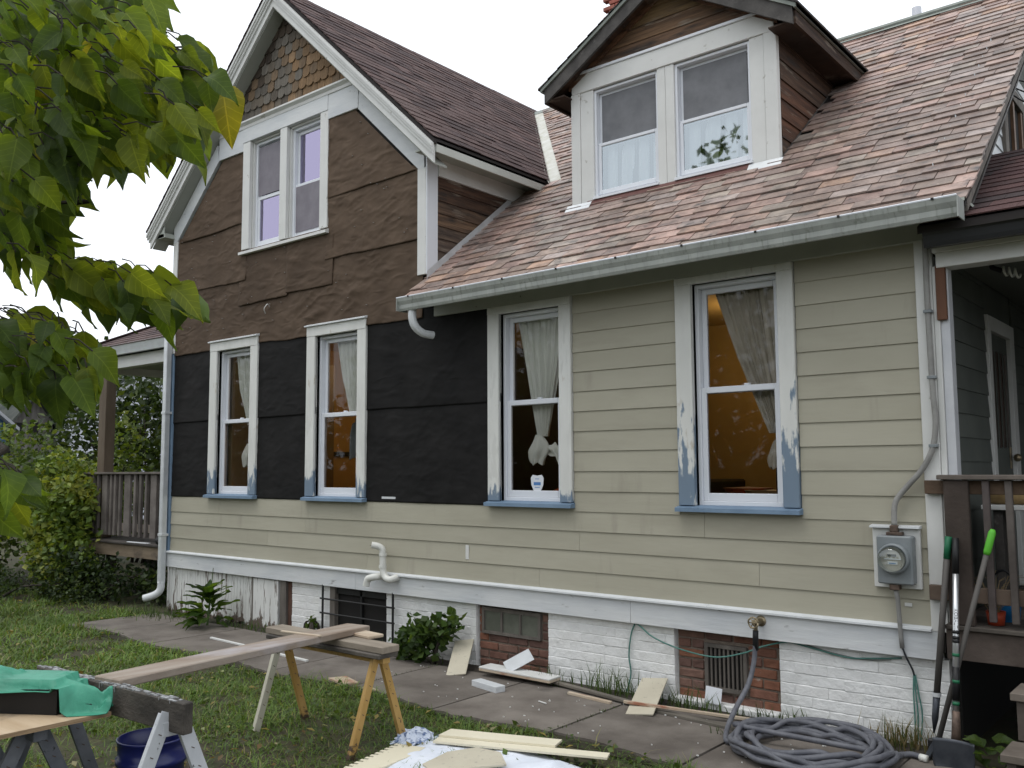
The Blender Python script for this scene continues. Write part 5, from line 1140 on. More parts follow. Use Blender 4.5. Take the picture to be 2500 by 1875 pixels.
for i in range(70):
    c = bq+bd*rnd.uniform(.01,1.24)+Vector((0,rnd.uniform(-.02,.02),.0655)); a = rnd.uniform(.008,.04)
    mb.box(c.x-a,c.x+a,c.y-.006,c.y+.006,c.z-.002,c.z+rnd.uniform(.001,.005))
for i in range(9):
    c = bq+bd*rnd.uniform(.05,1.1)+Vector((0,-.0255,.0)); L_ = rnd.uniform(.01,.03); mb.box(c.x-.003,c.x+.003,c.y-.0012,c.y,c.z+.066-L_,c.z+.066)
tag(mb.build('dried_paint',mat('dried_paint_crust',(.10,.10,.10),(.38,.39,.40),45,rough=.7),h1),kind='stuff')
leg_pair(h1,-3.66,-3.552,.60,.27,'whitesteel','whitesteel',.062); leg_pair(h1,-4.66,-3.61,.60,.25,'greysteel','greysteel',.062)
MB().box(-3.664,-3.655,-3.60,-3.50,.50,.56,.002).build('bracket',M['whitesteel'],h1)
h3 = thing('sawhorse','grey steel sawhorse under the plywood sheet near the left edge','sawhorse',(-4.5,-3.9,0))
leg_pair(h3,-4.20,-3.90,.52,.27,'greysteel','greysteel',.062); leg_pair(h3,-5.0,-3.90,.52,.27,'greysteel','greysteel',.062)
MB().box(-5.1,-4.12,-3.93,-3.87,.47,.53,.003).build('rail',M['greysteel'],h3); MB().beam((-4.21,-4.06,.21),(-4.21,-3.75,.21),.03,.004,(1,0,0)).build('brace',M['greysteel'],h3)
pw = thing('plywood_sheet','plywood sheet laid flat under the green covered tool','plywood',(-4.6,-3.9,.535))
MB().add([(-5.3,-4.30,.5525),(-4.05,-4.30,.5525),(-4.04,-3.632,.5525),(-5.3,-3.70,.5525)],[(0,1,2,3)]).build('face',M['ply'],pw)
MB().prism([(-5.3,-4.30),(-4.05,-4.30),(-4.04,-3.632),(-5.3,-3.70)],2,.534,.552).build('edge',M['plyedge'],pw)
tl = thing('tool_case','black tool case under the green tarp on the plywood','tool case',(-4.5,-3.9,.553))
TO = Vector((-4.17,-3.815,0)); E1 = Vector((.845,.535,0)); E2 = Vector((-.535,.845,0)); UPZ = Vector((0,0,1))
MB().frame([(-1.0,0),(0,0),(0,.175),(-1.0,.175)],TO,E1,E2,UPZ,.554,.66).build('case',M['black'],tl)
MB().frame([(-1.0,.02),(-.06,.02),(-.06,.16),(-1.0,.16)],TO,E1,E2,UPZ,.66,.69).build('lid',M['black'],tl)
def tf(u,v):
    s_ = lerp(-1.05,.20,u); t_ = lerp(-.030,.20,v)
    top = .730+.016*math.sin(s_*9)-.02*max(0,s_+.35)
    e1 = min(1,max(0,(s_+.06)/.20)); e2 = min(1,max(0,(.025-t_)/.05)); e3 = min(1,max(0,(t_-.15)/.05))
    z = top-.085*e2**1.4-.05*e3-(top-.575)*(e1**1.3)*(.75+.25*math.sin(t_*40+1))
    n1 = float(fbm(s_*5+2,t_*9,5,3))-.5; n2 = abs(float(fbm(s_*6-t_*8,t_*12+s_*5,9,3))-.47)
    z += n1*.07-max(0,.08-n2)*.30*(.5+e1)
    if s_ < -.02: z = max(z, .700 if t_ > .012 else .655)
    elif s_ < .03: z = max(z, .672)
    t2 = t_*(1-.35*e1)+.03*e1-.02*math.sin(s_*17)*e2; s2 = s_+.02*math.sin(t_*31)*e1
    p = TO+E1*s2+E2*t2; return (p.x,p.y,max(.557,z))
mb = MB(); mb.grid(110,40,tf); tp = tag(mb.build('green_tarp',M['tarp'],None,True),'crumpled green tarp draped over the black tool case at the left','tarp')
s_ = tp.modifiers.new('t','SOLIDIFY'); s_.thickness = .003
gg = thing('safety_glasses','clear plastic safety glasses resting on the plywood beside the tarp','glasses',(-4.13,-3.72,.553))
MB().tube(smoothpath([(-4.16,-3.76,.585),(-4.12,-3.735,.595),(-4.09,-3.70,.59),(-4.10,-3.67,.575)]),.003,5).build('frame',M['black'],gg,True)
mb = MB(); mb.grid(8,4,lambda u,v:(-4.165+.08*u+.01*math.sin(u*3),-3.755+.08*u,.556+.042*v)); mb.build('lens',M['glass_d'],gg,True)
cr_ = tag(MB().tube(smoothpath([(-4.34,-4.22,.562),(-4.20,-4.24,.575),(-4.07,-4.20,.58),(-4.02,-4.17,.53),(-4.01,-4.16,.36),(-4.02,-4.17,.15),(-4.06,-4.18,.01)],5),.006,7).build('cord',M['pvc'],None,True),'white cord hanging over the front edge of the plywood','cord')
bk = thing('bucket','dark blue plastic bucket standing on the grass behind the dark beam','bucket',(-4.10,-3.40,0))
MB().lathe([(0,.004),(.128,.004),(.132,.02),(.146,.27),(.158,.275),(.158,.30),(.149,.302),(.152,.375),(.158,.38),(.156,.385),(.147,.385),(.143,.30),(.126,.03),(0,.03)],(-4.10,-3.40,0),36).build('pail',M['bluebucket'],bk,True)
MB().tube([(-4.10+.16*math.cos(a),-3.40+.16*math.sin(a),.285-.15*abs(math.sin((a+.9)))*.9) for a in [-.9+.16*i for i in range(21)]],.0025,5).build('handle',M['galv'],bk,True)
mb = MB(); mb.grid(8,3,lambda u,v:(-4.10+.1475*math.cos(lerp(2.0,2.75,u)),-3.40+.1475*math.sin(lerp(2.0,2.75,u)),.384-.030*v*(.6+.4*math.sin(u*9)))); mb.build('paint_smear',M['whitesteel'],bk)
# drop cloth and offcuts in front
def cf(u,v):
    x = lerp(-3.95,-2.85,u); y = lerp(-2.6,-1.66,v); y += .14*math.sin(u*2.6+.1)*v; x += .25*(1-v)*(1-u)*.5
    e_ = min(u,1-u,1-v,1)*8; h = .008+.035*max(0,float(fbm(x*2.6,y*2.6,4,4))-.28)*2+.035*abs(float(fbm(x*6+y*2,y*5-x*2,6,3))-.45)
    h = min(h,.046)+.04*math.exp(-((x+3.0)**2/.02+(y+1.75)**2/.05))
    return (x,y,.012+h*min(1,max(.12,e_)))
mb = MB(); mb.grid(90,60,cf); dc = tag(mb.build('drop_cloth',M['cloth'],None,True),'rumpled white drop cloth spread on the grass in front','drop cloth')
s_ = dc.modifiers.new('t','SOLIDIFY'); s_.thickness = .003
# toothed cream sheet lying on the cloth
ed = []; a_,b_ = Vector((-3.84,-2.52)),Vector((-3.955,-1.94)); nrm = Vector((-.98,-.19))
for i in range(13):
    for t,o_ in ((0,0),(.42,0),(.42,.035),(.9,.035)): q = a_+(b_-a_)*((i+t)/13)+nrm*o_; ed.append((q.x,q.y))
ed += [(-3.80,-1.90),(-3.76,-2.05),(-3.70,-2.55)]
cs = tag(MB().prism(ed[::-1],2,.030,.040).build('cream_sheet',M['cream']),'cream sheet with notched edge lying on the white drop cloth','panel')
pnl = tag(MB().prism([(-3.83,-1.76),(-3.86,-1.625),(-3.21,-1.385),(-3.175,-1.50)],2,.0625,.074).build('trim_board',M['cream']),'wide cream trim board laid along the back of the drop cloth','board')
pn2 = tag(MB().prism([(-3.80,-1.84),(-3.83,-1.76),(-2.885,-1.385),(-2.85,-1.465)],2,.050,.0615).build('trim_board',M['cream']),'long narrow cream trim board reaching farthest right past the cloth','board')
pn3 = tag(MB().prism([(-3.56,-1.97),(-3.49,-1.81),(-3.33,-1.79),(-3.17,-1.93),(-3.40,-2.25),(-3.52,-2.2)],2,.068,.078).build('panel_offcut',M['cream_old']),'beige panel offcut lying in the middle of the white cloth','panel')
rg = MB(); rg.grid(40,30,lambda u,v:(lerp(-4.13,-3.93,u)+.02*math.sin(v*14),lerp(-1.90,-1.62,v)+.02*math.sin(u*17),.012+.075*math.sin(u*3.14)*math.sin(v*3.14)*(.4+1.2*float(fbm(u*6,v*6,2,3)))))
tag(rg.build('rag',M['rag'],None,True),'crumpled blue and white rag beside the cream boards','rag')
# boards leaning on the foundation
def lean(name,xb,yb,xt,yt,zt,w_,lab):
    b = Vector((xb,yb,.016)); t = Vector((xt,yt,zt)); o = MB().beam(b,t,w_,.010,(0,-.25,1),c=.001).build(name,M['cream_old']); tag(o,lab,'board'); return o
lean('leaning_board',-4.985,-.385,-5.235,-.012,.20,.16,'beige board offcut leaning left of the first bricked up opening')
lean('leaning_board',-3.26,-.475,-3.41,-.02,.145,.185,'beige board offcut leaning between the green cable and second bricked opening')
tag(MB().beam((-4.65,-.52,.035),(-4.36,-.58,.035),.088,.045,c=.003).build('trim_offcut',M['white_h']),'short white trim block lying on the walkway','block')
sb = thing('sill_board','white topped wooden sill board resting at the foot of the first bricked up opening','board',(-4.5,-.2,0))
MB().beam((-4.83,-.22,.082),(-4.16,-.19,.072),.15,.012,c=.002).build('face',M['white'],sb); MB().beam((-4.83,-.22,.066),(-4.16,-.19,.056),.148,.018,c=.002).build('underside',M['stripwood'],sb)
tag(MB().beam((-4.62,-.215,.09),(-4.48,-.07,.19),.16,.008,(0,-.6,1)).build('metal_offcut',M['galv']),'bent grey sheet metal scrap on the white sill board','metal scrap')
for i,(a,b,mt,w_,lab) in enumerate((((-4.28,-.14,.035),(-3.30,-.33,.035),'darkstrip',.045,'grey wood strip at the wall foot left of the leaning board'),((-3.95,-.31,.022),(-3.56,-.355,.022),'stripwood',.030,'short pale strip lying on the walkway by the grass tufts'),((-3.24,-.33,.02),(-2.60,-.395,.02),'darkstrip',.05,'grey wood strip lying right of the leaning board'),((-3.42,-.41,.062),(-2.50,-.20,.04),'stripwood',.022,'long thin copper edged strip lying over the leaning board foot'))):
    tag(MB().beam(a,b,w_,.018,c=.002).build('wood_strip',M[mt]),lab,'strip')
for a,b,lab in (((-7.91,-.70,.02),(-7.20,-.73,.02),'left white strip lying on the walkway beyond the sawhorse'),((-6.85,-.76,.02),(-6.32,-.785,.02),'right white strip lying on the walkway behind the sawhorse legs')):
    tag(MB().beam(a,b,.025,.016,c=.002).build('wood_strip',M['white']),lab,'strip')
tag(MB().prism([(-5.66,-1.10),(-5.60,-.97),(-5.36,-1.05),(-5.42,-1.16)],2,.016,.028).build('board_scrap',M['stripwood']),'brown square board scrap on the grass edge of the walkway','scrap')
tag(MB().prism([(-5.24,-1.12),(-5.20,-1.07),(-5.08,-1.10),(-5.12,-1.14)],2,.012,.022).build('board_scrap',M['stripwood']),'smallest brown scrap lying beside the yellow leg','scrap')
tag(MB().beam((-2.96,-.035,.045),(-2.955,-.015,.15),.12,.003,(0,-1,.2)).build('white_card',M['carddd']),'white card standing against the bricks under the vent grille','card')
crumb = MB()
for i in range(70):
    x,y = rnd.uniform(-5.6,-1.7),rnd.uniform(-1.08,-.3); a = rnd.uniform(.002,.007); crumb.box(x-a,x+a,y-a*.5,y+a*.5,.012,.018)
tag(crumb.build('paint_chips',M['white']),kind='stuff')
tag(MB().beam((-3.98,-.62,.02),(-3.90,-.64,.02),.01,.006,c=.001).build('white_splinter',M['white']),'tiny white splinter lying on the middle walkway slab','splinter')
# long handled tools leaning at the porch corner
t1 = thing('edging_tool','grey handled digging bar with dark green grip leaning on the corner','garden tool',(-1.53,-.32,0))
a,b = Vector((-1.535,-.16,.10)),Vector((-1.412,-.13,1.225))
MB().tube([a+(b-a)*.22,a+(b-a)*.89],.0175,10).build('handle',M['toolgrey'],t1,True); MB().tube([a+(b-a)*.89,b],.0190,10).build('grip',M['toolgreen'],t1,True)
MB().tube([a+(b-a)*.03,a+(b-a)*.10,a+(b-a)*.215],[.004,.018,.020],8).build('blade',M['darksteel'],t1,True); MB().lathe([(.024,-.012),(.024,.012)],a+(b-a)*.22,12).build('collar',M['galv'],t1,True)
t2 = thing('garden_hoe','lime gripped grey handled tool leaning crosswise against the porch rail','garden tool',(-1.52,-.32,0))
a,b = Vector((-1.52,-.225,.015)),Vector((-1.18,-.14,1.275))
MB().tube([a+(b-a)*.04,a+(b-a)*.90],.0145,10).build('handle',M['toolgrey'],t2,True); MB().tube([a+(b-a)*.89,a+(b-a)*.905,a+(b-a)*.985,b],[.016,.0195,.0195,.011],12).build('grip',M['lime'],t2,True)
MB().beam(a+Vector((-.03,-.02,-.005)),a+(b-a)*.09,.05,.03,(1,0,0)).build('head',M['darksteel'],t2); MB().box(-1.545,-1.51,-.245,-.21,.06,.12,.006).build('ferrule',M['black'],t2)
t3 = thing('shovel','silver and black shafted shovel with dark blade leaning on the porch post','shovel',(-1.40,-.25,0))
a,b = Vector((-1.395,-.27,.0)),Vector((-1.372,-.145,1.22))
L3 = lambda t: a+(b-a)*t
MB().tube([L3(.84),L3(1)],.0175,10).build('grip',M['black'],t3,True); MB().tube([L3(.24),L3(.84)],.0165,12).build('shaft',M['chrome'],t3,True)
MB().tube([L3(.285),L3(.43)],.0182,12).build('black_sleeve',M['black'],t3,True); MB().tube([L3(.10),L3(.24)],[.026,.0185],12).build('socket',M['rust'],t3,True)
for t,mm in ((.475,'toolgreen'),(.535,'black'),(.55,'black'),(.575,'black'),(.36,'toolgreen'),(.265,'toolgreen')): MB().tube([L3(t),L3(t+.014)],.0186,12).build('band',M[mm],t3,True)
mb = MB()
def blade(u,v):
    w_ = .105*(1 if v < .6 else 1-.75*((v-.6)/.4)**2); s2 = (u-.5)*2
    return (-1.39+w_*s2,-.275-.028*s2*s2-.05*v*.4-.02, .155-.20*v+.0*u)
mb.grid(14,12,blade); o = mb.build('blade',M['darksteel'],t3,True); o.modifiers.new('t','SOLIDIFY').thickness = .003
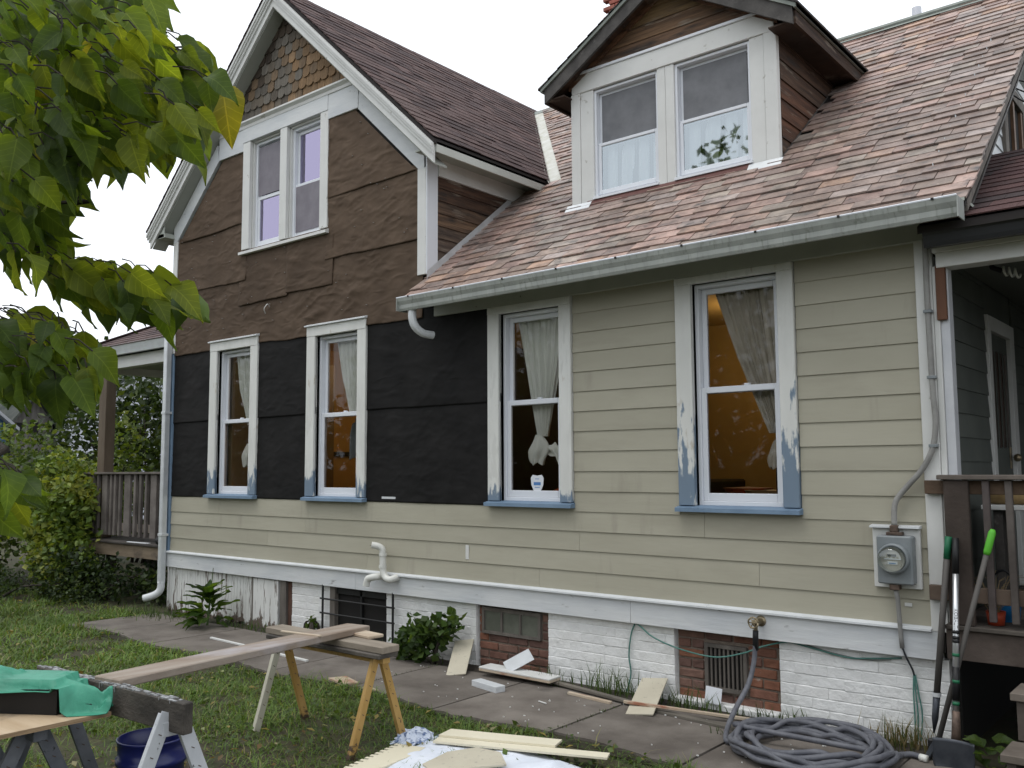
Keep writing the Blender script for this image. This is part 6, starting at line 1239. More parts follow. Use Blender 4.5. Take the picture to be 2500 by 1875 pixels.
# word printed along the shaft
fc = bpy.data.curves.new('shaft_lettering','FONT'); fc.body = 'KOBALT STEEL'; fc.size = .028; fc.align_x = 'LEFT'; fc.align_y = 'CENTER'; fc.extrude = .0003
fo = bpy.data.objects.new('shaft_lettering_curve',fc); COL.objects.link(fo); bpy.context.view_layer.update()
me = bpy.data.meshes.new_from_object(fo); bpy.data.objects.remove(fo); me.materials.append(M['black'])
d_ = (b-a).normalized(); nf = (CAM-L3(.6)); nf = (nf-d_*nf.dot(d_)).normalized(); xl_ = -d_; yl_ = nf.cross(xl_)
for v in me.vertices:
    yy = v.co.y; off = math.sqrt(max(.0165**2-yy*yy,1e-6))+.0006; P_ = L3(.685)+xl_*v.co.x+yl_*yy+nf*off; v.co = P_
put('shaft_lettering',me,t3)
LEAFPOS = [(-3.04,-4.3,2.91,0),(-2.67,-4.46,2.79,0),(-2.87,-4.56,2.81,0),(-2.98,-4.45,3.17,0),(-2.93,-4.17,3.3,1),(-1.99,-4.7,2.69,1),(-2.2,-4.65,2.83,0),(-2.63,-4.63,3.01,0),(-2.62,-4.49,2.56,0),(-2.66,-4.35,2.83,1),(-3.1,-4.27,3.14,0),(-2.17,-4.55,2.72,1),(-2.94,-4.47,3.16,0),(-2.5,-4.57,2.5,0),(-3.28,-4.54,3.15,0),(-2.73,-4.49,3.08,0),(-3.29,-4.47,3.09,0),(-2.18,-4.81,2.74,0),(-2.2,-4.62,2.63,1),(-2.57,-4.33,3.05,1),(-2.42,-4.78,2.66,0),(-3.03,-4.43,2.58,0),(-2.35,-4.69,2.42,0),(-2.97,-4.19,3.27,1),(-3.0,-4.5,3.04,0),(-2.17,-4.77,2.65,0),(-2.47,-4.77,2.59,0),(-2.45,-4.48,2.8,1),(-2.4,-4.26,2.79,1),(-3.11,-4.48,2.63,0),(-2.94,-4.5,3.07,0),(-2.09,-4.65,2.61,1),(-2.5,-4.78,2.39,0),(-2.78,-4.24,3.07,1),(-2.17,-4.62,2.71,1),(-2.16,-4.56,2.85,1),(-2.92,-4.24,3.1,1),(-2.43,-4.73,2.9,0),(-2.22,-4.69,2.83,0),(-2.23,-4.72,2.54,0),(-3.17,-4.3,2.7,0),(-2.57,-4.37,2.67,1),(-2.18,-4.87,2.75,0),(-2.81,-4.05,2.82,1),(-2.79,-4.69,2.67,0),(-2.94,-4.13,3.11,1),(-3.05,-4.57,2.83,0),(-2.57,-4.2,2.69,1),(-3.08,-4.35,2.81,0),(-2.65,-4.17,2.94,1),(-2.5,-4.26,2.76,1),(-2.63,-4.39,3.08,1),(-2.68,-4.27,2.93,1),(-2.87,-4.29,2.95,1),(-2.24,-4.86,2.41,0),(-2.23,-4.59,2.64,1),(-2.58,-4.35,2.81,1),(-3.01,-4.63,2.96,0),(-3.15,-4.45,3.17,0),(-2.88,-4.22,2.97,1),(-2.32,-4.7,2.53,0),(-3.05,-4.3,2.73,0),(-2.44,-4.29,2.86,1),(-2.63,-4.58,2.97,0),(-2.6,-4.62,2.92,0),(-2.57,-4.63,2.88,0),(-3.2,-4.33,2.74,0),(-2.27,-4.87,2.36,0),(-2.26,-4.5,2.62,1),(-2.2,-4.85,2.55,0),(-2.63,-4.37,2.85,1),(-2.35,-4.76,2.62,0),(-3.05,-4.61,2.87,0),(-2.54,-4.7,2.81,0),(-2.58,-4.35,2.79,1),(-2.72,-4.23,2.96,1),(-2.48,-4.22,2.84,1),(-3.08,-4.46,2.75,0),(-2.2,-4.57,2.5,1),(-2.6,-4.12,2.86,1),(-3.06,-4.38,2.64,0),(-2.56,-4.6,2.97,0),(-2.53,-4.46,2.59,1),(-2.3,-4.86,2.4,0),(-2.26,-4.72,2.44,0),(-2.99,-4.54,2.85,0),(-2.84,-4.09,2.83,1),(-2.79,-4.66,2.93,0),(-2.83,-4.5,2.67,0),(-2.62,-4.44,2.57,0),(-3.03,-4.41,2.99,0),(-2.23,-4.63,2.57,0),(-2.65,-4.42,2.8,0),(-2.87,-4.34,2.96,0),(-2.73,-4.37,2.85,1),(-2.49,-4.55,2.94,0),(-2.24,-4.66,2.7,0),(-2.21,-4.84,2.4,0),(-2.91,-4.55,3.01,0),(-2.77,-4.51,2.9,0),(-2.33,-4.81,2.46,0),(-2.22,-4.65,2.74,0),(-2.41,-4.54,2.73,0),(-2.24,-4.69,2.58,0),(-2.87,-4.55,2.74,0),(-3.05,-4.45,2.74,0),(-3.16,-4.41,2.59,0),(-2.99,-4.56,3.03,0),(-2.68,-4.19,2.94,1),(-2.96,-4.57,2.9,0),(-3.0,-4.63,3.03,0),(-3.05,-4.54,2.87,0),(-2.23,-4.64,2.51,0),(-2.23,-4.88,2.73,0),(-2.61,-4.43,2.77,1),(-2.39,-4.78,2.78,0),(-2.75,-4.67,2.47,0),(-2.39,-4.4,2.84,1),(-2.7,-4.37,3.16,1),(-2.49,-4.55,2.57,0),(-2.95,-4.31,3.27,0),(-2.78,-4.16,2.78,1),(-2.59,-4.39,2.86,1),(-3.03,-4.33,2.66,0),(-2.74,-4.26,2.7,1),(-2.15,-4.73,2.44,0),(-2.1,-4.79,2.54,0),(-2.77,-4.49,2.72,0),(-2.9,-4.51,2.55,0),(-2.41,-4.52,2.68,1),(-2.26,-4.56,2.51,1),(-2.26,-4.69,2.84,0),(-2.34,-4.68,2.85,0),(-2.36,-4.31,2.72,1),(-2.8,-4.0,2.93,1),(-3.08,-4.55,2.81,0),(-2.41,-4.81,2.38,0),(-2.56,-4.52,2.95,0),(-2.95,-4.23,3.27,1),(-2.74,-4.55,2.69,0),(-2.36,-4.71,2.89,0),(-3.07,-4.59,3.1,0),(-2.91,-4.14,3.3,1),(-2.33,-4.34,2.78,1),(-2.93,-4.14,3.0,1),(-2.02,-4.57,2.52,1),(-2.72,-4.62,3.03,0),(-2.59,-4.62,2.67,0),(-2.92,-4.1,2.96,1),(-2.25,-4.56,2.72,1),(-2.56,-4.36,2.75,1),(-2.18,-4.59,2.48,1),(-3.17,-4.38,2.61,0),(-2.69,-4.71,2.85,0),(-2.52,-4.43,3.01,1),(-2.39,-4.59,2.84,0),(-2.68,-4.21,2.79,1),(-2.43,-4.72,2.68,0),(-2.55,-4.28,2.91,1),(-2.99,-4.24,2.78,1),(-2.16,-4.72,2.63,0),(-2.2,-4.76,2.42,0),(-2.24,-4.79,2.48,0),(-2.09,-4.61,2.69,1),(-2.49,-4.6,2.56,0),(-2.84,-4.61,2.66,0),(-2.53,-4.66,2.77,0),(-2.5,-4.6,2.76,0),(-3.05,-4.48,2.85,0),(-2.62,-4.43,2.58,1),(-3.16,-4.45,2.75,0),(-2.62,-4.45,2.76,0),(-3.02,-4.58,3.14,0),(-2.73,-4.32,3.1,1),(-2.19,-4.58,2.75,1),(-2.85,-4.46,2.54,0),(-2.8,-4.38,2.83,0),(-2.8,-4.43,2.62,0),(-2.88,-4.32,2.75,0),(-2.21,-4.7,2.63,0),(-2.29,-4.69,2.79,0),(-3.09,-4.3,3.12,0),(-2.33,-4.84,2.67,0),(-2.16,-4.59,2.46,1),(-2.88,-4.64,2.82,0),(-2.42,-4.79,2.79,0),(-2.81,-4.55,2.66,0),(-2.44,-4.72,2.82,0),(-3.01,-4.42,2.87,0),(-2.97,-4.32,3.1,0),(-2.39,-4.3,2.87,1),(-2.64,-4.53,2.74,0),(-2.87,-4.43,2.66,0),(-2.45,-4.75,2.74,0),(-2.51,-4.26,2.8,1),(-2.81,-4.35,3.11,0),(-3.23,-4.54,2.7,0),(-2.23,-4.76,2.46,0),(-3.05,-4.27,2.99,0),(-2.17,-4.71,2.36,0),(-2.53,-4.7,2.48,0),(-2.89,-4.47,2.87,0),(-2.71,-4.68,2.8,0),(-2.34,-4.51,2.97,1),(-3.18,-4.55,2.57,0),(-2.7,-4.56,2.85,0),(-2.54,-4.63,2.79,0),(-2.16,-4.59,2.74,1),(-2.55,-4.17,2.81,1),(-2.21,-4.74,2.4,0),(-2.93,-4.58,3.09,0),(-2.34,-4.47,2.89,1),(-1.99,-4.57,2.51,1),(-2.27,-4.79,2.75,0),(-2.84,-4.35,2.78,0),(-2.22,-4.45,2.73,1),(-2.48,-4.59,2.98,0),(-2.53,-4.3,2.7,1),(-2.61,-4.76,2.77,0),(-2.53,-4.48,2.84,1),(-3.3,-4.42,2.83,0),(-2.05,-4.47,2.54,1),(-2.85,-4.64,2.95,0),(-2.3,-4.34,2.81,1),(-2.35,-4.79,2.34,0),(-2.28,-4.58,2.61,1),(-2.52,-4.73,2.48,0),(-2.39,-4.82,2.84,0),(-2.65,-4.34,2.95,1),(-2.14,-4.77,2.47,0),(-2.93,-4.19,3.22,1),(-2.81,-4.43,2.76,0),(-2.42,-4.38,2.6,1),(-3.03,-4.32,2.9,0),(-2.48,-4.51,2.71,0),(-3.26,-4.5,2.79,0),(-2.7,-4.25,2.8,1),(-2.19,-4.77,2.51,0),(-2.82,-4.66,2.65,0),(-2.57,-4.65,2.81,0),(-3.13,-4.44,3.25,0),(-2.84,-4.17,2.89,1),(-2.34,-4.81,2.43,0),(-2.57,-4.79,2.8,0),(-3.06,-4.4,3.24,0),(-3.23,-4.54,3.26,0),(-3.13,-4.37,2.96,0),(-2.03,-4.46,2.63,1),(-3.12,-4.37,2.65,0),(-2.56,-4.67,2.5,0),(-2.22,-4.81,2.36,0),(-2.02,-4.53,2.47,1),(-2.36,-4.48,2.53,1),(-2.3,-4.56,2.81,1),(-2.13,-4.43,2.56,1),(-2.34,-4.27,2.8,1),(-2.23,-4.77,2.41,0),(-2.39,-4.69,2.5,0),(-2.32,-4.73,2.58,0),(-3.08,-4.58,2.9,0),(-2.63,-4.52,2.5,0),(-2.64,-4.35,2.91,1),(-2.43,-4.49,2.88,1),(-2.73,-4.2,2.7,1),(-2.38,-4.73,2.63,0),(-2.03,-4.69,2.53,1),(-2.59,-4.4,2.65,1),(-2.71,-4.66,3.04,0),(-2.33,-4.64,2.67,0),(-2.27,-4.59,2.48,1),(-2.25,-4.56,2.63,1),(-2.83,-4.31,3.18,1),(-3.11,-4.48,2.78,0),(-2.2,-4.8,2.31,0),(-3.09,-4.24,2.79,0),(-2.3,-4.75,2.39,0),(-2.52,-4.58,2.83,0),(-2.4,-4.71,2.6,0),(-3.15,-4.33,3.09,0),(-2.13,-4.74,2.47,0),(-2.26,-4.39,2.72,1),(-2.66,-4.19,2.96,1),(-2.34,-4.76,2.68,0),(-2.21,-4.63,2.79,1),(-2.23,-4.53,2.72,1),(-3.15,-4.4,3.03,0),(-3.09,-4.36,3.2,0),(-2.88,-4.43,2.68,0),(-2.58,-4.72,2.46,0),(-2.48,-4.79,2.69,0),(-2.7,-4.55,2.82,0),(-2.94,-4.53,2.99,0),(-3.0,-4.36,3.0,0),(-2.13,-4.78,2.67,0),(-3.04,-4.21,2.75,1),(-3.13,-4.37,2.83,0),(-2.9,-4.53,2.71,0),(-2.24,-4.78,2.5,0),(-2.12,-4.74,2.6,0),(-2.61,-4.55,2.85,0),(-2.25,-4.69,2.61,0),(-2.67,-4.5,3.01,0),(-2.14,-4.75,2.61,0),(-2.53,-4.5,2.69,0),(-2.12,-4.79,2.65,0),(-2.69,-4.39,2.98,1),(-2.41,-4.48,2.64,1),(-2.79,-4.7,2.97,0),(-1.95,-4.69,2.64,1),(-2.26,-4.61,2.69,1),(-2.6,-4.43,2.7,1),(-2.65,-4.29,2.71,1),(-2.72,-4.63,2.68,0),(-2.3,-4.58,2.72,1),(-2.17,-4.53,2.61,1),(-2.32,-4.75,2.69,0),(-2.08,-4.72,2.73,0),(-2.39,-4.45,2.95,1),(-2.08,-4.56,2.6,1),(-2.45,-4.53,2.53,0),(-3.03,-4.39,2.74,0),(-2.32,-4.39,2.67,1),(-2.8,-4.22,2.82,1),(-2.33,-4.66,2.54,0),(-2.8,-4.6,3.09,0),(-2.66,-4.67,2.61,0),(-2.49,-4.76,2.9,0),(-2.2,-4.86,2.61,0),(-2.4,-4.54,2.7,1),(-3.04,-4.4,2.71,0),(-3.01,-4.18,2.79,1),(-2.67,-4.51,2.66,0),(-3.2,-4.45,3.23,0),(-2.39,-4.84,2.55,0),(-2.13,-4.77,2.66,0),(-2.57,-4.74,2.45,0),(-2.74,-4.69,2.93,0),(-2.29,-4.38,2.72,1),(-2.25,-4.54,2.58,1),(-2.08,-4.52,2.48,1),(-2.34,-4.86,2.74,0),(-3.06,-4.57,2.96,0),(-2.87,-4.32,2.68,0),(-2.66,-4.68,2.45,0),(-3.07,-4.37,3.1,0),(-2.77,-4.58,2.63,0),(-2.05,-4.63,2.73,1),(-2.65,-4.68,2.81,0),(-2.69,-4.74,2.71,0),(-2.48,-4.64,2.86,0),(-2.63,-4.36,2.9,1),(-2.86,-4.31,3.17,1),(-2.63,-4.32,2.86,1),(-2.78,-4.57,2.73,0),(-2.97,-4.22,2.89,1),(-3.29,-4.42,3.01,0),(-2.22,-4.7,2.39,0),(-2.06,-4.44,2.63,1),(-2.83,-4.1,2.85,1),(-3.04,-4.57,2.61,0),(-2.98,-4.33,2.9,0),(-2.53,-4.42,3.04,1),(-2.44,-4.3,2.61,1),(-2.57,-4.74,2.94,0),(-2.45,-4.78,2.36,0),(-2.41,-4.67,2.58,0),(-2.18,-4.6,2.5,1),(-2.95,-4.51,2.53,0),(-2.24,-4.5,2.74,1),(-2.9,-4.28,3.07,1),(-2.88,-4.48,2.61,0),(-2.74,-4.48,2.65,0),(-2.86,-4.49,2.71,0),(-2.27,-4.77,2.63,0),(-2.94,-4.38,3.01,0),(-2.94,-4.29,3.21,1),(-2.88,-4.22,3.05,1),(-2.35,-4.51,2.7,1),(-2.96,-4.17,2.9,1),(-2.74,-4.43,2.89,0),(-2.3,-4.78,2.65,0),(-2.69,-4.2,2.73,1),(-2.2,-4.86,2.54,0),(-2.67,-4.54,2.75,0),(-2.33,-4.81,2.55,0),(-2.53,-4.75,2.65,0),(-2.76,-4.58,2.81,0),(-2.17,-4.69,2.39,0),(-2.1,-4.57,2.48,1),(-2.12,-4.69,2.8,0),(-2.84,-4.49,2.53,0),(-2.33,-4.66,2.87,0),(-2.57,-4.71,2.44,0),(-2.98,-4.3,2.83,0),(-2.6,-4.56,2.78,0),(-2.17,-4.73,2.7,0),(-2.82,-4.39,3.05,0),(-2.45,-4.56,2.99,0),(-2.49,-4.6,2.64,0),(-2.5,-4.46,2.86,1),(-2.19,-4.45,2.66,1),(-2.34,-4.43,2.81,1),(-2.59,-4.19,2.94,1),(-2.53,-4.28,2.92,1),(-2.29,-4.35,2.81,1),(-2.47,-4.25,2.8,1),(-2.23,-4.49,2.66,1),(-2.64,-4.18,2.93,1),(-2.43,-4.26,2.79,1),(-2.7,-4.18,2.91,1),(-2.22,-4.44,2.73,1),(-2.22,-4.47,2.67,1),(-2.56,-4.3,2.8,1),(-2.21,-4.44,2.79,1),(-2.27,-4.4,2.67,1),(-2.62,-4.23,2.91,1),(-2.41,-4.3,2.74,1),(-2.55,-4.22,2.92,1),(-2.3,-4.44,2.73,1),(-2.36,-4.39,2.85,1),(-2.68,-4.17,2.96,1),(-2.58,-4.28,2.93,1),(-2.18,-4.45,2.75,1),(-2.24,-4.46,2.67,1),(-2.2,-4.48,2.64,1),(-2.23,-4.43,2.76,1),(-2.23,-4.39,2.8,1),(-2.22,-4.43,2.7,1),(-2.61,-4.18,2.91,1),(-2.31,-4.33,2.75,1),(-2.34,-4.42,2.77,1),(-2.41,-4.28,2.81,1),(-2.38,-4.39,2.8,1),(-2.68,-4.21,3.0,1),(-3.18,-4.39,2.64,0),(-2.56,-4.75,2.29,0),(-2.92,-4.44,2.58,0),(-2.99,-4.61,2.56,0),(-2.86,-4.55,2.53,0),(-2.77,-4.66,2.36,0),(-3.03,-4.49,2.55,0),(-2.47,-4.72,2.3,0),(-3.29,-4.38,2.51,0),(-2.64,-4.63,2.45,0),(-3.29,-4.42,2.45,0),(-2.92,-4.48,2.4,0),(-2.41,-4.72,2.18,1),(-2.88,-4.49,2.42,0),(-3.22,-4.54,2.61,0),(-2.72,-4.63,2.41,0),(-2.72,-4.71,2.27,0),(-2.68,-4.6,2.36,0),(-2.57,-4.63,2.35,0),(-2.45,-4.64,2.39,0),(-3.16,-4.49,2.48,0),(-3.02,-4.53,2.52,0),(-2.6,-4.7,2.23,0),(-2.73,-4.66,2.41,0),(-3.07,-4.4,2.42,0),(-2.53,-4.63,2.4,0),(-3.13,-4.48,2.59,0),(-3.05,-4.4,2.53,0),(-2.95,-4.54,2.49,0),(-3.09,-4.39,2.49,0),(-2.82,-4.67,2.37,0),(-3.27,-4.49,2.59,0),(-2.55,-4.7,2.21,1),(-3.07,-4.55,2.56,0),(-2.78,-4.68,2.45,0),(-2.63,-4.74,2.37,0),(-3.08,-4.45,2.45,0),(-2.69,-4.66,2.33,0),(-3.18,-4.43,2.46,0),(-2.54,-4.7,2.43,0),(-2.64,-4.71,2.27,0),(-3.22,-4.53,2.57,0),(-2.82,-4.57,2.35,0),(-2.71,-4.68,2.48,0),(-3.04,-4.59,2.5,0),(-2.99,-4.53,2.44,0),(-3.24,-4.45,2.55,0),(-2.87,-4.53,2.44,0),(-3.24,-4.41,2.56,0),(-2.57,-4.72,2.3,0),(-2.78,-4.67,2.32,0),(-2.86,-4.59,2.54,0),(-2.91,-4.63,2.4,0),(-2.68,-4.71,2.26,0),(-2.89,-4.54,2.44,0),(-3.16,-4.44,2.56,0),(-3.22,-4.49,2.58,0),(-2.73,-4.67,2.27,0),(-2.99,-4.53,2.35,0),(-3.06,-4.52,2.55,0),(-3.02,-4.46,2.57,0),(-3.16,-4.5,2.43,0),(-3.17,-4.32,2.59,0),(-2.88,-4.59,2.4,0),(-3.06,-4.46,2.47,0),(-2.96,-4.57,2.51,0),(-3.3,-4.41,2.51,0),(-2.73,-4.57,2.4,0),(-3.11,-4.47,2.41,0),(-3.24,-4.38,2.47,0),(-2.47,-4.65,2.42,0),(-3.03,-4.47,2.53,0),(-3.04,-4.42,2.53,0),(-2.78,-4.54,2.34,0),(-2.83,-4.58,2.51,0),(-2.83,-4.61,2.34,0),(-2.99,-4.59,2.44,0),(-2.93,-4.46,2.47,0),(-2.58,-4.75,2.26,0),(-3.27,-4.36,2.59,0),(-2.61,-4.64,2.33,0),(-3.0,-4.45,2.41,0),(-2.91,-4.5,2.29,1),(-2.65,-4.59,2.31,0),(-2.62,-4.58,2.32,0),(-2.72,-4.52,2.33,0),(-2.91,-4.48,2.32,0),(-3.05,-4.43,2.34,1),(-2.7,-4.54,2.28,0),(-3.02,-4.39,2.39,0),(-2.67,-4.54,2.23,1),(-2.91,-4.46,2.32,1),(-3.05,-4.41,2.39,0),(-2.85,-4.48,2.26,1),(-2.8,-4.55,2.37,0),(-2.52,-4.67,2.34,0),(-2.59,-4.57,2.24,1),(-2.66,-4.6,2.3,0),(-2.81,-4.52,2.26,1),(-2.85,-4.53,2.41,0),(-2.69,-4.61,2.41,0),(-2.9,-4.5,2.32,0),(-2.68,-4.59,2.29,0),(-2.64,-4.6,2.35,0),(-2.61,-4.45,2.16,1),(-2.59,-4.4,2.18,1),(-2.64,-4.2,2.18,1),(-2.64,-4.29,2.18,1),(-2.72,-4.36,2.22,1),(-2.91,-4.21,2.21,1),(-2.48,-4.33,2.16,1),(-2.69,-4.19,2.2,1),(-2.56,-4.31,2.2,1),(-2.57,-4.38,2.18,1),(-2.85,-4.09,2.26,1),(-2.77,-4.49,2.24,1),(-2.77,-4.33,2.18,1),(-2.93,-4.34,2.3,1),(-2.82,-4.21,2.28,1),(-2.37,-4.41,2.11,1),(-2.52,-4.56,2.18,1),(-3.07,-4.3,2.26,1),(-2.94,-4.29,2.28,1),(-2.66,-4.48,2.21,1),(-2.61,-4.17,2.19,1),(-2.72,-4.37,2.17,1),(-2.76,-4.48,2.19,1),(-2.52,-4.47,2.18,1),(-2.73,-4.32,2.17,1),(-2.9,-4.35,2.28,1),(-2.8,-4.23,2.2,1),(-2.52,-4.5,2.2,1),(-2.48,-4.43,2.18,1),(-2.46,-4.5,2.15,1),(-2.51,-4.27,2.18,1),(-2.93,-4.38,2.25,1),(-2.9,-4.33,2.27,1),(-2.51,-4.47,2.15,1),(-2.88,-4.35,2.25,1),(-2.69,-4.46,2.18,1),(-2.54,-4.6,2.21,1),(-2.9,-4.34,2.23,1),(-2.54,-4.27,2.13,1),(-2.64,-4.44,2.19,1),(-2.85,-4.3,2.28,1),(-2.94,-4.18,2.23,1),(-2.54,-4.58,2.2,1),(-2.81,-4.29,2.18,1),(-2.81,-4.33,2.28,1),(-2.65,-4.26,2.15,1),(-2.77,-4.26,2.17,1),(-2.75,-4.32,2.25,1),(-2.43,-4.46,2.15,1),(-2.83,-4.13,2.27,1),(-2.68,-4.35,2.22,1),(-2.57,-4.57,2.16,1),(-2.63,-4.39,2.22,1),(-2.45,-4.48,2.13,1),(-2.9,-4.4,2.29,1),(-2.56,-4.3,2.22,1),(-3.01,-4.36,2.29,1),(-2.61,-4.38,2.17,1),(-2.82,-4.23,2.22,1),(-2.59,-4.33,2.21,1),(-2.68,-4.19,2.18,1),(-2.92,-4.31,2.3,1),(-2.56,-4.46,2.17,1),(-2.6,-4.2,2.16,1),(-2.71,-4.15,2.17,1),(-2.8,-4.22,2.24,1),(-2.8,-4.2,2.23,1),(-2.59,-4.52,2.22,1),(-2.75,-4.33,2.22,1),(-2.53,-4.51,2.13,1),(-2.86,-4.14,2.21,1),(-2.81,-4.09,2.24,1),(-2.7,-4.51,2.21,1),(-2.39,-4.46,2.17,1),(-2.82,-4.14,2.2,1),(-2.65,-4.5,1.94,0),(-2.74,-4.52,1.96,0),(-2.94,-4.6,1.94,0),(-2.39,-4.65,1.86,0),(-3.06,-4.41,2.05,0),(-2.55,-4.71,1.93,0),(-2.83,-4.41,2.0,0),(-2.42,-4.72,1.87,0),(-3.09,-4.49,1.96,0),(-2.36,-4.62,1.98,0),(-2.37,-4.63,1.9,0),(-2.3,-4.6,1.93,0),(-3.16,-4.5,1.93,0),(-2.66,-4.69,1.97,0),(-2.75,-4.58,1.99,0),(-3.07,-4.42,2.0,0),(-2.46,-4.55,2.0,0),(-2.82,-4.51,1.96,0),(-2.64,-4.62,1.87,0),(-2.63,-4.73,2.03,1),(-2.35,-4.63,1.87,0),(-3.01,-4.52,2.06,0),(-3.19,-4.49,1.92,0),(-2.85,-4.41,2.01,0),(-2.91,-4.54,1.99,0),(-2.52,-4.68,1.92,0),(-3.14,-4.46,1.92,0),(-2.87,-4.46,2.09,1),(-2.6,-4.54,1.93,0),(-2.44,-4.57,1.96,0),(-2.67,-4.72,1.97,0),(-3.06,-4.43,1.97,0),(-2.8,-4.38,1.98,0),(-2.58,-4.57,1.99,0),(-2.51,-4.75,1.91,0),(-2.91,-4.4,1.98,0),(-2.96,-4.6,1.97,0),(-3.0,-4.48,2.12,1),(-2.67,-4.57,1.89,0),(-2.74,-4.69,2.0,0),(-2.49,-4.7,1.91,0),(-2.77,-4.64,1.95,0),(-2.98,-4.32,2.06,0),(-2.61,-4.68,1.95,0),(-2.56,-4.61,1.95,0),(-3.0,-4.48,2.05,0),(-2.73,-4.45,1.94,0),(-2.33,-4.6,1.89,0),(-3.08,-4.52,1.96,0),(-2.44,-4.62,1.92,0),(-2.71,-4.62,1.87,0),(-2.5,-4.71,1.88,0),(-2.39,-4.68,1.94,0),(-2.86,-4.47,1.9,0),(-2.87,-4.41,2.04,0),(-2.73,-4.52,2.0,0),(-3.07,-4.48,2.06,0),(-2.68,-4.61,1.91,0),(-3.15,-4.48,2.14,1),(-2.9,-4.59,2.08,1),(-2.58,-4.67,2.0,0),(-2.38,-4.68,2.0,1),(-3.14,-4.46,2.1,0),(-2.45,-4.69,1.86,0),(-3.06,-4.48,2.12,1),(-2.66,-4.62,2.05,1),(-2.89,-4.57,2.0,0),(-2.58,-4.62,1.9,0),(-2.4,-4.71,1.88,0),(-2.46,-4.6,2.0,0),(-2.77,-4.53,2.03,0),(-2.47,-4.68,2.02,1),(-2.97,-4.3,2.05,0),(-3.15,-4.48,1.97,0),(-3.05,-4.54,2.1,1),(-2.43,-4.64,1.95,0),(-2.43,-4.63,2.01,0),(-2.92,-4.42,1.97,0),(-2.77,-4.59,2.05,0),(-3.0,-4.59,1.92,0),(-2.45,-4.56,1.89,0),(-3.09,-4.41,1.94,0),(-2.97,-4.34,1.93,0),(-2.47,-4.71,1.92,0),(-2.77,-4.52,2.06,0),(-2.53,-4.75,1.95,0),(-2.42,-4.68,1.95,0),(-2.59,-4.51,1.96,0),(-2.52,-4.76,2.01,1),(-2.98,-4.46,2.09,0),(-2.55,-4.6,2.02,0),(-2.79,-4.66,2.03,0),(-2.38,-4.66,1.98,0),(-3.14,-4.53,1.95,0),(-2.91,-4.33,1.97,0),(-2.42,-4.63,1.98,0),(-2.68,-4.42,1.96,0),(-2.86,-4.43,1.92,0),(-2.7,-4.64,2.06,1),(-2.79,-4.5,1.98,0),(-2.43,-4.72,1.56,0),(-2.2,-4.82,1.62,0),(-2.37,-4.75,1.58,0),(-2.22,-4.85,1.55,0),(-2.27,-4.83,1.61,0),(-2.45,-4.77,1.64,0),(-2.5,-4.75,1.56,0),(-2.37,-4.74,1.61,0),(-2.5,-4.68,1.62,0),(-2.31,-4.75,1.61,0),(-2.53,-4.7,1.55,0),(-2.15,-4.86,1.63,0),(-2.49,-4.7,1.63,0),(-2.63,-4.62,1.59,0),(-2.41,-4.75,1.62,0),(-2.63,-4.68,1.62,0),(-2.71,-4.67,1.58,0),(-2.18,-4.88,1.55,0),(-2.39,-4.75,1.57,0),(-2.41,-4.79,1.6,0),(-2.63,-4.69,1.57,0),(-2.22,-4.82,1.61,0)]
BRANCHES = [[(-3.193,-4.676,2.64,0.022),(-3.024,-4.625,2.839,0.017),(-2.863,-4.571,2.958,0.012),(-2.752,-4.484,2.996,0.008),(-2.545,-4.439,2.965,0.004)],[(-3.193,-4.676,2.64,0.022),(-2.955,-4.597,2.536,0.012),(-2.838,-4.552,2.428,0.009),(-2.814,-4.519,2.317,0.008),(-2.79,-4.487,2.222,0.007),(-2.751,-4.451,2.191,0.006),(-2.725,-4.363,2.182,0.005),(-2.686,-4.263,2.162,0.004),(-2.648,-4.166,2.156,0.002)],[(-3.005,-4.712,2.062,0.012),(-2.884,-4.6,1.972,0.007),(-2.766,-4.57,1.992,0.005),(-2.682,-4.502,1.998,0.003),(-2.573,-4.471,1.951,0.002)],[(-3.024,-4.625,2.839,0.016),(-2.852,-4.54,2.774,0.011),(-2.671,-4.454,2.767,0.008),(-2.471,-4.36,2.816,0.005),(-2.391,-4.301,2.881,0.003)],[(-2.771,-4.6,2.747,0.008),(-2.68,-4.515,2.664,0.006),(-2.587,-4.434,2.636,0.004),(-2.539,-4.328,2.626,0.002)],[(-2.804,-4.762,1.699,0.012),(-2.492,-4.758,1.646,0.006),(-2.379,-4.724,1.599,0.003)],[(-2.838,-4.552,2.428,0.006),(-2.746,-4.476,2.431,0.004),(-2.699,-4.444,2.487,0.002)]]
# ================================================================= VEGETATION
rg_ = np.random.default_rng(5)
def np_mesh(name, V, F, tint, mt, parent=None):
    """V (n,3), F (m,k) constant k, tint (n,3)"""
    me = bpy.data.meshes.new(name); n, m_, k_ = len(V), len(F), F.shape[1]
    me.vertices.add(n); me.vertices.foreach_set('co', V.astype(np.float32).ravel())
    me.loops.add(m_*k_); me.loops.foreach_set('vertex_index', F.astype(np.int32).ravel())
    me.polygons.add(m_); me.polygons.foreach_set('loop_start', np.arange(0, m_*k_, k_, dtype=np.int32)); me.polygons.foreach_set('loop_total', np.full(m_, k_, dtype=np.int32))
    me.update(calc_edges=True)
    at = me.attributes.new('tint','FLOAT_COLOR','POINT'); at.data.foreach_set('color', np.c_[tint, np.ones(n)].astype(np.float32).ravel())
    me.materials.append(M[mt]); return put(name, me, parent)
def unit(a): return a/np.maximum(np.linalg.norm(a, axis=1, keepdims=True), 1e-9)
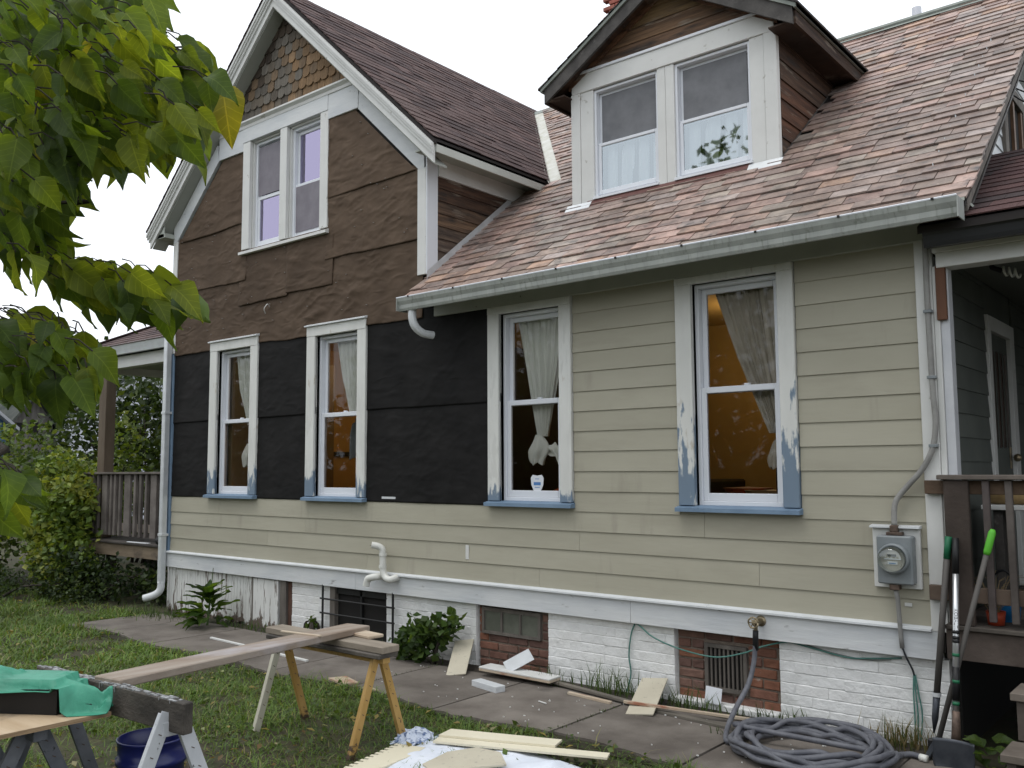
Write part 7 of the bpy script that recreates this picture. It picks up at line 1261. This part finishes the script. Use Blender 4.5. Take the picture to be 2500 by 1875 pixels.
def leaf_quads(P, size, cols, nrm_bias=(0,-.3,.8), spread=1.0, aspect=.62, clump=2.2):
    """one folded four-sided leaf (two quads) per point"""
    n = len(P); N = unit(rg_.normal(size=(n,3))*spread+np.array(nrm_bias)); T = unit(np.cross(N, rg_.normal(size=(n,3)))); B = np.cross(N, T)
    s = size*rg_.uniform(.6,1.3,(n,1)); a = s*aspect*.5
    v0 = P; v1 = P+T*s*.45+B*a+N*s*.10; v2 = P+T*s; v3 = P+T*s*.45-B*a+N*s*.10; c = P+T*s*.5-N*s*.02
    V = np.stack([v0,v1,v2,v3,c],1).reshape(-1,3); i = np.arange(n)[:,None]*5
    F = np.concatenate([i+np.array([[0,4,2,1]]), i+np.array([[0,3,2,4]])])
    cols = np.array(cols); q = fbm(P[:,0]*clump, P[:,2]*clump+P[:,1]*clump*.7, 8, 3)
    k_ = np.clip(((q-.25)*2*len(cols)+rg_.normal(size=n)*.9).astype(int), 0, len(cols)-1)
    C = cols[k_]*rg_.uniform(.75,1.25,(n,1)); return V, F, np.repeat(C,5,axis=0)
def blob_points(ells, n):
    w_ = np.array([e[3]*e[4]*e[5] for e in ells])**.8; w_ = w_/w_.sum(); out = []
    for e,f in zip(ells,w_):
        m_ = int(n*f)+1; d = unit(rg_.normal(size=(m_,3))); r_ = rg_.uniform(0,1,(m_,1))**(.38)
        p = d*r_; p *= 1+.35*(fbm(d[:,0]*3+e[0],d[:,2]*3+d[:,1]*2+e[1],4,3)[:,None]-.5)*2
        out.append(p*np.array(e[3:6])+np.array(e[:3]))
    return np.concatenate(out)
G1 = [(.045,.075,.017),(.070,.110,.024),(.10,.145,.032),(.145,.185,.04)]
G2 = [(.020,.036,.012),(.030,.052,.015),(.045,.070,.020),(.065,.090,.024)]
G3 = [(.10,.155,.030),(.15,.205,.04),(.21,.25,.05),(.26,.275,.06)]
def shrub(name, label, ells, n, size, cols, group=None, cat='shrub', trunk=None, zmin=.0, **kw):
    e0 = ells[0]; t = thing(name, label, cat, (e0[0],e0[1],0), group)
    P = blob_points(ells, n); P = P[P[:,2] > zmin]
    V,F,C = leaf_quads(P, size, cols, **kw); np_mesh('crown', V, F, C, 'leaf_s', t)
    mb = MB()
    for k_ in range(trunk[0] if trunk else 5):
        e = ells[k_ % len(ells)]; b = Vector((e0[0]+rnd.uniform(-.2,.2),e0[1]+rnd.uniform(-.1,.1),-.05)); q = Vector((e[0]+rnd.uniform(-.5,.5)*e[3],e[1]+rnd.uniform(-.4,.4)*e[4],e[2]+.5*e[5]))
        r0 = trunk[1] if trunk else .02; mb.tube(smoothpath([b,b.lerp(q,.4)+Vector((rnd.uniform(-.1,.1)*e[3],0,.1)),q],3),[r0*(1-.12*i) for i in range(7)],6)
    mb.build('trunk' if trunk else 'stem', M['bark'], t, True); return t
SG = 'shrubs overgrowing the left porch'
shrub('shrub','light yellow green bush spilling over the left end of the grey porch rail',[(-12.75,.0,.95,.75,.5,.75),(-12.35,-.05,1.15,.45,.3,.45),(-12.9,.1,1.5,.5,.4,.45),(-12.3,-.15,.45,.7,.4,.5)],5600,.10,G3,SG)
shrub('shrub','mid green bush at the left frame edge beyond the lawn',[(-14.3,-.5,1.0,1.0,.7,1.05),(-14.0,.3,1.25,.8,.6,.7),(-15.2,-.6,1.3,1.1,.8,1.1),(-15.8,.6,1.5,1.0,.8,1.0)],8000,.10,G1,SG)
shrub('shrub','dark low vine growing in the shade under the left porch deck',[(-11.55,-.02,.22,.75,.25,.33),(-10.75,.25,.22,.6,.25,.26),(-12.0,-.25,.3,.7,.35,.4)],2600,.075,G2,SG)
shrub('shrub','tall climbing bush rising left of the brown porch post',[(-13.7,.9,1.1,.7,.6,.75),(-14.4,1.0,1.2,.6,.5,.6),(-12.95,1.0,1.8,.22,.3,.75)],3200,.09,G3[:3]+G1[2:],SG)
shrub('shrub','weedy clump of small leaves at the lawn edge under the bushes',[(-12.9,-.75,.18,.9,.3,.26),(-11.5,-.45,.12,.7,.25,.18),(-14.3,-1.2,.2,1.0,.4,.3)],2600,.05,G2,SG)
shrub('vine_thicket','dense dark vine thicket seen through the left porch under its roof',[(-15.6,2.7,1.8,1.2,.7,1.9),(-14.4,3.2,1.9,1.3,.8,2.0),(-17.0,2.4,2.1,1.3,.8,2.0),(-13.2,3.9,1.8,1.2,.8,1.9),(-16.2,3.4,2.6,1.4,.8,1.5)],8500,.15,G2+[G1[2]],cat='thicket',trunk=(7,.03))
shrub('tree','loose pale green tree top beyond the left porch roof',[(-19.0,7.6,4.2,1.2,1.1,1.0),(-20.0,7.0,3.4,1.0,1.0,.9),(-18.6,8.4,3.2,1.2,1.0,1.0)],1900,.19,G3,'trees beyond the back garden','tree',(4,.06))
shrub('tree','broad tree behind the blue and white sheds',[(-36,9,3.6,3.0,2.4,2.4),(-34,14,3.4,3,2.5,2.2),(-38,5,3.2,3,2.4,2.2)],4200,.34,G1,'trees beyond the back garden','tree',(4,.14))
shrub('tree','dark tree at far left behind the blue shed',[(-38,0,3.6,3.2,2.5,2.4),(-40,-5,3.5,3.5,2.6,2.4)],3000,.36,G2+G1[1:3],'trees beyond the back garden','tree',(3,.14))
# far sheds
def shed(name,label,x,y0,y1,depth,zw,zr,wallm,roofm,boards=18,door=None):
    t = thing(name,label,'shed',(x-depth/2,(y0+y1)/2,0))
    MB().box(x-depth,x-.03,y0,y1,0,zw).prism([(y0,zw),(y1,zw),((y0+y1)/2,zr-.1)],0,x-depth,x-.03).build('wall',M[wallm] if isinstance(wallm,str) else wallm,t)
    h_ = zw/boards
    for i in range(boards): MB().prism([(x-.03,i*h_),(x+.012,i*h_),(x-.01,i*h_+h_),(x-.03,i*h_+h_)][::-1],1,y0,y1).build('lap_board',M[wallm] if isinstance(wallm,str) else wallm,t)
    ym_ = (y0+y1)/2; mb = MB()
    for s in (-1,1):
        ye = ym_+s*((y1-y0)/2+.25); sl = (zr-zw)/((y1-y0)/2)
        q = [(ym_,zr),(ye,zw-.25*sl),(ye,zw-.25*sl-.1),(ym_,zr-.1)]
        mb.prism(q if s > 0 else q[::-1],0,x-depth-.3,x+.25)
    mb.build('roof',M[roofm] if isinstance(roofm,str) else roofm,t); return t
grey_wall = mat('grey_bare_planks',(.09,.085,.08),(.17,.16,.15),4,(1,2.5,.2),rough=.9,bump=.4)
mossy = mat('mossy_roof',(.035,.045,.04),(.075,.08,.07),3,rough=.95,bump=.5)
sw_ = shed('white_shed','white lap sided shed with dark mossy roof beyond the bushes',-27.0,6.35,11.5,5,3.25,5.1,mat('far_white_siding',(.50,.52,.58),(.56,.58,.64),3,rough=.6),mossy,24)
MB().box(-26.985,-26.96,6.9,7.3,2.35,2.42).box(-26.985,-26.96,7.35,7.65,2.42,2.48).build('broken_board',M['dark'],sw_)
gs = shed('grey_shed','small weathered grey plank shed between the blue and white sheds',-27.4,5.05,6.2,4,3.15,3.9,grey_wall,mossy,6)
MB().box(-27.386,-27.37,5.15,5.35,2.75,3.0).box(-27.386,-27.37,5.55,5.78,2.7,3.05).build('window',M['dark'],gs)
bs = shed('blue_shed','blue sided shed with pale roof edge at the left frame edge',-27.2,1.2,4.85,5,3.05,4.6,mat('far_blue_siding',(.035,.085,.16),(.05,.11,.20),3,rough=.7),mat('pale_roof_edge',(.34,.35,.38),rough=.7),16)
MB().box(-27.19,-27.16,3.6,4.3,1.7,2.6).build('window',M['dark'],bs)
# trees across the yard behind the viewer, seen in the panes
for i,(x,y,h_) in enumerate(((-11.2,-16.0,12.5),(-17.5,-17,7.6),(-23.5,-16,7.8),(-5.5,-18,6.8),(1.5,-17,6.6),(8,-16,6.5),(-30,-13,7.2))):
    shrub('tree',['tall','broad','round','low','small','right','left'][i]+' green tree across the yard mirrored in the window panes',[(x,y,h_*.62,1.7,1.7,h_*.30),(x+.9,y+.6,h_*.45,1.8,1.7,h_*.3),(x-.9,y-.4,h_*.42,1.9,1.7,h_*.28),(x,y,h_*.22,2.2,1.6,h_*.22)],4200,.30,G1,'trees across the yard','tree',(3,.13))
hd = thing('hedge_screen','unseen leafy hedge across the yard mirrored in the lower panes','hedge_screen',(-12,-18.5,0))  # leafy screen added out of view to keep bright sky from the pane reflections
P = blob_points([(-34+i*3.4,-18.5+.6*math.sin(i*2.1),2.1+.5*math.sin(i*1.7),2.5,1.1,2.5) for i in range(14)],9000); P = P[P[:,2] > 0]
V,F,C = leaf_quads(P,.42,G1[:3]); np_mesh('crown',V,F,C,'leaf_s',hd); MB().box(-34,11,-18.6,-18.4,0,1.6).build('stem_screen',M['dark'],hd)
# ---- lawn
def visible_lawn(n):
    x = rg_.uniform(-16.5,-2.2,n*3); y = rg_.uniform(-5.2,-.2,n*3)
    edge = -1.17+.05*np.sin(3.3*x)+.07*(fbm(x*2.5,y*0,2,3)-.5)*2
    # left of the slabs the lawn runs on to the bushes
    ok = (y < edge)|((x < -9.7-.3*np.sin(y*5))&(y < -.1-(x+9.7)*.0)&(y < np.where(x < -11.5,-.1+.3*(-11.5-x)*.2,.1)))
    # only ground in view of the photograph's side of the yard
    ok &= (y > -3.9+.0*x)&(y-(-.70)*1 > (x+1.95)*.80*1-.35+.0)|(x < -4.6)&ok
    x,y = x[ok],y[ok]; d = np.hypot(x,y+5.69); keep = rg_.uniform(0,1,len(x)) < np.clip(3.6/d,.15,1)**1.2
    return x[keep][:n],y[keep][:n]
x,y = visible_lawn(150000)
patch = fbm(x*.9,y*.9,6,4); bare = fbm(x*1.6+9,y*1.6,12,3)
edge_d = -1.17-y
dens = np.clip((.585-bare)*6,.10,1)*np.where((np.hypot(x+4.35,y+2.25) < .75),.45,1)
k_ = rg_.uniform(0,1,len(x)) < dens; x,y,patch,edge_d = x[k_],y[k_],patch[k_],edge_d[k_]
n = len(x); hgt = (.012+.075*fbm(x*4,y*4,33,3)**1.3+.02*patch)*rg_.uniform(.4,1.5,n); hgt *= 1+.9*np.exp(-np.abs(edge_d)/.12)*rg_.uniform(0,1,n); hgt *= np.where(x < -9.5,1.5,1)
z = gh_z(x,y); az = rg_.uniform(0,6.283,n); lean_ = rg_.uniform(.3,2.2,n); wd = rg_.uniform(.0018,.004,n)*np.where(x < -7,1.8,1.0)
dirx,diry = np.cos(az),np.sin(az); px_,py_ = -diry,dirx
def vv(t,side): 
    bx = lean_*hgt*t*t; return np.stack([x+dirx*bx+px_*wd*side,y+diry*bx+py_*wd*side,z+hgt*t*(1-.25*lean_*t)],1)
V = np.stack([vv(0,-1),vv(0,1),vv(.55,.8),vv(.55,-.8),vv(1,0)],1).reshape(-1,3); i = np.arange(n)[:,None]*5
F = np.concatenate([i+np.array([[0,1,2]]),i+np.array([[0,2,3]]),i+np.array([[3,2,4]])])
gc = np.array([(.085,.15,.030),(.115,.185,.040),(.155,.215,.05),(.10,.165,.034),(.22,.21,.09),(.28,.24,.13)])
ci = rg_.choice(6,n,p=[.28,.28,.19,.17,.06,.02]); C = gc[ci]*(.75+.6*patch[:,None])
lawn = tag(np_mesh('lawn_grass',V,F,np.repeat(C,5,axis=0),'grass'),kind='stuff')
# flat weed leaves and fallen leaves in the lawn
x2,y2 = visible_lawn(15000); q = fbm(x2*1.3,y2*1.3,17,3); s_ = (q > .5)|(y2 > -1.75)&(x2 > -6.5); s_ &= rg_.uniform(0,1,len(x2)) < .75; x2,y2 = x2[s_],y2[s_]
P = np.stack([x2,y2,gh_z(x2,y2)+rg_.uniform(.005,.05,len(x2))],1)
V,F,C = leaf_quads(P,.036,[(.05,.085,.02),(.07,.11,.026),(.09,.13,.03),(.06,.09,.03)],(0,0,1.4),.7,.8); tag(np_mesh('lawn_weeds',V,F,C,'leaf_s'),kind='stuff')
x3,y3 = visible_lawn(1100); P = np.stack([x3,y3,gh_z(x3,y3)+.03],1)
V,F,C = leaf_quads(P,.05,[(.30,.24,.08),(.24,.26,.12),(.20,.13,.06),(.33,.30,.16)],(0,0,1.6),.5,.55); tag(np_mesh('fallen_leaves',V,F,C,'leaf_s'),kind='stuff')
# tufts of grass along the wall foot and slab joints
def tuft(cx_,cy_,sx,sy,n,h_,cols):
    x = cx_+rg_.normal(size=n)*sx; y = np.minimum(cy_+rg_.normal(size=n)*sy,.01); az = rg_.uniform(0,6.283,n); h = h_*rg_.uniform(.3,1.2,n); le = rg_.uniform(.1,.9,n)*h; w_ = rg_.uniform(.002,.005,n)
    dx,dy = np.cos(az),np.sin(az)
    def f(t,s): return np.stack([x+dx*le*t*t-dy*w_*s,np.minimum(y+dy*le*t*t+dx*w_*s,.015),.0+h*t],1)
    V = np.stack([f(0,-1),f(0,1),f(.5,.8),f(.5,-.8),f(1,0)],1).reshape(-1,3); i = np.arange(n)[:,None]*5
    c = np.array(cols); return V,np.concatenate([i+np.array([[0,1,2]]),i+np.array([[0,2,3]]),i+np.array([[3,2,4]])]),np.repeat(c[rg_.integers(0,len(c),n)],5,axis=0)
GT = [(.05,.085,.02),(.07,.11,.03),(.04,.065,.02)]; DT = [(.22,.17,.09),(.13,.12,.05),(.07,.09,.03)]
parts = [tuft(-3.72,-.10,.16,.05,110,.20,GT),tuft(-3.15,-.10,.12,.04,70,.16,GT),tuft(-2.85,-.06,.25,.03,60,.09,GT),tuft(-2.45,-.06,.12,.03,70,.12,GT),tuft(-4.2,-.12,.10,.04,60,.14,GT),tuft(-1.72,-.08,.12,.06,150,.17,DT),tuft(-1.95,-.05,.2,.03,60,.07,DT),tuft(-8.0,-.15,.4,.05,120,.10,GT),tuft(-9.6,-.3,.35,.12,200,.14,GT),tuft(-6.4,-.1,.5,.04,120,.10,GT),tuft(-3.495,-.72,.012,.25,70,.03,GT),tuft(-5.36,-.6,.01,.3,40,.03,GT),tuft(-2.55,-.42,.08,.08,70,.05,GT)]
off = 0; VV,FF,CC = [],[],[]
for V,F,C in parts: VV.append(V); FF.append(F+off); CC.append(C); off += len(V)
tag(np_mesh('wall_foot_grass',np.concatenate(VV),np.concatenate(FF),np.concatenate(CC),'grass'),kind='stuff')
# ---- broad leaves
def leaf_mesh(seed, wmax=.345, fold=.22, curve=.36, lance=False):
    r_ = random.Random(seed)
    prof = [(0,.05),(.10,.42),(.25,.62),(.45,.60),(.65,.40),(.85,.16),(1,.0)] if lance else [(-.05,.14),(.03,.62),(.16,.95),(.32,1.0),(.50,.86),(.68,.58),(.84,.26),(1.0,.0)]
    V = []; cols_ = (-1,-.5,0,.5,1); ph = r_.uniform(0,6)
    cv = curve*r_.uniform(.5,1.3); tw = r_.uniform(-.5,.5)
    for t,w_ in prof:
        for s in cols_:
            yb = t+(.06 if (t < .1 and s == 0) else 0)
            zz_ = abs(s)*w_*wmax*fold*1.6-cv*t*t+.07*math.sin(t*9+ph)*abs(s)+tw*s*w_*wmax*t+.02*math.sin(s*5+t*6+ph)
            V.append((s*w_*wmax,yb,zz_))
    n_ = len(cols_); F = [(j*n_+i,j*n_+i+1,(j+1)*n_+i+1,(j+1)*n_+i) for j in range(len(prof)-1) for i in range(n_-1)]
    me = bpy.data.meshes.new('leaf'); me.from_pydata(V,[],F); me.polygons.foreach_set('use_smooth',[True]*len(F)); me.materials.append(M['leaf']); return me
LM = [leaf_mesh(s) for s in range(7)]; LL = [leaf_mesh(s+20,.34,.25,.40,True) for s in range(4)]
def place_leaf(parent, P, d, nrm, s, col, ms):
    d = d.normalized(); nrm = (nrm-d*nrm.dot(d)).normalized(); sx = d.cross(nrm)
    o = put('leaf', rnd.choice(ms), parent, col); mw = Matrix((sx,d,nrm)).transposed().to_4x4(); mw = Matrix.Translation(P)@mw@Matrix.Scale(s,4); o.matrix_basis = mw; return o
ct = thing('broadleaf_tree','broad leaved tree with drooping heart shaped leaves hanging in at the upper left','tree',(-4.7,-5.8,0))
mb = MB(); mb.tube(smoothpath([(-4.7,-5.8,-.1),(-4.66,-5.76,1.4),(-4.72,-5.7,2.9),(-4.6,-5.75,4.6)],4),[.13,.125,.12,.115,.11,.105,.10,.095,.09,.08,.07,.06,.05],12); mb.build('trunk',M['bark'],ct,True)
for Lb in BRANCHES:
    p0 = Vector(Lb[0][:3]); pts = [p0.lerp(Vector((-4.7,-5.72,min(p0.z,3.2)-.1)),.97)]+[Vector(b[:3]) for b in Lb]
    rr_ = [.03]+[b[3] for b in Lb]; sm = smoothpath(pts,4); rs = [lerp(rr_[min(i//4,len(rr_)-1)],rr_[min(i//4+1,len(rr_)-1)],(i%4)/4) for i in range(len(sm))]
    MB().tube(sm,rs,7).build('branch',M['bark'],ct,True)
LC = [(.105,.165,.024),(.13,.19,.026),(.09,.145,.024),(.155,.215,.028),(.075,.125,.026),(.18,.23,.032),(.05,.085,.02),(.06,.10,.022)]  # last two greens put the shade of leaves facing away into colour
tw = MB(); side = rt2; items_ = []
for x_,y_,z_,hi in LEAFPOS:
    P = Vector((x_,y_,z_)); d = Vector((rnd.gauss(0,.28),rnd.gauss(0,.28),-.85))+side*(rnd.uniform(.15,1.05) if hi else rnd.gauss(.35,.45))
    nm = Vector((rnd.gauss(0,.55),rnd.gauss(-.25,.55),rnd.uniform(.1,.9)))-fw*.35
    c = rnd.choice(LC); q = rnd.uniform(.8,1.2)
    if rnd.random() < .018: c = (.25,.235,.035)
    elif hi and rnd.random() < .35: c = (.17,.215,.028)
    cc_ = tuple(k_*q for k_ in c); items_.append(((P-CAM).length,P,d,nm,rnd.uniform(.070,.132)*(P-CAM).length/2.75,cc_))
    u = P-d.normalized()*.03+Vector((rnd.uniform(-.01,.01),rnd.uniform(-.02,.02),rnd.uniform(-.01,.02)))-side*rnd.uniform(.02,.06)
    tw.tube([P,P.lerp(u,.5)+Vector((0,0,.012)),u],[.0022,.0018,.0022],4)
tag(tw.build('twigs',M['bark'],ct),kind='stuff')
items_.sort(key=lambda t_: t_[0]); VV,FF,CC,off = [],[],[],0
for i_,(dd_,P,d,nm,s,c) in enumerate(items_):
    if i_ < 299: place_leaf(ct,P,d,nm,s,c,LM)
    else:
        d = d.normalized(); nm = (nm-d*nm.dot(d)).normalized(); mw = Matrix.Translation(P)@Matrix((d.cross(nm),d,nm)).transposed().to_4x4()@Matrix.Scale(s,4)
        me = rnd.choice(LM); V = np.array([tuple(mw@v.co) for v in me.vertices]); F = np.array([tuple(p_.vertices) for p_ in me.polygons]); VV.append(V); FF.append(F+off); CC.append(np.tile(c,(len(V),1))); off += len(V)
fo_ = tag(np_mesh('foliage',np.concatenate(VV),np.concatenate(FF),np.concatenate(CC),'leaf_s',ct),kind='stuff'); fo_.data.polygons.foreach_set('use_smooth',[True]*len(fo_.data.polygons))
yl = place_leaf(ct,Vector(CAM)+(fw*2.5+rt2*((480*1.13-1250)/2213*2.5)-up2*((185*1.13-937.5)/2213*2.5)),Vector((.1,.1,-.9)),-fw+Vector((.3,0,.3)),.16,(.26,.24,.035),LM)
# dock plant by the skirt, weeds by the wall, plant by the steps
dk = thing('dock_plant','large leafy dock weed growing at the foot of the peeling bead board skirt','plant',(-8.62,-.30,0))
for i in range(46):
    a = rnd.uniform(0,6.283); hh = rnd.uniform(0,1)**1.3; P = Vector((-8.62+.16*math.cos(a)*(1-hh),-.30+.13*math.sin(a)*(1-hh),.02+.36*hh))
    d = Vector((math.cos(a),math.sin(a)*.8,lerp(.15,1.3,hh))); place_leaf(dk,P,d,Vector((-math.cos(a)*.5,-math.sin(a)*.5,1)),rnd.uniform(.18,.32)*(1-.3*hh),rnd.choice([(.035,.075,.014),(.05,.095,.018),(.065,.115,.022),(.03,.06,.014)]),LL)
MB().tube([(-8.62,-.30,0),(-8.60,-.28,.35),(-8.58,-.27,.60)],[.012,.008,.003],6).build('stem',mat('green_stem',(.06,.10,.03),rough=.7),dk)
shrub('wall_plant','leafy green weed growing against the white bricks right of the iron grille',[(-5.55,-.22,.20,.22,.14,.20),(-5.35,-.16,.30,.14,.10,.14),(-5.75,-.2,.14,.14,.12,.14),(-5.25,-.12,.36,.10,.06,.08)],520,.075,[(.035,.07,.015),(.05,.09,.018),(.07,.115,.022)],cat='plant',aspect=.9)
shrub('wall_plant','small sprig growing on the grille sill behind the sawhorse',[(-7.2,-.06,.12,.07,.04,.08)],40,.06,[(.06,.10,.02),(.08,.13,.026)],cat='plant',aspect=.9)
st2 = thing('corner_weed','young broad leaved weed growing beside the porch steps','plant',(-1.22,-.28,0))
for i in range(14):
    a = i*2.4; hh = i/14; P = Vector((-1.215+.05*math.cos(a),-.27+.05*math.sin(a),.02+.17*hh)); place_leaf(st2,P,Vector((math.cos(a),math.sin(a),.5)),Vector((-.3*math.cos(a),-.3*math.sin(a)-.4,1)),rnd.uniform(.07,.12),rnd.choice([(.05,.09,.02),(.07,.115,.03)]),LM)
# utility wires at the right gable end
uwi = thing('service_wires','black service wires looping down at the right gable end','wires',(-1.1,2.4,4.8))
for j in range(3): MB().tube(smoothpath([(-1.44,2.15,4.72-.05*j),(-1.15,2.3,4.62-.10*j),(-.6,2.3,4.66-.06*j),(1.5,1.5,5.4)],6),.006,6).build('wire',M['black'],uwi,True)
